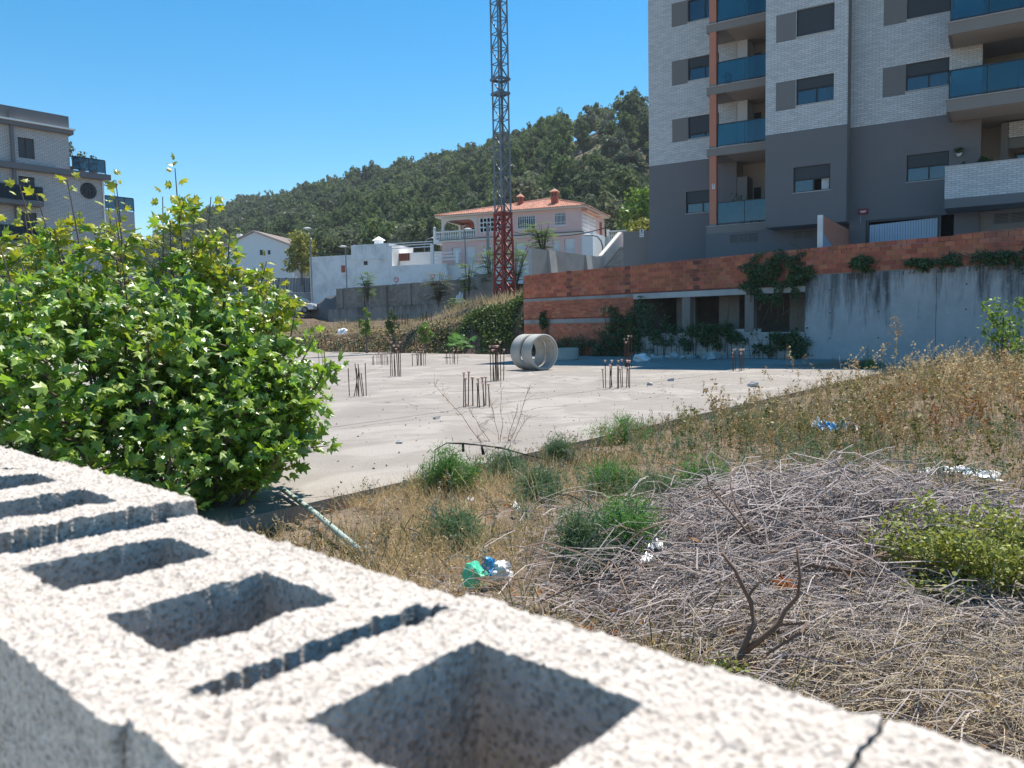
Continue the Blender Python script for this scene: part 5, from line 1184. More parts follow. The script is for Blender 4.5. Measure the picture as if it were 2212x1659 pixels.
# ================================================================ LAMPS, POLES, SIGNS, FENCE, CARS
def lamp(x, yt, yb, Y, label, arm=1, style=0):
    T = hit_y(x, yt, Y); B = hit_y(x, yb, Y); t = empty('street_lamp', (B.x, B.y, B.z - 1.2)); tag(t, label, 'street lamp', 'street lamps along the upper street'); h = T.z - B.z + 1.2
    m = MB()
    if style == 0: m.tube([(0, 0, 0), (0, 0, h)], [.075, .05], 8); m.build('pole', M['steel'], t)
    else: m.tube([(0, 0, 0), (0, 0, h - .9), (arm * .12, 0, h - .45), (arm * .4, 0, h - .12), (arm * .9, 0, h)], [.08, .06, .055, .05, .045], 8); m.build('pole', M['steel'], t)
    ax = arm * (0 if style == 0 else .9)
    MB().lathe([(0, -.1), (.1, -.1), (.2, -.02), (.2, .03), (.08, .11), (0, .11)], (ax + arm * .25, 0, h), 12, Matrix.Diagonal((1.9, .9, .8))).build('lamp_head', M['sign_white'], t, smooth=True)
lamp(c3(176, 0)[0], c3(0, 430)[1], c3(0, 795)[1], 73, 'tall street lamp left of the low white house', -1)
lamp(c3(376, 0)[0], c3(0, 535)[1], c3(0, 770)[1], 77, 'shorter street lamp in front of the low white house', -1)
lamp(c3(1061, 0)[0], c3(0, 435)[1], c3(0, 700)[1], 70, 'street lamp in front of the pink house left of the crane', 1)
lamp(c3(825, 0)[0], c3(0, 485)[1], c3(0, 590)[1], 92, 'curved street lamp between the white and pink houses', 1, 1)
lamp(c8(1123, 0)[0], c8(0, 800)[1], c8(0, 1080)[1], 60, 'small curved lamp in front of the white annex of the pink house', -1, 1)
T, B = hit_y(c3(1193, 0)[0], c3(0, 412)[1], 71), hit_y(c3(1193, 0)[0], c3(0, 700)[1], 71)
t = empty('utility_pole', (B.x, B.y, B.z - 2)); tag(t, 'grey square utility pole beside the crane mast', 'pole'); m = MB().box((0, 0, (T.z - B.z + 2) / 2), (.26, .26, T.z - B.z + 2)); m.build('post', M['steel'], t); MB().tube([(.1, 0, T.z - B.z + 1.6), (.35, 0, T.z - B.z + 1.85), (.8, 0, T.z - B.z + 1.8)], .05, 6).build('bracket', M['steel'], t); MB().box((.22, -.1, 4), (.16, .1, .9)).build('cable_box', M['steel'], t)
# overhead cable
A_ = hit_y(c7(1210, 0)[0], c7(0, 730)[1], 71); B_ = hit_y(c8(1300, 0)[0], c8(0, 655)[1], 62); pts = [A_.lerp(B_, f) - Vector((0, 0, 1.3 * 4 * f * (1 - f) * .55)) for f in np.linspace(0, 1, 17)]
tag(MB().tube(pts, .035, 5).build('overhead_cable', M['dark_iron']), 'dark overhead cable sagging in front of the pink house', 'cable')
def sign_at(x, y, Y, label, tri):
    p = hit_y(x, y, Y); t = empty('traffic_sign', (p.x, p.y, p.z - 3.0)); tag(t, label, 'traffic sign'); 
    MB().tube([(0, .06, 0), (0, .06, 3.1)], .035, 6).build('post', M['steel'], t)
    if tri:
        def tr(r, yy): return [(r * math.sin(a), yy, 3.0 - r * math.cos(a)) for a in (0, 2.0944, 4.18879)]
        m = MB(); m.quad(*tr(.34, 0)); m.quad(*[(x_, .03, z_) for x_, _, z_ in tr(.34, 0)][::-1]); m.build('face', M['sign_red'], t); m = MB(); m.quad(*tr(.2, -.012)); m.build('panel', M['sign_white'], t)
    else:
        def disc(r, yy, n=28): return [(r * math.cos(a), yy, 3.0 + r * math.sin(a)) for a in np.linspace(0, 2 * math.pi, n + 1)[:-1]]
        MB().quad(*disc(.27, 0)).quad(*disc(.27, .03)[::-1]).build('face', M['sign_red'], t); MB().quad(*disc(.2, -.01)).build('panel', M['sign_white'], t)
        m = MB().beam((.08, -.018, 2.87), (.08, -.018, 3.06), .045, .01).beam((.08, -.018, 3.05), (-.05, -.018, 3.05), .045, .01); m.quad((-.14, -.019, 3.05), (-.05, -.019, 2.98), (-.05, -.019, 3.12)); m.build('arrow', M['ink'], t)
        MB().beam((-.15, -.024, 3.14), (.15, -.024, 2.86), .04, .008).build('slash', M['sign_red'], t)
sign_at(*c3(660, 725), 80.5, 'round no left turn sign against the white house wall', False)
sign_at(*c3(872, 707), 80.0, 'red and white give way sign beside the low white house', True)
# perforated metal fence on a low wall
FA, FB = hit_y(498, 598, 84), hit_y(803, 611, 90); FFr = Frame((FA.x, FA.y, 0), (FB.xy - FA.xy).to_3d()); Lf = (FB.xy - FA.xy).length
fe = empty('mesh_fence', FFr.P(Lf / 2, 0, 4)); tag(fe, 'dark perforated metal fence on a low wall beyond the parked cars', 'fence'); FI2 = Matrix.Translation(-fe.location); n = 8
m = MB(); FFr.box(m, -14, Lf, -.2, 0, 2.4, 5.4); o = m.build('base_wall', M['concrete'], fe); o.matrix_parent_inverse = FI2
for i in range(-5, n):
    a = Lf * i / n; b = Lf * (i + 1) / n
    m = MB(); FFr.box(m, a, a + .1, -.12, -.02, 5.4, 7.05); o = m.build('post', M['fence'], fe); o.matrix_parent_inverse = FI2
    m = MB()
    for z in np.arange(5.5, 7.0, .11): FFr.box(m, a + .1, b, -.08, -.06, z, z + .055)
    for uu in np.arange(a + .1, b, .16): FFr.box(m, uu, uu + .07, -.075, -.065, 5.45, 7.0)
    o = m.build('mesh_panel', M['fence'], fe); o.matrix_parent_inverse = FI2
def car(loc, rz, paint, label, scale=1.0):
    t = empty('parked_car', loc, rz); tag(t, label, 'car', 'cars parked on the street by the fence'); 
    prof = [(-2.15, .35), (-2.2, .62), (-2.1, .84), (-1.45, .93), (-.75, 1.40), (.15, 1.47), (1.05, 1.42), (1.75, 1.0), (2.1, .92), (2.2, .6), (2.15, .32)]
    m = MB(); n = len(prof); secs = [(-.86, .94), (-.78, 1.0), (.78, 1.0), (.86, .94)]
    for y, k in secs:
        for x, z in prof:
            yy = y * (1 - .22 * max(0, (z - .9) / .55)); m.v.append((x * (.985 if abs(y) > .8 else 1), yy, .32 + (z - .32) * k))
    for s_ in range(3):
        for i in range(n): j = (i + 1) % n; m.f.append((s_ * n + i, s_ * n + j, (s_ + 1) * n + j, (s_ + 1) * n + i))
    m.f.append(tuple(range(n))[::-1]); m.f.append(tuple(3 * n + i for i in range(n))); m.build('body', paint, t)
    for sgn in (-1, 1):
        for pts in (((-1.2, .98), (-.68, 1.36), (.1, 1.41), (.1, .98)), ((.18, .98), (.18, 1.41), (.95, 1.37), (1.5, 1.02))):
            m = MB(); m.quad(*[(x, sgn * (.86 * (1 - .22 * max(0, (z - .9) / .55)) + .012), z) for x, z in pts]); m.build('side_window', M['car_glass'], t)
        MB().box((-1.15, sgn * .95, 1.0), (.16, .14, .11)).build('mirror', paint, t, bevel=.02)
        m = MB().box((-2.16, sgn * .62, .72), (.1, .34, .14)); m.build('headlight', M['sign_white'], t)
        m = MB().box((2.16, sgn * .64, .8), (.1, .26, .18)); m.build('tail_light', M['sign_red'], t)
    for x0, z0, x1, z1 in ((-1.5, .97, -.8, 1.405), (1.13, 1.41, 1.72, 1.05)):
        m = MB(); m.quad((x0, -.66, z0 + .015), (x1, -.58, z1 + .015), (x1, .58, z1 + .015), (x0, .66, z0 + .015)); m.build('windscreen', M['car_glass'], t)
    for x in (-1.35, 1.3):
        for y in (-.8, .8):
            wv = MB().lathe([(0, -.1), (.3, -.1), (.32, -.06), (.32, .06), (.3, .1), (0, .1)], (x, y, .32), 16, Matrix.Rotation(rad(90), 3, 'X')).build('wheel', M['tyre'], t)
            MB().lathe([(.19, -.108), (0, -.112)], (x, y, .32), 12, Matrix.Rotation(rad(90 if y < 0 else -90), 3, 'X') @ Matrix.Diagonal((1, 1, -1))).build('rim', M['steel'], wv)
    return t
p = hit_y(636, 672, 72); car((p.x, p.y, p.z - .25), rad(172), M['car_white'], 'white parked car seen above the weeds left of the block wall')
p = hit_y(560, 678, 70); car((p.x, p.y, p.z - .25), rad(165), M['car_silver'], 'silver parked car half hidden by the plane tree bush')
# ---------------------------------------------------------------- broadleaf trees and shrubs around the houses and the bank
def leaf_tpl(L=1.0, W=.5): return np.array([[0, 0, 0], [W * .5, L * .45, .06 * L], [0, L, 0], [-W * .5, L * .45, .06 * L]]), np.array([[0, 1, 2, 3]])
def tree(name, loc, h, rx, rz, mt, label, cat='tree', nc=60, per=34, size=.3, seed=1, group=None, lean=0, clump=.3):
    t = empty(name, loc); tag(t, label, cat, group); rng = np.random.default_rng(seed)
    V, F = crown_tris(rng, nc, per, rx, rz, size, clump, h - rz * .95, shell=.2); obj('crown', np_mesh('crown', V, F, M[mt]), t)
    m = MB().tube([(0, 0, -.4), (.05 * h * lean, .02, h * .3), (.08 * h * lean, 0, h * .75)], [.05 * rx + .05, .04 * rx + .03, .02], 6)
    for k in range(6):
        a = k * 2.1 + seed; m.tube([(0, 0, h * (.2 + .07 * k)), (math.cos(a) * rx * .6, math.sin(a) * rx * .6, h * (.42 + .08 * k))], [.025 * rx + .01, .008], 4)
    m.build('trunk', M['bark'], t); return t
def at_g(x, y, Y): return hit_y(x, y, Y)
p = at_g(1383, 478, 88); tree('fig_tree', p - Vector((0, 0, 2)), 5.2, 2.4, 2.6, 'broad', 'bright green leafy tree beside the grey apartment block wall', seed=3, size=.32)
p = at_g(1390, 500, 80); tree('garden_shrub', p - Vector((0, 0, 1.2)), 2.2, 1.8, 1.1, 'broad_y', 'yellowish shrub behind the balustrade next to the apartment block', 'shrub', seed=4, size=.25)
p = at_g(652, 600, 98); tree('garden_tree', p - Vector((0, 0, .5)), 6.5, 2.1, 3.2, 'broad_y', 'round yellow green tree between the gabled house and the low white house', seed=5, size=.3)
for i, (x, y, Y, hh, mt, lb) in enumerate(((690, 590, 108, 9, 'pine', 'tall grey green tree behind the left wing of the low white house'), (745, 575, 112, 8, 'oak', 'grey oak behind the lamp and the low white house'), (820, 575, 110, 9, 'pine_l', 'green tree behind the upper block of the low white house'), (890, 580, 106, 8.5, 'oak', 'dark oak left of the pink house terrace'), (930, 570, 104, 9, 'pine', 'dark pine just behind the pink house terrace'), (1300, 500, 96, 7, 'oak', 'grey green olive tree at the right end of the pink house'), (1345, 480, 104, 9, 'pine', 'dark pine between the pink house and the apartment block'), (1120, 470, 100, 8.5, 'oak', 'grey tree showing over the pink roof between the chimneys'))):
    p = at_g(x, y, Y); tree('hillside_tree', p - Vector((0, 0, 2.5)), hh, 3.0, 3.6, mt, lb, seed=20 + i, size=.45, nc=50)
# tree of heaven plants: long feather leaves
FT_V, FT_F = leaf_tpl(.22, .10)
def ailanthus(loc, h, spread, nst, nl, label, seed, mt='broad', cat='shrub', L=.7, group=None):
    t = empty('feather_leaf_shrub', loc); tag(t, label, cat, group); rng = np.random.default_rng(seed); Ps, Ms = [], []; sm_ = MB()
    for s in range(nst):
        a = rng.uniform(0, 6.28); top = Vector((math.cos(a) * spread * rng.uniform(.2, 1), math.sin(a) * spread * rng.uniform(.2, 1), h * rng.uniform(.65, 1)))
        sm_.tube([(0, 0, -.3), top * .5 + Vector((0, 0, .1 * h)), top], [.03, .022, .01], 5)
        for l in range(nl):
            f = rng.uniform(.08, 1.02); base = top * f; b = rng.uniform(0, 6.28); d = Vector((math.cos(b), math.sin(b), rng.uniform(.1, .7))).normalized()
            for k in range(7):
                q = base + d * (L * (k + 1) / 7) - Vector((0, 0, .35 * L * ((k + 1) / 7) ** 2))
                for sd_ in (-1, 1):
                    ld = (d.cross(Vector((0, 0, 1))) * sd_ + d * .5 + Vector((0, 0, -.25))).normalized(); Ps.append(q); Ms.append(ld)
    D = np.array([list(x) for x in Ms]); R = frames(D); R = np.stack([R[:, :, 0], R[:, :, 2], -R[:, :, 1]], axis=2) * rng.uniform(.8, 1.3, len(D))[:, None, None]
    V, F = scatter(FT_V, FT_F, R, np.array([list(x) for x in Ps])); obj('foliage', np_mesh('foliage', V, F, M[mt]), t); sm_.build('stem', M['bark'], t); return t
def bank_at(x, y, Y): return hit_y(x, y, Y)
ailanthus(hit_y(c3(1345, 790)[0], c3(0, 770)[1], 56), 3.6, 1.5, 14, 9, 'bright feather-leaved shrub right of the red crane foot', 41, L=.9)
ailanthus(hit_y(c3(1215, 770)[0], c3(0, 770)[1], 57), 3.2, 1.1, 10, 8, 'feather-leaved shrub left of the red crane foot', 42, L=.8)
ailanthus(hit_y(c3(1510, 560)[0], c3(0, 565)[1], 52), 2.0, 1.2, 10, 8, 'feather-leaved tree top above the pale stair wall', 43, L=.8)
ailanthus(hit_y(c3(905, 860)[0], c3(0, 858)[1], 57), 2.2, 1.0, 12, 9, 'pale green feather-leaved shrub on top of the low streaked wall', 44, 'oak', L=.8)
ailanthus(hit_y(c3(497, 860)[0], c3(0, 855)[1], 62), 2.3, .7, 9, 8, 'feather-leaved shrub against the left part of the block wall', 45, L=.7)
ailanthus(hit_y(c3(1078, 800)[0], c3(0, 800)[1], 56), 2.4, .6, 8, 8, 'bright leafy sapling at the right end of the block wall', 46, L=.6)
ailanthus(hit_y(c3(1010, 930)[0], c3(0, 925)[1], 52), 1.0, .6, 7, 6, 'low leafy plant at the foot of the low streaked wall', 47, L=.5)
for i, (a, y0, Y, h, mt, lb) in enumerate(((490, 1110, 45, 2.2, 'broad', 'leafy sapling growing up the earth bank behind the left rebar'), (640, 1100, 44, 1.8, 'bank_green', 'dark leafy sapling on the earth bank behind the rebar'), (830, 1095, 42, 1.1, 'broad', 'small bright sapling at the bank foot left of the fan palm'))):
    p = hit_y(c3(a, 0)[0], c3(0, y0)[1], Y); tree('bank_sapling', p, h, .42, h * .5, mt, lb, 'sapling', 22, 24, .11, 120 + i, clump=.36)
# fan palm
t = empty('fan_palm', hit_y(c3(1040, 1120)[0], c3(0, 1135)[1], 36.5)); tag(t, 'small fan palm with one sunlit frond at the foot of the bank', 'palm'); rng = np.random.default_rng(2)
for i in range(9):
    a = rng.uniform(0, 6.28); el = rng.uniform(.25, 1.1); L = rng.uniform(.5, .8); d = Vector((math.cos(a) * math.cos(el), math.sin(a) * math.cos(el), math.sin(el))); c = d * L; m = MB().tube([(0, 0, 0), d * L * .6 + Vector((0, 0, .08)), c], .012, 4)
    sd_ = d.cross(Vector((0, 0, 1))).normalized(); up = sd_.cross(d)
    for k in range(15):
        b = rad(-105 + 15 * k); v = d * math.cos(b) + sd_ * math.sin(b); e = c + v * .42 - Vector((0, 0, .06)); nrm = v.cross(up).normalized() * .022; m.quad(c, c + v * .2 + nrm, e, c + v * .2 - nrm)
    m.build('frond', M['fennel'], t)
# ================================================================ ON THE SLAB: RINGS, STARTER BARS, RUBBLE
def ring_mesh(R, r, L):
    return MB().lathe([(r, -L / 2), (R - .025, -L / 2), (R, -L / 2 + .025), (R, L / 2 - .025), (R - .025, L / 2), (r + .03, L / 2), (r + .03, L / 2 - .05), (r, L / 2 - .06), (r, -L / 2)], n=72).mesh('pipe_ring', M['ring'], smooth=False)
AX = Vector((.58, -.81, 0)).normalized(); c = hit_z(1174, 800, 0); RM = ring_mesh(.57, .475, .47)
for o_ in range(len(RM.polygons)): RM.polygons[o_].use_smooth = False
def put_ring(ctr, axis, label):
    o = obj('pipe_ring', RM); o.location = ctr; o.rotation_mode = 'QUATERNION'; o.rotation_quaternion = axis.to_track_quat('Z', 'Y'); tag(o, label, 'concrete ring', 'concrete pipe rings on the slab')
    h = MB()
    for a in (.25, .8, 2.6, 3.6):
        for zz in (-.1, .1): p = Vector((math.cos(a) * .473, math.sin(a) * .473, zz)); h.box(p, (.02, .02, .02))
    h.build('lifting_hole', M['dark_iron'], o); return o
put_ring(Vector((c.x - .1, c.y + .15, .57)), AX, 'nearer concrete pipe ring standing on edge, open end facing right')
put_ring(Vector((c.x - .1, c.y + .15, .57)) - AX * .56 + Vector((-.02, .05, 0)), AX, 'concrete pipe ring standing on edge behind the nearer ring')
c2_ = hit_z(1222, 778, 0); put_ring(Vector((c2_.x, c2_.y + .5, .235)), Vector((0, 0, 1)), 'concrete pipe ring lying flat in the shade behind the standing rings')
BARS = {}
def bar_mesh(h):
    k = round(h, 1)
    if k not in BARS: BARS[k] = MB().tube([(0, 0, -.05), (0, 0, k)], .0095, 6).mesh('rebar', M['rust'])
    return BARS[k], k
CAPM = MB().lathe([(0, -.03), (.015, -.03), (.017, 0), (.03, .004), (.03, .022), (0, .028)], n=8).mesh('cap', M['cap'])
def cluster(x0, x1, yb, yt, n, label, caps=True, depth=.5, splay=.04, base=None, seed=0, thick=1.0):
    rng = np.random.default_rng(seed + 500); B = base or hit_z((x0 + x1) / 2, yb, 0); Y = B.y; wd = (x1 - x0) / 1703 * Y; h = (yb - yt) / 1703 * Y
    t = empty('rebar_cluster', B); tag(t, label, 'rebar', 'starter bar clusters rising from the slab')
    for i in range(n):
        me, k = bar_mesh(h * rng.uniform(.72, 1.05)); o = obj('rebar', me, t); o.location = ((i + .5) / n * wd - wd / 2 + rng.normal() * .03, rng.uniform(-.5, .5) * depth, 0)
        tx, ty = rng.normal() * splay, rng.normal() * splay; o.rotation_euler = (tx, ty, 0); o.scale = (thick, thick, 1)
        if caps:
            c = obj('cap', CAPM, o); c.location = (0, 0, k)
    return t
cluster(998, 1062, 878, 814, 11, 'nearest capped starter bars, centre of the slab by the dry stalks', seed=1)
cluster(1303, 1362, 838, 782, 12, 'capped starter bars on the slab near the pale joint, right of the rings', seed=2, splay=.05)
cluster(757, 793, 856, 782, 8, 'splayed bare starter bars on the slab beside the plane tree bush', False, .3, .11, seed=3)
cluster(843, 868, 813, 745, 8, 'tall straight starter bars left of the centre of the slab', True, .35, .02, seed=4, thick=1.2)
cluster(1063, 1084, 823, 744, 11, 'tall dense starter bars left of the concrete rings', True, .35, .03, seed=5, thick=1.2)
cluster(890, 920, 790, 756, 11, 'short capped starter bars far back, in the middle of the slab', True, .5, .03, seed=6)
cluster(803, 842, 788, 763, 12, 'short capped starter bars far back, nearer the plane tree bush', True, .6, .03, seed=7)
cluster(963, 988, 786, 757, 8, 'short capped starter bars far back, near the fan palm', True, .5, .03, seed=8)
cluster(1347, 1366, 793, 725, 7, 'tall starter bars in the shade in front of the open bays', True, .4, .015, seed=9, thick=1.2)
cluster(1582, 1608, 801, 755, 9, 'capped starter bars in the shade before the block pillar', True, .5, .02, seed=10)
cluster(690, 704, 792, 752, 4, 'few starter bars half hidden by the edge of the plane tree bush', False, .2, .03, seed=11)
def bar_row(name, label, pts, h, seed):
    rng = np.random.default_rng(seed); t = empty(name, pts[0]); tag(t, label, 'rebar')
    for p in pts:
        me, k = bar_mesh(h * rng.uniform(.7, 1.15)); o = obj('rebar', me, t); o.location = Vector(p) - Vector(pts[0]) + Vector((rng.normal() * .05, rng.normal() * .05, 0)); o.rotation_euler = (rng.normal() * .05, rng.normal() * .05, 0); o.scale = (1.3, 1.3, 1)
bar_row('rebar_row', 'row of rusty starter bars along the foot of the earth bank', [TS(t_, -.35, 0) for t_ in np.arange(14.2, 34, .28)], .8, 1)
bar_row('rebar_row', 'row of dark starter bars along the foot of the brick wall', [TS(t_, -.3, 0) for t_ in np.arange(.6, 13, .3) if not 3.4 < t_ < 4.0], .7, 2)
for i, (a, b, y0, y1) in enumerate(((443, 466, 992, 930), (648, 735, 975, 908), (800, 866, 955, 902))):
    xa, ya = c3(a, y0); xb, yb_ = c3(b, y1); B = hit_y((xa + xb) / 2, ya, 50)
    cluster(xa, xb, ya, yb_, (7, 16, 12)[i], ['tight rusty bars standing on the weedy terrace, left', 'wide group of rusty bars on the weedy terrace, middle', 'rusty bars on the weedy terrace nearest the crane'][i], False, .6, .03, B - Vector((0, 0, .1)), seed=30 + i, thick=1.4)
# rubble by the bays
RUB = []
for i in range(5):
    bm = bmesh.new(); bmesh.ops.create_cube(bm, size=1)
    for v in bm.verts: v.co += Vector([mnoise.noise(v.co * 3 + Vector((i * 7.1, k * 3.3, 0))) * .35 for k in range(3)])
    me = bpy.data.meshes.new('rubble'); bm.to_mesh(me); bm.free(); me.materials.append(M['pale_concrete']); RUB.append(me)
rng = np.random.default_rng(3)
for g_i, (u0_, u1_, n, big_) in enumerate(((-4.9, -3.9, 16, .45), (-3.4, -2.7, 8, .55), (-6.2, -5.2, 8, .3))):
    for i in range(n):
        o = obj('rubble_piece', RUB[int(rng.integers(5))]); s = big_ * rng.uniform(.25, 1) * (1 if i < 3 else .6); p = WF.P(rng.uniform(u0_, u1_), rng.uniform(.5, 1.6), s * .22); o.location = p
        o.scale = (s, s * .7, s * rng.uniform(.35, .6)); o.rotation_euler = (rng.normal() * .25, rng.normal() * .25, rng.uniform(0, 3))
        tag(o, ['broken pale block in the rubble heap before the middle bay', 'broken pale block in the rubble by the second pillar', 'broken slab piece lying flat before the left bay'][g_i], 'rubble', ['rubble before the middle bay', 'rubble by the second pillar', 'rubble before the left bay'][g_i])
# pebbles and chips strewn over the slab
n = 700; pp = []
while len(pp) < n:
    f = rng.uniform(0, 1); e_ = rng.uniform(-6, 19); d_ = -abs(rng.normal()) * 5 - .1; p = E0 + E_DIR * e_ + E_N * d_
    if WF.n.dot(p - WF.O) > .4: pp.append((p.x, p.y, .004))
Mx = frames(rand_dirs(n, 0, 1, rng), rng.uniform(0, 6, n)) * (rng.uniform(.003, .02, n))[:, None, None]
OV_ = np.array([[1, 0, 0], [-1, .2, 0], [0, 1, .1], [.1, -1, 0], [0, 0, .7], [0, .1, -.7]]); OF = np.array([[0, 2, 4], [2, 1, 4], [1, 3, 4], [3, 0, 4], [2, 0, 5], [1, 2, 5], [3, 1, 5], [0, 3, 5]])
V, F = scatter(OV_, OF, Mx, np.array(pp)); tag(obj('gravel', np_mesh('gravel', V, F, M['greyblock'])), 'small chips and pebbles strewn over the slab', 'gravel', kind='stuff')
for i, (x, y, s) in enumerate(((862, 958, .05), (1405, 832, .09), (1127, 786, .16), (1450, 823, .1), (944, 905, .06), (1625, 835, .14))):
    p = hit_z(x, y, 0); o = obj('stone', RUB[i % 5]); o.location = p + Vector((0, 0, s * .25)); o.scale = (s * 1.5, s, s * .7); o.rotation_euler = (.2, .1, i)
    tag(o, ['small dark stone alone on the near part of the slab', 'flat grey stone on the slab right of the capped bars', 'lump of concrete on the slab left of the rings', 'small rubble lump on the slab before the shaded strip', 'small stone on the slab left of the nearest bars', 'reddish slab of stone near the weeds at the far right of the slab'][i], 'stone')
# ---------------------------------------------------------------- ivy, brambles and weeds on the walls
LT_V, LT_F = np.array([[0, 0, 0], [.5, .35, .05], [.3, .8, 0], [0, 1, -.05], [-.3, .8, 0], [-.5, .35, .05]]), np.array([[0, 1, 2], [0, 2, 3], [0, 3, 4], [0, 4, 5]])
def creeper(name, label, cat, fr, blobs, n, size, mt, seed, hang=.3):
    rng = np.random.default_rng(seed); wts = np.array([b[2] * b[3] for b in blobs]); idx = rng.choice(len(blobs), n, p=wts / wts.sum()); B = np.array(blobs)[idx]
    a = rng.uniform(0, 6.28, n); r = np.sqrt(rng.uniform(0, 1, n)) * (1 + .12 * rng.normal(size=n)); u = B[:, 0] + B[:, 2] * r * np.cos(a); z = B[:, 1] + B[:, 3] * r * np.sin(a)
    lump = np.array([mnoise.noise(Vector((uu * 2.2, zz * 2.2, seed))) for uu, zz in zip(u, z)]); keep = lump > -.22 + .34 * (r > .7); dep = B[:, 4] * np.clip(1.1 - r * .7 + .6 * lump, .05, 2) * rng.uniform(.1, 1, n)
    u, z, dep = u[keep], z[keep], dep[keep]; n = len(u); Pn = np.array(fr.O) + u[:, None] * np.array(fr.u) + (dep + .02)[:, None] * np.array(fr.n); Pn[:, 2] = np.maximum(z, .02)
    D = rand_dirs(n, .3, .55, rng) + np.array(fr.n) * .9; R = frames(D, rng.uniform(0, 6.28, n)) * (size * rng.uniform(.6, 1.4, n))[:, None, None]
    V, F = scatter(LT_V, LT_F, R, Pn); b0 = blobs[0]; t = empty(name, fr.P(b0[0], 0, max(0, b0[1] - b0[3]))); tag(t, label, cat); o = obj('foliage', np_mesh('foliage', V, F, M[mt]), t); o.matrix_parent_inverse = Matrix.Translation(-t.location)
    m = MB()
    for k in range(7):
        b = blobs[k % len(blobs)]; uu = b[0] + rng.normal() * b[2] * .5; m.tube([fr.P(uu, .03, max(.0, b[1] - b[3] * 1.25)), fr.P(uu + .1, .05, b[1]), fr.P(uu + rng.normal() * .2, .04, b[1] + b[3] * .8)], [.02, .016, .006], 5)
    o = m.build('stem', M['bark'], t); o.matrix_parent_inverse = Matrix.Translation(-t.location); return t
creeper('ivy', 'dark ivy curtain hanging over the brick wall above the third bay', 'ivy', WF, [(-1.5, 3.2, .95, .75, .35), (-.6, 3.35, .75, .75, .35), (-1.0, 2.5, 1.2, .55, .4), (-2.0, 2.75, .55, .5, .25), (-.15, 3.0, .6, .5, .3)], 8000, .062, 'ivy', 1)
creeper('bramble', 'dark bramble thicket climbing through the first open bay', 'shrub', WF, [(-6.8, 1.35, .9, 1.1, .5), (-5.9, .95, .9, .75, .5), (-7.6, .8, .8, .9, .5), (-8.2, 1.5, .5, .9, .3)], 7000, .062, 'ivy', 2)
creeper('bramble', 'dark bramble thicket over the sill of the middle bay', 'shrub', WF, [(-4.0, .95, 1.1, .6, .5), (-3.4, .9, .8, .55, .4), (-4.6, .6, .6, .7, .5), (-2.7, .95, .4, .4, .3)], 5500, .062, 'ivy', 3)
creeper('bramble', 'low dark brambles along the foot of the brick wall behind the flat ring', 'shrub', WF, [(-10.6, .35, 1.6, .55, .6), (-8.8, .45, 1.3, .65, .6), (-12.6, .35, 1.0, .5, .6)], 6000, .062, 'ivy', 4)
creeper('bramble', 'dark creeper trailing from the third bay onto the streaked wall', 'shrub', WF, [(-1.3, .55, 1.0, .45, .3), (-.6, .9, .6, .5, .3), (-.2, .4, .5, .5, .4)], 1900, .08, 'ivy', 5)
creeper('wall_shrub', 'upright dark weed growing out of the left end of the brick wall', 'shrub', WF, [(-12.4, 1.5, .22, .5, .3)], 700, .07, 'ivy', 6)
creeper('wall_shrub', 'thin reddish creeper on the brick wall left of the bays', 'shrub', WF, [(-8.75, 1.3, .25, .55, .12), (-9.0, 2.0, .3, .2, .1)], 330, .06, 'brownweed', 7)
for i, (uu, zz, ru, rz) in enumerate(((2.0, 3.22, .42, .34), (3.9, 3.16, .5, .24), (5.0, 3.22, .75, .3), (6.2, 3.2, .6, .3), (7.2, 3.1, .7, .5))):
    creeper('wall_top_weed', ['round dark shrub on the ledge above the streaked wall', 'first low dark weed on the ledge right of the round shrub', 'wide dark weed in the middle of the ledge above the streaked wall', 'dark weed on the ledge left of the frame edge', 'trailing dark weed on the ledge at the right frame edge'][i], 'shrub', WF, [(uu, zz, ru, rz, .35)], 900, .06, 'ivy', 20 + i)
# inside of the undercroft: hanging roots
rt = empty('hanging_roots', WF.P(-.8, -.4, 2.4)); tag(rt, 'pale roots and vines hanging in the third dark bay', 'roots'); rng = np.random.default_rng(4)
for i in range(9):
    u_ = -1.8 + i * .2; m = MB().tube([WF.P(u_, -.3, 2.45), WF.P(u_ + rng.normal() * .1, -.35, 1.9), WF.P(u_ + rng.normal() * .15, -.3, 1.3 + rng.uniform(-.3, .3))], [.018, .014, .006], 5); o = m.build('root', M['bark'], rt); o.matrix_parent_inverse = Matrix.Translation(-rt.location)
# creepers and dry grass of the bank and terrace
BKF = Frame(TS(14, .2, 0), WF.u)
def bank_plants(name, label, cat, n, tr, sr, size, mt, seed, kind=None, up=.25):
    rng = np.random.default_rng(seed); P_ = []
    while len(P_) < n:
        t_, s_ = rng.uniform(*tr), rng.uniform(*sr)
        if mnoise.noise(Vector((t_ * .6, s_ * .6, seed))) < -.12: continue
        p = bank(t_, s_); P_.append((p.x, p.y, p.z + rng.uniform(0, up)))
    D = rand_dirs(n, .5, .6, rng) + np.array(WF.n) * .4; R = frames(D, rng.uniform(0, 6.28, n)) * (size * rng.uniform(.6, 1.4, n))[:, None, None]; V, F = scatter(LT_V, LT_F, R, np.array(P_)); o = obj(name, np_mesh(name, V, F, M[mt])); return tag(o, label, cat, kind=kind)
bank_plants('bank_creeper', 'dense green creeper covering the mound left of the brick wall', 'creeper', 8500, (13.85, 19.5), (0.1, 3.2), .10, 'bank_green', 11, 'stuff', .45)
bank_plants('bank_creeper', 'dark creeper in the shade low on the bank beside the wall end', 'creeper', 2200, (14, 21), (-.3, .9), .09, 'ivy', 12, 'stuff', .3)
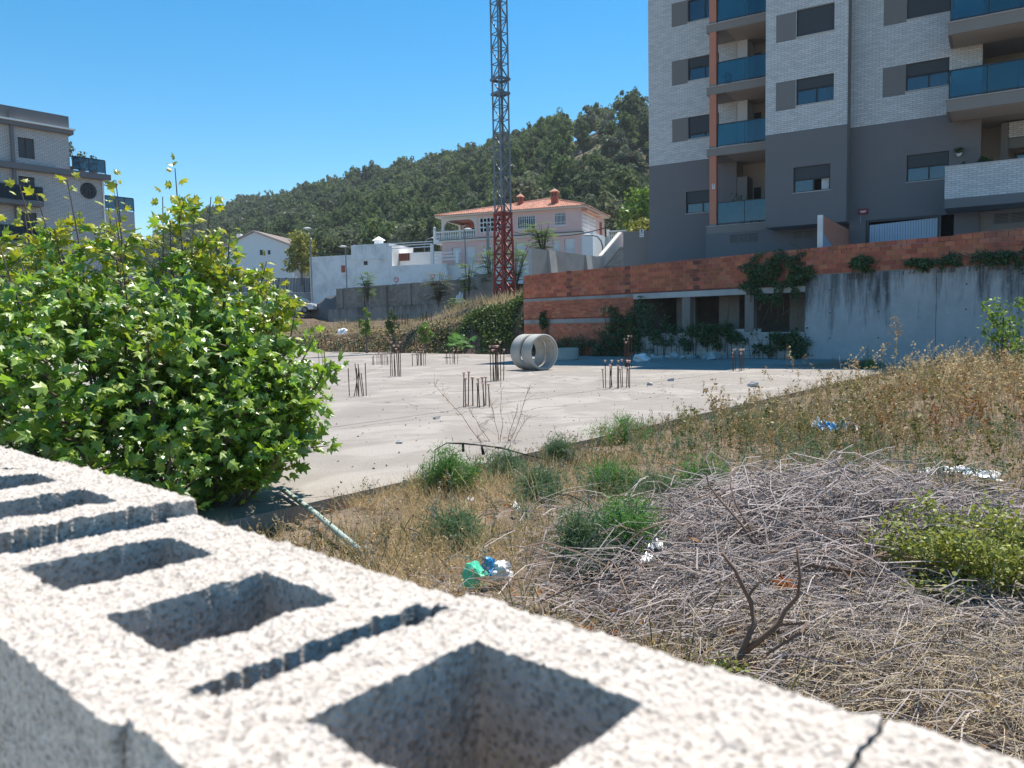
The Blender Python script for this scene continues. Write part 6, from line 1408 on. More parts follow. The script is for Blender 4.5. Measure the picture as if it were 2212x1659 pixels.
bank_plants('bank_brush', 'brown dead brush covering the face of the earth bank', 'brush', 4200, (17, 44), (-.25, 1.5), .09, 'brownweed', 13, 'stuff', .35)
bank_plants('bank_creeper', 'dark green weeds in patches on the face of the earth bank', 'creeper', 3600, (18, 44), (-.3, 1.3), .085, 'ivy', 14, 'stuff', .4)
bank_plants('bank_weeds', 'olive weeds on the terrace above the earth bank', 'weeds', 3000, (17, 50), (1.2, 7), .08, 'oliveweed', 15, 'stuff', .35)
GB_V, GB_F = np.array([[-.02, 0, 0], [.02, 0, 0], [.016, .08, .55], [-.012, .06, .5], [.0, .25, 1.0]]), np.array([[0, 1, 2], [0, 2, 3], [3, 2, 4]])
def blades(P_, h, mt, name, label, rng, lean=.35, wd=1.0, cat='grass'):
    n = len(P_); D = rand_dirs(n, 1.0, lean, rng); R = frames(D, rng.uniform(0, 6.28, n)); hh = h * rng.uniform(.5, 1.25, n); R = R * np.stack([hh * 0 + wd * h, hh, hh], axis=1)[:, None, :]
    V, F = scatter(GB_V, GB_F, R, np.array(P_)); return tag(obj(name, np_mesh(name, V, F, M[mt])), label, cat, kind='stuff')
rng = np.random.default_rng(66)
P_ = [tuple(bank(rng.uniform(18, 52), abs(rng.normal()) * 3 + 1.6)) for _ in range(5200)]; blades(P_, .42, 'straw', 'dry_grass', 'dry straw grass on the terrace above the earth bank', rng, .4, 1.0)
P_ = [tuple(bank(rng.uniform(15, 50), rng.uniform(-.2, 1.4))) for _ in range(1500)]; blades(P_, .3, 'brownweed', 'dry_grass', 'brown dead grass hanging on the face of the earth bank', rng, .6, 1.2)
P_ = [tuple(bank(rng.uniform(14, 26), rng.uniform(5, 11))) for _ in range(2200)]; blades(P_, .7, 'straw', 'dry_grass', 'tall dry grass around the red crane foot', rng, .35, 1.0)
def crumple(name, label, loc, size, mt, seed, cat='plastic bag', flat=.5, parts=()):
    bm = bmesh.new(); bmesh.ops.create_icosphere(bm, subdivisions=3, radius=1)
    for v in bm.verts:
        q = v.co.copy(); n_ = mnoise.noise(q * 1.6 + Vector((seed, 0, 0))) * .5 + abs(mnoise.noise(q * 4 + Vector((0, seed, 0)))) * .35; v.co = q * (1 + n_ - .1); v.co.z = max(v.co.z, -.55)
    me = bpy.data.meshes.new(name); bm.to_mesh(me); bm.free(); me.materials.append(M[mt]); o = obj(name, me); o.location = loc; o.scale = (size[0], size[1], size[2]); o.rotation_euler = (0, 0, seed); return tag(o, label, cat)
p = hit_z(c5p := 0 or 1342, 779, 0) if False else hit_z((1950 + 1530 * .36166) / K, (1000 + 1138 * .36166) / K, 0); crumple('plastic_bag', 'pale plastic bag on the shaded slab before the first bay', p + Vector((0, 0, .1)), (.38, .25, .22), 'plastic_white', 2.0)
p = hit_y(c3(1028, 0)[0], c3(0, 850)[1], 55.5); crumple('plastic_rag', 'white plastic rag caught on the shrub on top of the low wall', p, (.35, .2, .55), 'plastic_white', 4.0)
p = hit_y(c3(350, 0)[0], c3(0, 985)[1], 47.5); p.z = min(bank(28.5, 3.0).z, p.z); crumple('plastic_rag', 'white plastic heap on the terrace near the left end of the low wall', p, (.42, .3, .25), 'plastic_white', 5.0)
# ================================================================ THE BLOCK WALL IN FRONT OF THE CAMERA
m_, nt, out = _nodes('lightweight_block'); b = _n(nt, 'ShaderNodeBsdfPrincipled'); nt.links.new(b.outputs[0], out.inputs[0]); v = _coord(nt)
vo = _n(nt, 'ShaderNodeTexVoronoi'); vo.inputs['Scale'].default_value = 380; nt.links.new(v, vo.inputs['Vector'])
n1 = _noise(nt, v, 130, 5, .75); n2 = _noise(nt, v, 6, 4, .6)
c = _mix(nt, _ramp(nt, n1, [(.35, (0, 0, 0)), (.65, (1, 1, 1))]), (.48, .42, .365), (.69, .615, .54)); c = _mix(nt, _ramp(nt, n2, [(.4, (0, 0, 0)), (.75, (.35,) * 3)]), c, (.52, .455, .39))
c = _mix(nt, _ramp(nt, vo.outputs['Color'], [(.2, (.6,) * 3), (.42, (0, 0, 0))]), c, (.15, .13, .115))
nt.links.new(c, b.inputs['Base Color']); b.inputs['Roughness'].default_value = .95; b.inputs['Specular IOR Level'].default_value = .15
bp = _n(nt, 'ShaderNodeBump'); bp.inputs['Strength'].default_value = .6; bp.inputs['Distance'].default_value = .0025; nt.links.new(vo.outputs['Distance'], bp.inputs['Height']); nt.links.new(bp.outputs[0], b.inputs['Normal']); M['block'] = m_
BO = Vector((-.169, .316, 1.287)); BA = Vector((-math.cos(rad(42.16)), math.sin(rad(42.16)), 0)); BB = Vector((math.sin(rad(42.16)), math.cos(rad(42.16)), 0))
PIT, BLK = .345, .342
def block_mesh(seed, step=.0021, hgt=.40, rows=18, cells=((.055, .138, .048, .152), (.205, .286, .048, .152))):
    na, nb = int(BLK / step), int(.2 / step); A_, B_ = np.linspace(0, BLK, na + 1), np.linspace(0, .2, nb + 1)
    def hole(a, b):
        j = .0016 * mnoise.noise(Vector((a * 60, b * 60, seed))) + .0012 * mnoise.noise(Vector((a * 200, b * 200, seed)))
        for x0, x1, y0, y1 in cells:
            if x0 < a < x1 and y0 < b < y1: return True
        if (a < .010 + j or a > BLK - .010 - j) and .036 + j < b < .176 - j: return True
        return False
    idx = -np.ones((na + 1, nb + 1), int); V = []; F = []
    for i in range(na):
        for k in range(nb):
            if hole((A_[i] + A_[i + 1]) / 2, (B_[k] + B_[k + 1]) / 2): continue
            q = []
            for ii, kk_ in ((i, k), (i + 1, k), (i + 1, k + 1), (i, k + 1)):
                if idx[ii, kk_] < 0: idx[ii, kk_] = len(V); V.append([A_[ii], B_[kk_], 0.0])
                q.append(idx[ii, kk_])
            F.append(q)
    V = np.array(V); F = np.array(F); E = {}
    for f in F:
        for x, y in ((f[0], f[1]), (f[1], f[2]), (f[2], f[3]), (f[3], f[0])): E[(int(x), int(y))] = 1
    bd = [(x, y) for (x, y) in E if (y, x) not in E]; bv = sorted({x for e in bd for x in e}); pos = {x: i for i, x in enumerate(bv)}; base = V[bv].copy(); rect = base.copy()
    for i, p in enumerate(base):
        for x0, x1, y0, y1 in cells:
            if x0 - .008 < p[0] < x1 + .008 and y0 - .008 < p[1] < y1 + .008:
                dd = [abs(p[0] - x0), abs(p[0] - x1), abs(p[1] - y0), abs(p[1] - y1)]; w_ = int(np.argmin(dd)); rect[i, 0 if w_ < 2 else 1] = (x0, x1, y0, y1)[w_]
    allV = [V]; Fs = [F]; prev = {x: x for x in bv}; off = len(V)
    for r in range(0, rows + 1):
        z = -.013 * r if r <= 14 else -.182 - (hgt - .182) * (r - 14) / (rows - 14); L = (rect if r > 1 else base).copy(); L[:, 2] = z; allV.append(L); cur = {x: off + pos[x] for x in bv}
        if r: Fs.append(np.array([[prev[x], cur[x], cur[y], prev[y]] for x, y in bd]))
        prev = cur; off += len(bv)
    V = np.concatenate(allV); F = np.concatenate(Fs); out_ = np.empty_like(V)
    for i, p in enumerate(V):
        q = Vector(p); s = Vector((seed * 1.7, 0, 0)); d1 = mnoise.cell_vector(q * 170 + s) if False else mnoise.noise_vector(q * 210 + s); d2 = mnoise.noise_vector(q * 75 + s); ed = min(p[0], BLK - p[0], p[1], .2 - p[1])
        g_ = .0011 * mnoise.noise(q * 300 + s) + .0010 * mnoise.noise(q * 470 + s) + .0016 * mnoise.noise(q * 40 + s)
        k_ = 1.0 if p[2] > -.005 else 1.15; o_ = q + d1 * (.0011 * k_) + d2 * (.0008 * k_) + mnoise.noise_vector(q * 38 + s) * .0013 + mnoise.noise_vector(q * 110 + s) * .0012; o_.z += g_; out_[i] = o_
    return np_mesh('concrete_block', out_, F, M['block'], True)
nw = empty('front_block_wall', BO - Vector((0, 0, 1.29))); tag(nw, 'pale hollow concrete block wall in the foreground with open cells on top', 'wall'); NI = Matrix.Translation(-nw.location)
R4 = Matrix((BA, BB, (0, 0, 1))).transposed().to_4x4(); BMS = [block_mesh(1.3), block_mesh(5.1, cells=((.101, .1035, -.01, .21), (.183, .286, .048, .152)))]; BML = block_mesh(9.9, .006)
for k in range(-2, 10):
    o = obj('concrete_block', (BMS[1] if k == -1 else BMS[0]) if -2 <= k < 4 else BML, nw); dz = [.0, .001, -.002, .003, -.001, .002][k % 6]; db = [0, .003, -.001, .006, .002, .004][k % 6] + max(0, k) * .003
    # local frame: a along the wall, b across (kept right-handed by mirroring the mesh across b)
    o.matrix_local = NI @ Matrix.Translation(BO + BA * (k * PIT + (.010 if k > 0 else 0)) + BB * (db + (.006 if k > 0 else 0)) + Vector((0, 0, dz + (.009 if k > 0 else 0)))) @ R4
lowm = MB().box((BLK / 2, .1, -.095), (BLK, .2, .19)).mesh('lower_block', M['block'], bevel=.004)
for r in range(2, 7):
    for k in range(-3, 11):
        o = obj('lower_block', lowm, nw); o.matrix_local = NI @ Matrix.Translation(BO + BA * (k * PIT + (r % 2) * PIT / 2) + Vector((0, 0, -.195 * r))) @ R4
mm = MB(); mm.box((1.0, .1, -.85), (5.4, .17, .8)); o = mm.build('mortar', M['greymortar'], nw); o.matrix_local = NI @ Matrix.Translation(BO - Vector((0, 0, .05))) @ R4
# pavement on the camera's side of the wall
pv = MB(); A_, B_ = BO + BA * 7 - BB * .0, BO - BA * 9 - BB * .0; pv.prism([(p.x, p.y) for p in (B_, A_, A_ - BB * 6, B_ - BB * 6)][::-1], -.2, .02); struct(pv.build('pavement', M['pale_concrete']), 'pavement on the street side of the foreground block wall')
# ================================================================ PLANE TREE BUSH
half = [(0, 0), (.2, -.04), (.54, .2), (.31, .38), (.56, .7), (.2, .63), (0, 1.0)]
ol = half + [(-x, y) for x, y in half[-2:0:-1]]
PLV = np.array([[0, .38, .03]] + [[x, y, -.22 * abs(x) - .16 * y * y] for x, y in ol]); PLV2 = PLV.copy(); PLV2[:, 2] += .55 * np.abs(PLV[:, 0]) - .25 * PLV[:, 1] ** 2 + .1 * np.sin(6 * PLV[:, 0]); PLV3 = PLV.copy(); PLV3[:, 0] *= .78; PLV3[:, 2] -= .35 * np.abs(PLV[:, 0]) + .2 * np.sin(2.2 * PLV[:, 1]) * PLV[:, 1]
PLT = [PLV, PLV2, PLV3]; PLF = np.array([[0, i + 1, (i + 1) % len(ol) + 1] for i in range(len(ol))])
pb_ = empty('plane_tree_bush', (-3.1, 6.9, -.12)); tag(pb_, 'large leafy plane tree bush with yellow green shoots behind the block wall', 'bush'); rng = np.random.default_rng(17)
TIPS = [(-2.80, 6.8, 2.86), (-3.42, 7.0, 2.78), (-3.95, 6.7, 2.62), (-4.3, 7.1, 2.5), (-2.45, 6.6, 2.2), (-3.1, 6.3, 2.35), (-2.1, 6.8, 1.72), (-1.78, 6.6, 1.62), (-1.52, 6.5, 1.15), (-1.62, 6.3, .7), (-3.75, 6.1, 2.1), (-4.85, 6.6, 2.7),
        (-4.25, 5.9, 1.85), (-2.75, 5.9, 1.65), (-2.05, 6.0, 1.05), (-3.35, 5.6, 1.45), (-5.4, 6.9, 2.4), (-4.7, 5.7, 1.5), (-2.3, 7.5, 1.9), (-3.0, 7.8, 2.2), (-3.9, 7.9, 2.35), (-1.75, 5.9, .55), (-2.4, 5.5, .75), (-3.6, 5.2, .9), (-4.4, 5.2, .9), (-1.95, 7.2, 1.0), (-5.2, 6.0, 1.6), (-2.9, 5.35, .6),
        (-4.62, 6.9, 2.3), (-2.62, 7.0, 2.05), (-3.2, 6.5, 2.55), (-2.95, 6.9, 2.42), (-4.1, 6.3, 2.45), (-3.6, 7.2, 2.6), (-2.6, 6.6, 2.4), (-2.3, 6.6, 2.0), (-1.95, 6.7, 1.88), (-4.5, 6.4, 2.5), (-1.68, 6.7, 1.4), (-5.0, 6.9, 2.55), (-3.3, 6.8, 2.2), (-2.2, 6.3, 1.5), (-3.05, 7.1, 2.66), (-2.55, 6.9, 2.6), (-2.35, 6.7, 2.3), (-3.6, 6.6, 2.72), (-4.15, 6.8, 2.72), (-4.45, 6.6, 2.66), (-2.12, 6.9, 2.05), (-1.85, 6.5, 1.3), (-1.6, 6.5, .95), (-3.7, 6.5, 2.3), (-2.0, 6.4, .3), (-2.6, 5.7, .2)]
LP, LD, LN, LY = [], [], [], []; stem = MB()
def leaf_on(p, out_dir, young):
    d = (Vector(out_dir) * .9 + Vector(rng.normal(size=3)) * .45); d.z -= .25; d.normalize(); nrm = Vector(rng.normal(size=3)) * .55 + Vector((.25, -.35, .75)); nrm -= d * nrm.dot(d); nrm.normalize()
    LP.append(tuple(p + d * .05)); LD.append(tuple(d)); LN.append(tuple(nrm)); LY.append(young)
for ti, T in enumerate(TIPS):
    T = Vector(T); b = Vector((-3.1 + (T.x + 3.1) * .45 + rng.normal() * .12, 6.75 + (T.y - 6.75) * .5 + rng.normal() * .12, -.12)); midp = b.lerp(T, .5) + Vector(((T.x - b.x) * .12, (T.y - b.y) * .12, -.05)); pts = []
    for f in np.linspace(0, 1, 9):
        q = b * (1 - f) ** 2 + midp * 2 * f * (1 - f) + T * f * f; pts.append(q + Vector(rng.normal(size=3)) * .012)
    stem.tube([p - pb_.location for p in pts], list(np.linspace(.02, .004, 9)), 5); hgt = T.z
    for k in range(34 if hgt > 1 else 18):
        f = 1 - (k / 34) ** 1.25 * .85; q = b * (1 - f) ** 2 + midp * 2 * f * (1 - f) + T * f * f; a = k * 2.4 + ti; leaf_on(q, (math.cos(a), math.sin(a), .35 if f < .95 else .8), f > .72 and hgt > 1.5)
    for br in range(17 if hgt > 1 else 10):
        f = rng.uniform(.18, .9); q = b * (1 - f) ** 2 + midp * 2 * f * (1 - f) + T * f * f; a = rng.uniform(0, 6.28); L = rng.uniform(.25, .55) * (1.1 - .6 * f); d = Vector((math.cos(a), math.sin(a), rng.uniform(.15, .8))).normalized(); e = q + d * L
        stem.tube([q - pb_.location, (q + e) / 2 + Vector((0, 0, .02)) - pb_.location, e - pb_.location], [.007, .005, .003], 4, cap=False)
        for l in range(15):
            g_ = rng.uniform(.2, 1.0); an = l * 2.4; leaf_on(q + d * L * g_, (d.x + .8 * math.cos(an), d.y + .8 * math.sin(an), d.z + .3), f > .75 and hgt > 1.6 and rng.random() < .6)
so_ = stem.build('stem', M['bark'], pb_)
# leaves of the dense lower middle
for _ in range(2300):
    a = rng.uniform(0, 6.28); r = rng.uniform(.55, 1) ** .5; el = rng.uniform(-.2, 1.2); q = Vector((-3.25 + 1.68 * r * math.cos(a) * math.cos(el) , 6.55 + 1.35 * r * math.sin(a) * math.cos(el), .7 + 1.35 * r * math.sin(el)))
    if q.z > .02: leaf_on(q, (math.cos(a), math.sin(a), .2), False)
LP, LD, LN, LY = np.array(LP), np.array(LD), np.array(LN), np.array(LY); X = np.cross(LD, LN); LM = np.stack([X, LD, LN], axis=2); sz = rng.uniform(.045, .112, len(LP)) * np.where(LY, .9, 1.0)
ordr = np.argsort([(Vector(p) - CAMP).length - .02 * s * 100 for p, s in zip(LP, sz)]); vis_ = [i for i in ordr if -30 < to_px(LP[i])[0] < 2212][:300]; vs = set(vis_)
pl_me = {(y, v): np_mesh('leaf', PLT[v], PLF, M['plane_y' if y else 'plane']) for y in (False, True) for v in range(3)}
for i in vis_:
    o = obj('leaf', pl_me[bool(LY[i]), i % 3], pb_); o.matrix_local = Matrix.Translation(Vector(LP[i]) - pb_.location) @ Matrix(LM[i].tolist()).to_4x4() @ Matrix.Scale(sz[i], 4)
for y in (False, True):
    ii = np.array([i for i in range(len(LP)) if i not in vs and bool(LY[i]) == y]); VF = [scatter(PLT[v], PLF, LM[ii[ii % 3 == v]] * sz[ii[ii % 3 == v]][:, None, None], LP[ii[ii % 3 == v]] - np.array(pb_.location)) for v in range(3)]; of_ = np.cumsum([0] + [len(a) for a, _ in VF]); V = np.concatenate([a for a, _ in VF]); F = np.concatenate([b + o for (_, b), o in zip(VF, of_)]); o = obj('young_foliage' if y else 'foliage', np_mesh('foliage', V, F, M['plane_y' if y else 'plane']), pb_); o['kind'] = 'stuff'
# ================================================================ WEEDS
rng = np.random.default_rng(91)
def gpt(e_, d_): p = E0 + E_DIR * e_ + E_N * d_; return p.x, p.y
def over_wall(x, y): return (Vector((x, y, 0)) - BO).dot(BB) > .3
def mound(x, y):
    return .27 * math.exp(-(((x - 2.1) / 1.15) ** 2 + ((y - 5.1) / .85) ** 2)) + .12 * math.exp(-(((x - 1.6) / 1.5) ** 2 + ((y - 3.6) / 1.2) ** 2))
def gz(x, y): return lot_z(x, y) + mound(x, y)
def hit_g(x, y):
    h = -.1
    for _ in range(6): p = hit_z(x, y, h); h = gz(p.x, p.y)
    return Vector((p.x, p.y, h))
# ground under the brushwood
struct(heightfield('brush_ground', list(np.arange(.0, 4.6, .1)), list(np.arange(2.0, 7.2, .1)), lambda x, y: (x, y, lot_z(x, y) - .03 - .12 * sm(.75, 1.0, max(abs(x - 2.2) / 2.2, abs(y - 4.5) / 2.4)) + .04 * fbm(x, y, 1.6) + mound(x, y)), M['litter_shade_soil']), 'low rise of soil under the heap of cut brushwood')
def spread(n, er, dr, cond=None, dens=None):
    out = []
    while len(out) < n:
        e_, d_ = rng.uniform(*er), rng.uniform(*dr); x, y = gpt(e_, d_)
        if not over_wall(x, y): continue
        if cond and not cond(x, y, e_, d_): continue
        if dens and rng.random() > dens(x, y, e_, d_): continue
        out.append((x, y, gz(x, y)))
    return out
nz = lambda x, y, s, k: mnoise.noise(Vector((x * s, y * s, k)))
pilef = lambda x, y: math.exp(-(((x - 2.2) / 1.9) ** 2 + ((y - 4.6) / 1.9) ** 2))
blades(spread(21000, (-3.5, 4), (.05, 5.0), cond=lambda x, y, e, d: (x - .97) ** 2 + (y - 4.75) ** 2 > .0, dens=lambda x, y, e, d: (.15 + .9 * (nz(x, y, .9, 1) > -.1)) * (1 - .95 * (pilef(x, y) > .35)) * (.35 if e > 2 else 1) * (.25 if (abs(x + .1) < .35 and abs(y - 4.2) < .5) else 1)), .21, 'straw', 'dry_grass', 'dry straw grass between the block wall and the slab', rng, .85, .55)
blades(spread(7000, (1, 26), (.1, 12), dens=lambda x, y, e, d: .2 + .8 * (nz(x, y, .5, 2) > 0)), .34, 'straw', 'dry_grass', 'dry grass among the weeds on the right', rng, .45, .7)
blades(spread(5000, (-2, 8), (.4, 7), dens=lambda x, y, e, d: (nz(x, y, .7, 5) > .05) * (1 - .9 * (pilef(x, y) > .3))), .22, 'oliveweed', 'green_grass', 'olive green weeds among the dry grass near the slab edge', rng, .5, .9)
# leaf litter
n = 5200; P_ = np.array(spread(n, (-3.5, 9), (.0, 7.5))); P_[:, 2] += .012; R = frames(rand_dirs(n, 1.2, .5, rng), rng.uniform(0, 6, n)) * rng.uniform(.014, .042, n)[:, None, None]; V, F = scatter(LT_V, LT_F, R, P_)
tag(obj('leaf_litter', np_mesh('leaf_litter', V, F, M['redweed'])), 'brown dead leaves littering the soil', 'leaf litter', kind='stuff')
# tufted weeds: stalk, side twigs, leaflets or seed heads
def weed_tpl(seed, h=1.0, nb=7, nl=44, leaf=.05, sway=.12, stalk=.006):
    r = np.random.default_rng(seed); Vs, Fs = [], []; 
    def strip(p, q, wd):
        p, q = np.array(p), np.array(q); d = q - p; s = np.cross(d, r.normal(size=3)); s /= np.linalg.norm(s) + 1e-9; i = len(Vs); Vs.extend([p - s * wd, p + s * wd, q + s * wd * .4, q - s * wd * .4]); Fs.extend([[i, i + 1, i + 2], [i, i + 2, i + 3]])
    top = np.array([r.normal() * sway, r.normal() * sway, h]); mid_ = top * .5 + np.array([r.normal() * .04, r.normal() * .04, 0]); strip((0, 0, 0), mid_, stalk); strip(mid_, top, stalk * .7); segs = [(mid_, top)]
    for b in range(nb):
        f = r.uniform(.25, .9); p = mid_ * (f / .5) if f < .5 else mid_ + (top - mid_) * (f - .5) / .5; a = r.uniform(0, 6.28); L = r.uniform(.15, .38) * h; q = p + L * np.array([math.cos(a) * .6, math.sin(a) * .6, .75]); strip(p, q, stalk * .5); segs.append((p, q))
    for l in range(nl):
        p, q = segs[int(r.integers(len(segs)))]; f = r.uniform(.15, 1.02); c = p + (q - p) * f; d = rand_dirs(1, .1, 1, r)[0]; s = np.cross(d, r.normal(size=3)); s /= np.linalg.norm(s); z_ = leaf * r.uniform(.5, 1.4); i = len(Vs); Vs.extend([c, c + d * z_ * .5 + s * z_ * .28, c + d * z_, c + d * z_ * .5 - s * z_ * .28]); Fs.extend([[i, i + 1, i + 2], [i, i + 2, i + 3]])
    return np.array(Vs), np.array(Fs)
def weed_mass(pts, mt, name, label, h, tpls, hv=.35):
    VV, FF, off = [], [], 0; P_ = np.array(pts); k = rng.integers(len(tpls), size=len(P_))
    for j, (TV, TF) in enumerate(tpls):
        sel = P_[k == j]
        if not len(sel): continue
        hh = h * rng.uniform(1 - hv, 1 + hv, len(sel)); R = frames(rand_dirs(len(sel), 1, .1, rng), rng.uniform(0, 6.28, len(sel))) * hh[:, None, None]; V, F = scatter(TV, TF, R, sel); VV.append(V); FF.append(F + off); off += len(V)
    return tag(obj(name, np_mesh(name, np.concatenate(VV), np.concatenate(FF), M[mt])), label, 'weeds', kind='stuff')
TA = [weed_tpl(i, 1, 7, 46, .07) for i in range(4)]; TB = [weed_tpl(20 + i, 1, 9, 60, .055) for i in range(4)]; TC = [weed_tpl(40 + i, 1, 5, 26, .05, .2) for i in range(4)]
fld = lambda x, y, e, d: d > 1.1 + .05 * e and (x - .25 * y) > -.4 and not (pilef(x, y) > .22 and y < 6.4)
weed_mass(spread(2100, (4, 27), (.15, 13), fld, lambda x, y, e, d: .25 + .75 * (nz(x, y, .45, 7) > -.05)), 'brownweed', 'brown_weeds', 'brown dead weeds filling the plot right of the slab', .6, TB)
weed_mass(spread(1500, (3, 27), (.1, 13), fld, lambda x, y, e, d: .15 + .85 * (nz(x, y, .5, 9) > .05)), 'oliveweed', 'olive_weeds', 'olive green weeds mixed through the dead weeds on the right', .46, TA)
weed_mass(spread(950, (5, 27), (2.5, 14), lambda x, y, e, d: fld(x, y, e, d) and x > .42 * y), 'redweed', 'red_weeds', 'rust red dock weeds at the right edge of the plot', .55, TB)
weed_mass(spread(1000, (8, 27), (.3, 12), fld), 'straw', 'tall_dry_weeds', 'tall straw coloured weed stems at the back right of the plot', .8, TC)
weed_mass(spread(520, (-1, 9), (.3, 6), lambda x, y, e, d: pilef(x, y) < .3), 'greyweed', 'grey_weeds', 'pale grey dried flower heads among the near weeds', .24, TA)
weed_mass(spread(750, (3, 24), (.12, 2.2)), 'oliveweed', 'olive_weeds', 'low olive weeds along the right part of the slab edge', .24, TA)
weed_mass(spread(600, (3, 24), (.12, 2.4)), 'brownweed', 'brown_weeds', 'low dead weeds along the right part of the slab edge', .25, TB)
weed_mass(spread(420, (-1.5, 7), (.3, 6), lambda x, y, e, d: pilef(x, y) < .3), 'brownweed', 'brown_weeds', 'brown dead weeds in front of the slab edge', .26, TB)
weed_mass(spread(380, (0, 8), (.2, 5.5), lambda x, y, e, d: pilef(x, y) < .35 and nz(x, y, .8, 4) > 0), 'fennel_b', 'green_weeds', 'grey green feathery weeds in front of the slab edge', .3, TB)
# feathery fennel bushes
def fennel(loc, h, w_, label, mt, seed, n=5600):
    r = np.random.default_rng(seed); t = empty('fennel_bush', loc); tag(t, label, 'plant', 'feathery fennel bushes on the weedy plot'); ns = 26; m = MB(); P_, D_ = [], []
    for s in range(ns):
        a = r.uniform(0, 6.28); rr = w_ * r.uniform(.1, 1); top = Vector((math.cos(a) * rr, math.sin(a) * rr, h * r.uniform(.25, 1.15) * (1 - .45 * rr / w_))); b = top * .15; b.z = 0; mid_ = Vector((top.x * .5, top.y * .5, top.z * .62)); m.tube([b, mid_, top], [.006, .004, .002], 4, cap=False)
        for l in range(n // ns):
            f = r.uniform(.12, 1); q = b * (1 - f) ** 2 + mid_ * 2 * f * (1 - f) + top * f * f; o_ = Vector(r.normal(size=3)) * .05; P_.append(tuple(q + o_)); D_.append(tuple((o_ * .4 + Vector(r.normal(size=3)) * .05 + Vector((0, 0, .02))).normalized()))
    R = frames(np.array(D_), r.uniform(0, 6, len(D_))) * r.uniform(.6, 1.4, len(D_))[:, None, None]; V, F = scatter(np.array([[-.0034, 0, 0], [.0034, 0, 0], [.0, .004, .062]]), [[0, 1, 2]], R, np.array(P_)); obj('fronds', np_mesh('fronds', V, F, M[mt]), t); m.build('stem', M['fennel_b'], t)
for i, (x, y, yt, wpx, lb, mt) in enumerate(((970, 1062, 955, 62, 'green fennel bush at the slab edge beside the charred branch', 'fennel'), (1207, 992, 932, 34, 'small round dark green fennel bush at the slab edge', 'fennel_b'), (1352, 955, 893, 70, 'wide grey green fennel bush at the slab edge near the field', 'fennel'),
        (1370, 1200, 1062, 72, 'bright green fennel bush, the tallest of the near ones', 'fennel'), (1515, 1075, 988, 62, 'soft green fennel bush behind the brushwood heap', 'fennel'), (1262, 1215, 1105, 70, 'dark green fennel bush left of the tallest one', 'fennel_b'), (1100, 1035, 972, 45, 'thin grey green fennel bush under the dry spindly shrub', 'fennel_b'), (985, 1180, 1100, 60, 'grey green fennel bush among the straw grass', 'fennel_b'), (1420, 1085, 1030, 50, 'low dark fennel bush between the bright ones', 'fennel_b'), (1165, 1075, 1020, 45, 'low fennel bush below the small round one', 'fennel_b'), (1325, 1060, 990, 50, 'yellowish fennel bush in the middle of the weeds', 'fennel'), (1880, 800, 772, 30, 'bright green weed at the back of the plot by the streaked wall', 'yshrub'))):
    p = hit_g(x, y); Y = p.y; fennel((p.x, p.y, gz(p.x, p.y)), (y - yt) / 1703 * Y * .95, wpx / 1703 * Y * 1.3, lb, mt, 70 + i)
# yellow green shrub at the right
def leafy_shrub(name, loc, rx, rz, n, size, mt, label, seed, zc=None):
    r = np.random.default_rng(seed); t = empty(name, loc); tag(t, label, 'shrub'); m = MB(); P_ = []
    for s in range(46):
        a = r.uniform(0, 6.28); rr = rx * r.uniform(.1, 1) ** .6; e = Vector((math.cos(a) * rr, math.sin(a) * rr * .9, rz * r.uniform(.5, 1.1) * math.sqrt(max(.05, 1.05 - (rr / rx) ** 2)) + .03)); b = Vector((e.x * .2, e.y * .2, 0)); m.tube([b, b.lerp(e, .55) + Vector((0, 0, .05)), e], [.006, .004, .0015], 4, cap=False)
        for l in range(n // 46): f = r.uniform(.25, 1.04); P_.append(tuple(b.lerp(e, f) + Vector(r.normal(size=3)) * .035 * (rx / .5)))
    P_ = np.array(P_); R = frames(rand_dirs(len(P_), .6, .8, r), r.uniform(0, 6, len(P_))) * (size * r.uniform(.6, 1.4, len(P_)))[:, None, None]; V, F = scatter(LT_V, LT_F, R, P_); obj('foliage', np_mesh('foliage', V, F, M[mt]), t); m.build('stem', M['bark'], t); return t
p = hit_g(2085, 1262); leafy_shrub('leafy_shrub', (p.x, p.y, gz(p.x, p.y) - .03), .56, .46, 13000, .020, 'yshrub', 'rounded yellow green leafy shrub beside the brushwood at the right', 5)
p = hit_g(1560, 1500); leafy_shrub('leafy_shrub', (p.x, p.y, gz(p.x, p.y)), .16, .12, 500, .016, 'yshrub', 'small yellow green plant at the foot of the forked dead branch', 6)
# leafy elm-like saplings at the right edge in front of the streaked wall
for i, (x, y, Y, h, lb) in enumerate(((2165, 790, 19, 1.7, 'leafy green sapling in front of the streaked wall near the right edge'), (2235, 800, 18, 1.3, 'leafy green sapling cut by the right edge of the picture'))):
    p = hit_y(x, y, Y); tree('sapling', (p.x, p.y, -.1), h + .3, .62, .85, 'broad', lb, 'sapling', 26, 22, .085, 80 + i, clump=.38)
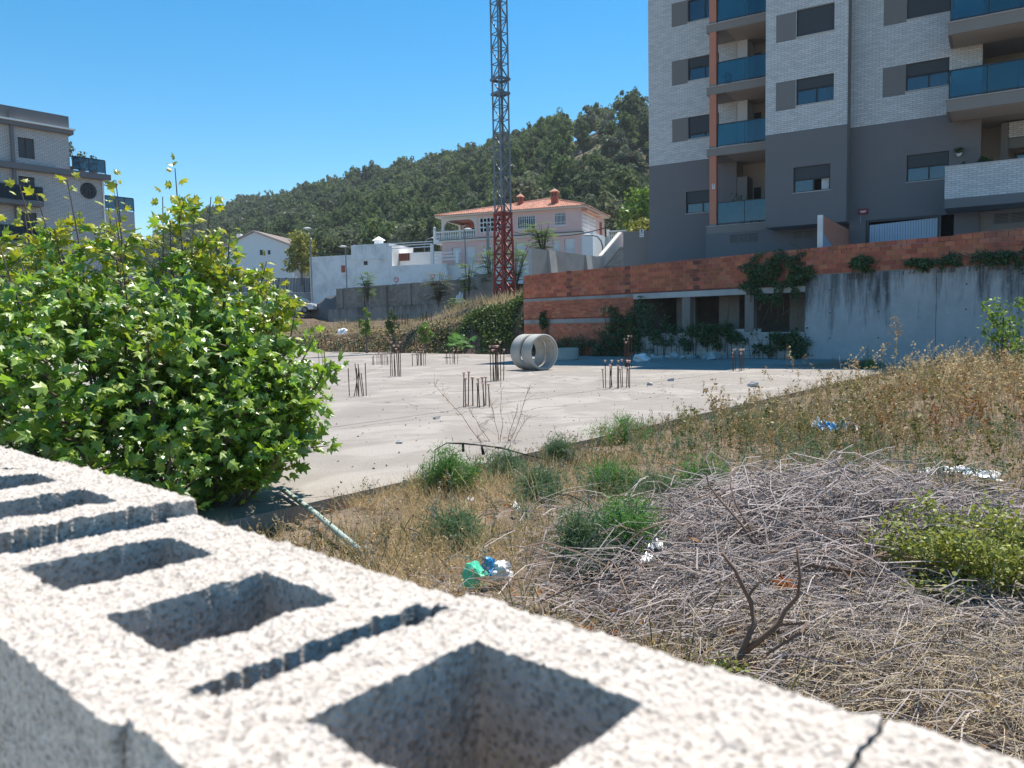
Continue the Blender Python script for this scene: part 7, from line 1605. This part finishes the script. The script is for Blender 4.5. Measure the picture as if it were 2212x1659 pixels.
# tall dry stalks with curled seed heads
def stalk_mesh(seed, hooks=9):
    r = np.random.default_rng(seed); m = MB(); lean = r.normal() * .12; pts = [Vector((lean * f * f, r.normal() * .01, f)) for f in np.linspace(0, 1, 7)]; m.tube(pts, list(np.linspace(.006, .002, 7)), 4)
    for k in range(hooks):
        f = r.uniform(.45, 1); b = Vector((lean * f * f, 0, f)); a = r.uniform(0, 6.28); d = Vector((math.cos(a), math.sin(a), 0)); L = .13 * (1.25 - f); e = [b, b + d * L * .5 + Vector((0, 0, L * .9)), b + d * L * 1.05 + Vector((0, 0, L * 1.1)), b + d * L * 1.3 + Vector((0, 0, L * .8))]; m.tube(e, [.003, .003, .004, .003], 4)
        for q in range(7):
            c = e[2] + Vector(r.normal(size=3)) * .014; s = .014; m.quad(c + Vector((-s, 0, 0)), c + Vector((0, s, s)), c + Vector((s, 0, 0)), c + Vector((0, -s, -s)))
    for q in range(40):
        f = r.uniform(.45, 1); c = Vector((lean * f * f, 0, f)) + Vector(r.normal(size=3)) * .012; s = .011; m.quad(c + Vector((-s, 0, s)), c + Vector((0, s, 0)), c + Vector((s, 0, -s)), c + Vector((0, -s, 0)))
    return m.mesh('dry_stalk', M['brownweed'])
STK = [stalk_mesh(i) for i in range(5)]
stp = [(1700, 825, 742), (1712, 830, 770), (1740, 822, 765), (1762, 820, 780), (1800, 815, 772), (1832, 812, 770), (1935, 830, 678), (1905, 815, 745), (1872, 815, 745), (1648, 850, 790), (1600, 860, 812), (1560, 880, 830), (1520, 885, 820), (1668, 850, 800), (1725, 850, 795), (1785, 860, 800), (1850, 870, 770), (1960, 850, 765), (2010, 850, 755), (2050, 860, 770), (2100, 880, 770), (1990, 900, 800), (2140, 900, 790), (1900, 920, 800), (1830, 930, 830), (1770, 940, 830), (1640, 905, 850), (2190, 950, 800), (2075, 930, 820), (1950, 960, 850)]
for i, (x, y, yt) in enumerate(stp):
    p = hit_g(x, y); h = (y - yt) / 1703 * p.y; o = obj('dry_stalk', STK[i % 5]); o.location = (p.x, p.y, gz(p.x, p.y) - .02); o.scale = (h, h, h); o.rotation_euler = (0, 0, i * 1.7)
    if yt == 678: tag(o, 'tallest dry stalk, standing up before the streaked wall', 'dry stalk', 'tall dry stalks in the weeds')
    elif x < 1720 and yt < 775 and y < 832: tag(o, ['tall dry stalk with curled heads, leftmost before the third dark bay', 'shorter dry stalk beside the leftmost tall one'][i], 'dry stalk', 'tall dry stalks in the weeds')
    else: tag(o, 'slender dry stalk rising from the weeds on the right', 'dry stalk', 'slender dry stalks on the right')
# spindly dry shrub at the slab edge
t = empty('dry_shrub', (0, 0, 0)); b = hit_g(1085, 1012); t.location = (b.x, b.y, gz(b.x, b.y)); tag(t, 'spindly bare brown shrub with thin branches at the slab edge', 'shrub'); r = np.random.default_rng(12); sc = b.y / 1703
for i, (tx, ty) in enumerate(((935, 820), (1085, 800), (1150, 830), (1010, 870), (1120, 880), (1060, 850), (1145, 900))):
    m = MB(); e = Vector(((tx - 1085) * sc, r.normal() * .15, (1012 - ty) * sc)); pts = [e * f + Vector((r.normal() * .012, r.normal() * .012, .04 * math.sin(3 * f))) for f in np.linspace(0, 1, 8)]; m.tube(pts, list(np.linspace(.005, .0018, 8)), 4)
    for k in range(12):
        f = r.uniform(.3, 1); q = e * f; d = Vector(r.normal(size=3)); d.z = abs(d.z) + .3; d = d.normalized() * r.uniform(.05, .2); m.tube([q, q + d], [.002, .001], 3, cap=False)
        for l in range(4):
            c = q + d * r.uniform(.3, 1); s = .007; m.quad(c + Vector((-s, 0, s)), c + Vector((0, s, 0)), c + Vector((s, 0, -s)), c + Vector((0, -s, 0)))
    m.build('branch', M['redweed'], t)
# ================================================================ BRUSHWOOD HEAP
def twig_mass(n, center, spreadxy, name, label, mt, lr, rr, lift, seed, flat=.25):
    r = np.random.default_rng(seed); VV, FF = [], []; off = 0; k = 5; ring = 3
    for i in range(n):
        while True:
            x, y = center[0] + r.normal() * spreadxy[0], center[1] + r.normal() * spreadxy[1]
            if over_wall(x - .05, y - .05) and y < 8.2: break
        L = r.uniform(*lr); a = r.uniform(0, 6.28) if r.random() < .5 else r.normal(.3, .6); hd = np.array([math.cos(a), math.sin(a), r.normal() * flat]); cv = r.normal(size=3) * .26 * L; cv[2] = abs(cv[2]) * .7; P0 = np.array([x, y, gz(x, y) + abs(r.normal()) * lift]); rad_ = r.uniform(*rr)
        pts = np.array([P0 + hd * L * (f - .5) + cv * (1 - (2 * f - 1) ** 2) for f in np.linspace(0, 1, k)]); pts[:, 2] = np.maximum(pts[:, 2], [gz(q[0], q[1]) + .003 for q in pts]); s = np.cross(hd, [0, 0, 1.0]); s /= np.linalg.norm(s) + 1e-9; u_ = np.cross(s, hd); u_ /= np.linalg.norm(u_) + 1e-9
        for j, q in enumerate(pts):
            w_ = rad_ * (1 - .55 * j / (k - 1))
            for q_ in range(ring): an = 2.094 * q_; VV.append(q + (s * math.cos(an) + u_ * math.sin(an)) * w_)
        for j in range(k - 1):
            for q_ in range(ring): a0 = off + j * ring + q_; a1 = off + j * ring + (q_ + 1) % ring; FF.append((a0, a1, a1 + ring, a0 + ring))
        off += k * ring
    return tag(obj(name, np_mesh(name, np.array(VV), np.array(FF), M[mt])), label, 'brushwood', kind='stuff')
twig_mass(4200, (2.1, 5.0), (.74, .56), 'brushwood', 'heap of cut grey brown twigs, its rounded back part', 'twig', (.12, .6), (.0015, .0048), .10, 1, .3)
twig_mass(4200, (1.85, 3.8), (.95, .62), 'brushwood', 'flat spread of cut pale twigs in front, beside the block wall', 'twig', (.1, .42), (.0011, .0036), .06, 2, .3)
M['twig_y'] = pm('straw_twig', (0.46, 0.37, 0.25), 0.9, 0.2, 15, 0.2, 60, 0.003, piece=0.4)
twig_mass(3800, (2.3, 3.0), (.75, .42), 'straw_litter', 'pale straw stems lying in front of the brushwood, bottom right', 'twig_y', (.12, .4), (.001, .0022), .04, 3, .25)
twig_mass(150, (2.0, 4.6), (.8, .8), 'brushwood', 'thicker broken branches scattered through the brushwood heap', 'deadwood', (.25, .8), (.004, .009), .07, 9, .25)
twig_mass(500, (.9, 4.6), (.5, .6), 'brushwood', 'loose twigs trailing out of the heap towards the plastic bags', 'twig', (.15, .5), (.0014, .003), .03, 4, .1)
def branch_px(name, label, pts, Y, r0, r1, mt='deadwood', cat='branch'):
    t = None; m = MB(); P_ = [hit_y(x, y, Y + dy) for x, y, dy in pts]; n = len(P_); m.tube(P_, [r0 + (r1 - r0) * i / (n - 1) for i in range(n)], 7); return m
t = empty('forked_branch', hit_y(1600, 1455, 3.1)); tag(t, 'forked dead brown branch sticking out of the brushwood in front', 'branch'); FIv = Matrix.Translation(-t.location)
for pts, r0, r1, nm in (([(1585, 1470, 0), (1598, 1420, 0), (1612, 1385, 0), (1630, 1345, .02), (1622, 1300, .04), (1602, 1262, .05), (1588, 1232, .06), (1560, 1195, .08)], .015, .007, 'trunk'), ([(1606, 1410, 0), (1650, 1375, -.02), (1680, 1350, -.03), (1695, 1320, -.03), (1722, 1290, -.04), (1728, 1250, -.05), (1722, 1185, -.06)], .014, .005, 'limb'), ([(1614, 1290, .04), (1640, 1258, .06), (1634, 1230, .08)], .007, .003, 'limb')):
    o = branch_px('', '', pts, 3.1, r0, r1).build(nm, M['deadwood'], t, smooth=True); o.matrix_parent_inverse = FIv
def lone(label, pts, Y, r0, r1, mt='deadwood'):
    tag(branch_px('', '', pts, Y, r0, r1).build('bare_branch', M[mt], smooth=True), label, 'branch')
lone('long thin dark shoot bending up out of the heap behind the forked branch', [(1525, 1020, .3), (1532, 1050, .3), (1560, 1085, .2), (1600, 1130, .1), (1635, 1185, 0)], 4.2, .004, .009)
lone('second thin dark shoot bending up out of the heap', [(1580, 1010, .4), (1578, 1050, .3), (1590, 1090, .2), (1625, 1150, .1), (1650, 1190, 0)], 4.3, .003, .008)
lone('long dry stick lying across the heap towards the yellow green shrub', [(1715, 1215, 0), (1800, 1228, 0), (1930, 1252, 0), (2010, 1220, 0), (2085, 1190, .1), (2150, 1212, .2)], 3.9, .012, .005)
lone('thin dark shoot bent over the weeds left of the white plastic sheet', [(2070, 1085, 0), (2045, 1040, .1), (2010, 990, .2), (1965, 955, .3)], 5.2, .005, .002)
lone('thin grey stick arched above the heap', [(1600, 1075, .3), (1680, 1045, .2), (1745, 1022, .1), (1790, 1050, 0), (1815, 1110, 0)], 5.0, .004, .002, 'twig')
lone('bare thin branch beside the heap near the plastic bags', [(880, 1140, 0), (905, 1150, 0), (940, 1195, 0), (970, 1230, 0)], 4.6, .004, .003)
lone('dry stick leaning in the weeds at the right edge', [(1960, 1090, 0), (1975, 1030, 0), (1992, 985, 0)], 5.6, .007, .003)
t = MB(); P_ = [hit_z(x, y, z_) for x, y, z_ in ((938, 1010, .0), (940, 972, .12), (965, 957, .2), (1000, 958, .2), (1040, 962, .18), (1085, 968, .15), (1120, 978, .1), (1175, 992, .02))]
t.tube(P_, [.005, .006, .006, .01, .006, .011, .008, .006], 7); t.tube([P_[4], P_[4] + Vector((.02, 0, -.1))], [.012, .02], 6); t.tube([P_[3], P_[3] + Vector((0, .02, -.09))], [.012, .016], 6)
tag(t.build('charred_branch', M['char'], smooth=True), 'thin black charred branch arching over the slab edge', 'branch')
a, b = hit_z(612, 1065, .02), hit_z(775, 1200, -.05); d = (b - a); tag(MB().tube([a + Vector((0, 0, .03)), a.lerp(b, .5) + Vector((0, 0, .05)), b + Vector((0, 0, .04))], .022, 10).build('lying_pole', M['pole'], smooth=True), 'pale green pole lying in the dry grass by the bush', 'pole')
# ---------------------------------------------------------------- litter
def sheet(name, label, P0, size, mt, seed, amp=.3, cat='plastic sheet', nx=26, ny=18, rz=0.0, lift=0.0):
    V = []
    for j in range(ny):
        for i in range(nx):
            u_, v_ = i / (nx - 1) - .5, j / (ny - 1) - .5; w_ = (abs(mnoise.noise(Vector((u_ * 4.5, v_ * 4.5, seed)))) * 1.3 + .10 * mnoise.noise(Vector((u_ * 13, v_ * 13, seed)))) * amp * (1.2 - 1.4 * max(abs(u_), abs(v_))); x = u_ * size[0] * (1 + .25 * mnoise.noise(Vector((v_ * 5, 0, seed)))); y = v_ * size[1] * (1 + .4 * mnoise.noise(Vector((0, u_ * 5, seed)))); V.append((x, y, max(.0, w_) + lift * (1 - abs(2 * u_))))
    i = np.arange((nx - 1) * (ny - 1)); r_, c_ = i // (nx - 1), i % (nx - 1); a_ = r_ * nx + c_; F = np.stack([a_, a_ + 1, a_ + nx + 1, a_ + nx], axis=1); o = obj(name, np_mesh(name, np.array(V), F, M[mt], True)); o.location = P0; o.rotation_euler = (0, 0, rz); return tag(o, label, cat)
def gp(x, y): p = hit_g(x, y); return Vector((p.x, p.y, gz(p.x, p.y) + .02))
crumple('plastic_bag', 'crumpled green and clear plastic bag in the weeds behind the block wall', gp(1024, 1275) + Vector((0, 0, .05)), (.07, .06, .085), 'plastic_green', 3.3)
crumple('plastic_bag', 'crumpled white plastic bag next to the green one', gp(1082, 1262) + Vector((0, 0, .05)), (.075, .06, .065), 'plastic_white', 6.1)
crumple('plastic_bag', 'blue plastic scrap tucked between the green and white bags', gp(1056, 1262) + Vector((0, 0, .07)), (.04, .05, .07), 'plastic_blue', 8.4)
sheet('plastic_bag', 'bright blue plastic bag among the brown weeds on the right', gp(1790, 962) + Vector((0, 0, .16)), (.24, .18), 'plastic_blue', 1.4, .16, 'plastic bag')
sheet('plastic_bag', 'white plastic bag beside the bright blue one in the weeds', gp(1828, 962) + Vector((0, 0, .17)), (.28, .2), 'plastic_white', 2.4, .2, 'plastic bag')
sheet('plastic_bag', 'small white and blue scrap left of the bright blue bag', gp(1768, 955) + Vector((0, 0, .17)), (.14, .12), 'plastic_white', 9.4, .16, 'plastic bag')
sheet('plastic_sheet', 'long torn white plastic sheet lying in the weeds at the right', gp(2070, 1050) + Vector((0, 0, .07)), (.62, .26), 'plastic_white', 4.4, .09, nx=40, ny=26, rz=-.5, lift=.05)
for i, (x, y, s, lb) in enumerate(((1415, 1215, .1, 'crumpled silver wrapper at the left foot of the brushwood'), (1395, 1240, .08, 'white paper scrap low at the left of the brushwood'), (1115, 1118, .07, 'white paper scrap in the weeds before the tall fennel'), (1017, 1102, .05, 'small white scrap among the grey weeds'), (575, 1100, .12, 'pale crumpled scrap at the foot of the plane tree bush'), (1770, 1190, .06, 'pale dry leaf lying on the heap'))):
    sheet('paper_scrap', lb, gp(x, y) + Vector((0, 0, .05)), (s, s * .7), 'plastic_white', 11 + i, .12, 'scrap', 10, 8, rz=i)
for i, (x, y) in enumerate(((1700, 1310), (1520, 1205), (1845, 1275), (2200, 1270))):
    p = gp(x, y) + Vector((0, 0, .07)); V = PLV * .11; o = obj('dead_leaf', np_mesh('dead_leaf', V, PLF, M['redweed'])); o.location = p; o.rotation_euler = (.5, .3 * i, i * 1.3); tag(o, ['big curled brown dead leaf right of the forked branch', 'rust brown dead leaf behind the forked branch', 'brown dead leaf under the long dry stick', 'brown dead leaf at the right edge below the yellow green shrub'][i], 'dead leaf')
# ================================================================ AIR
hz = MB().box2((-3100, -3100, -1.7), (3100, 3100, 105)); m_, nt, out = _nodes('haze_air'); vv = _n(nt, 'ShaderNodeVolumePrincipled')
vv.inputs['Color'].default_value = (.86, .91, 1.0, 1); vv.inputs['Density'].default_value = .00024; vv.inputs['Anisotropy'].default_value = .2; nt.links.new(vv.outputs[0], out.inputs['Volume'])
hzo = hz.build('haze', m_); tag(hzo, 'thin summer haze in the air over the plot and the hill', 'haze', kind='stuff')
S.cycles.volume_bounces = 0; S.cycles.volume_max_steps = 64; S.cycles.volume_step_rate = 4
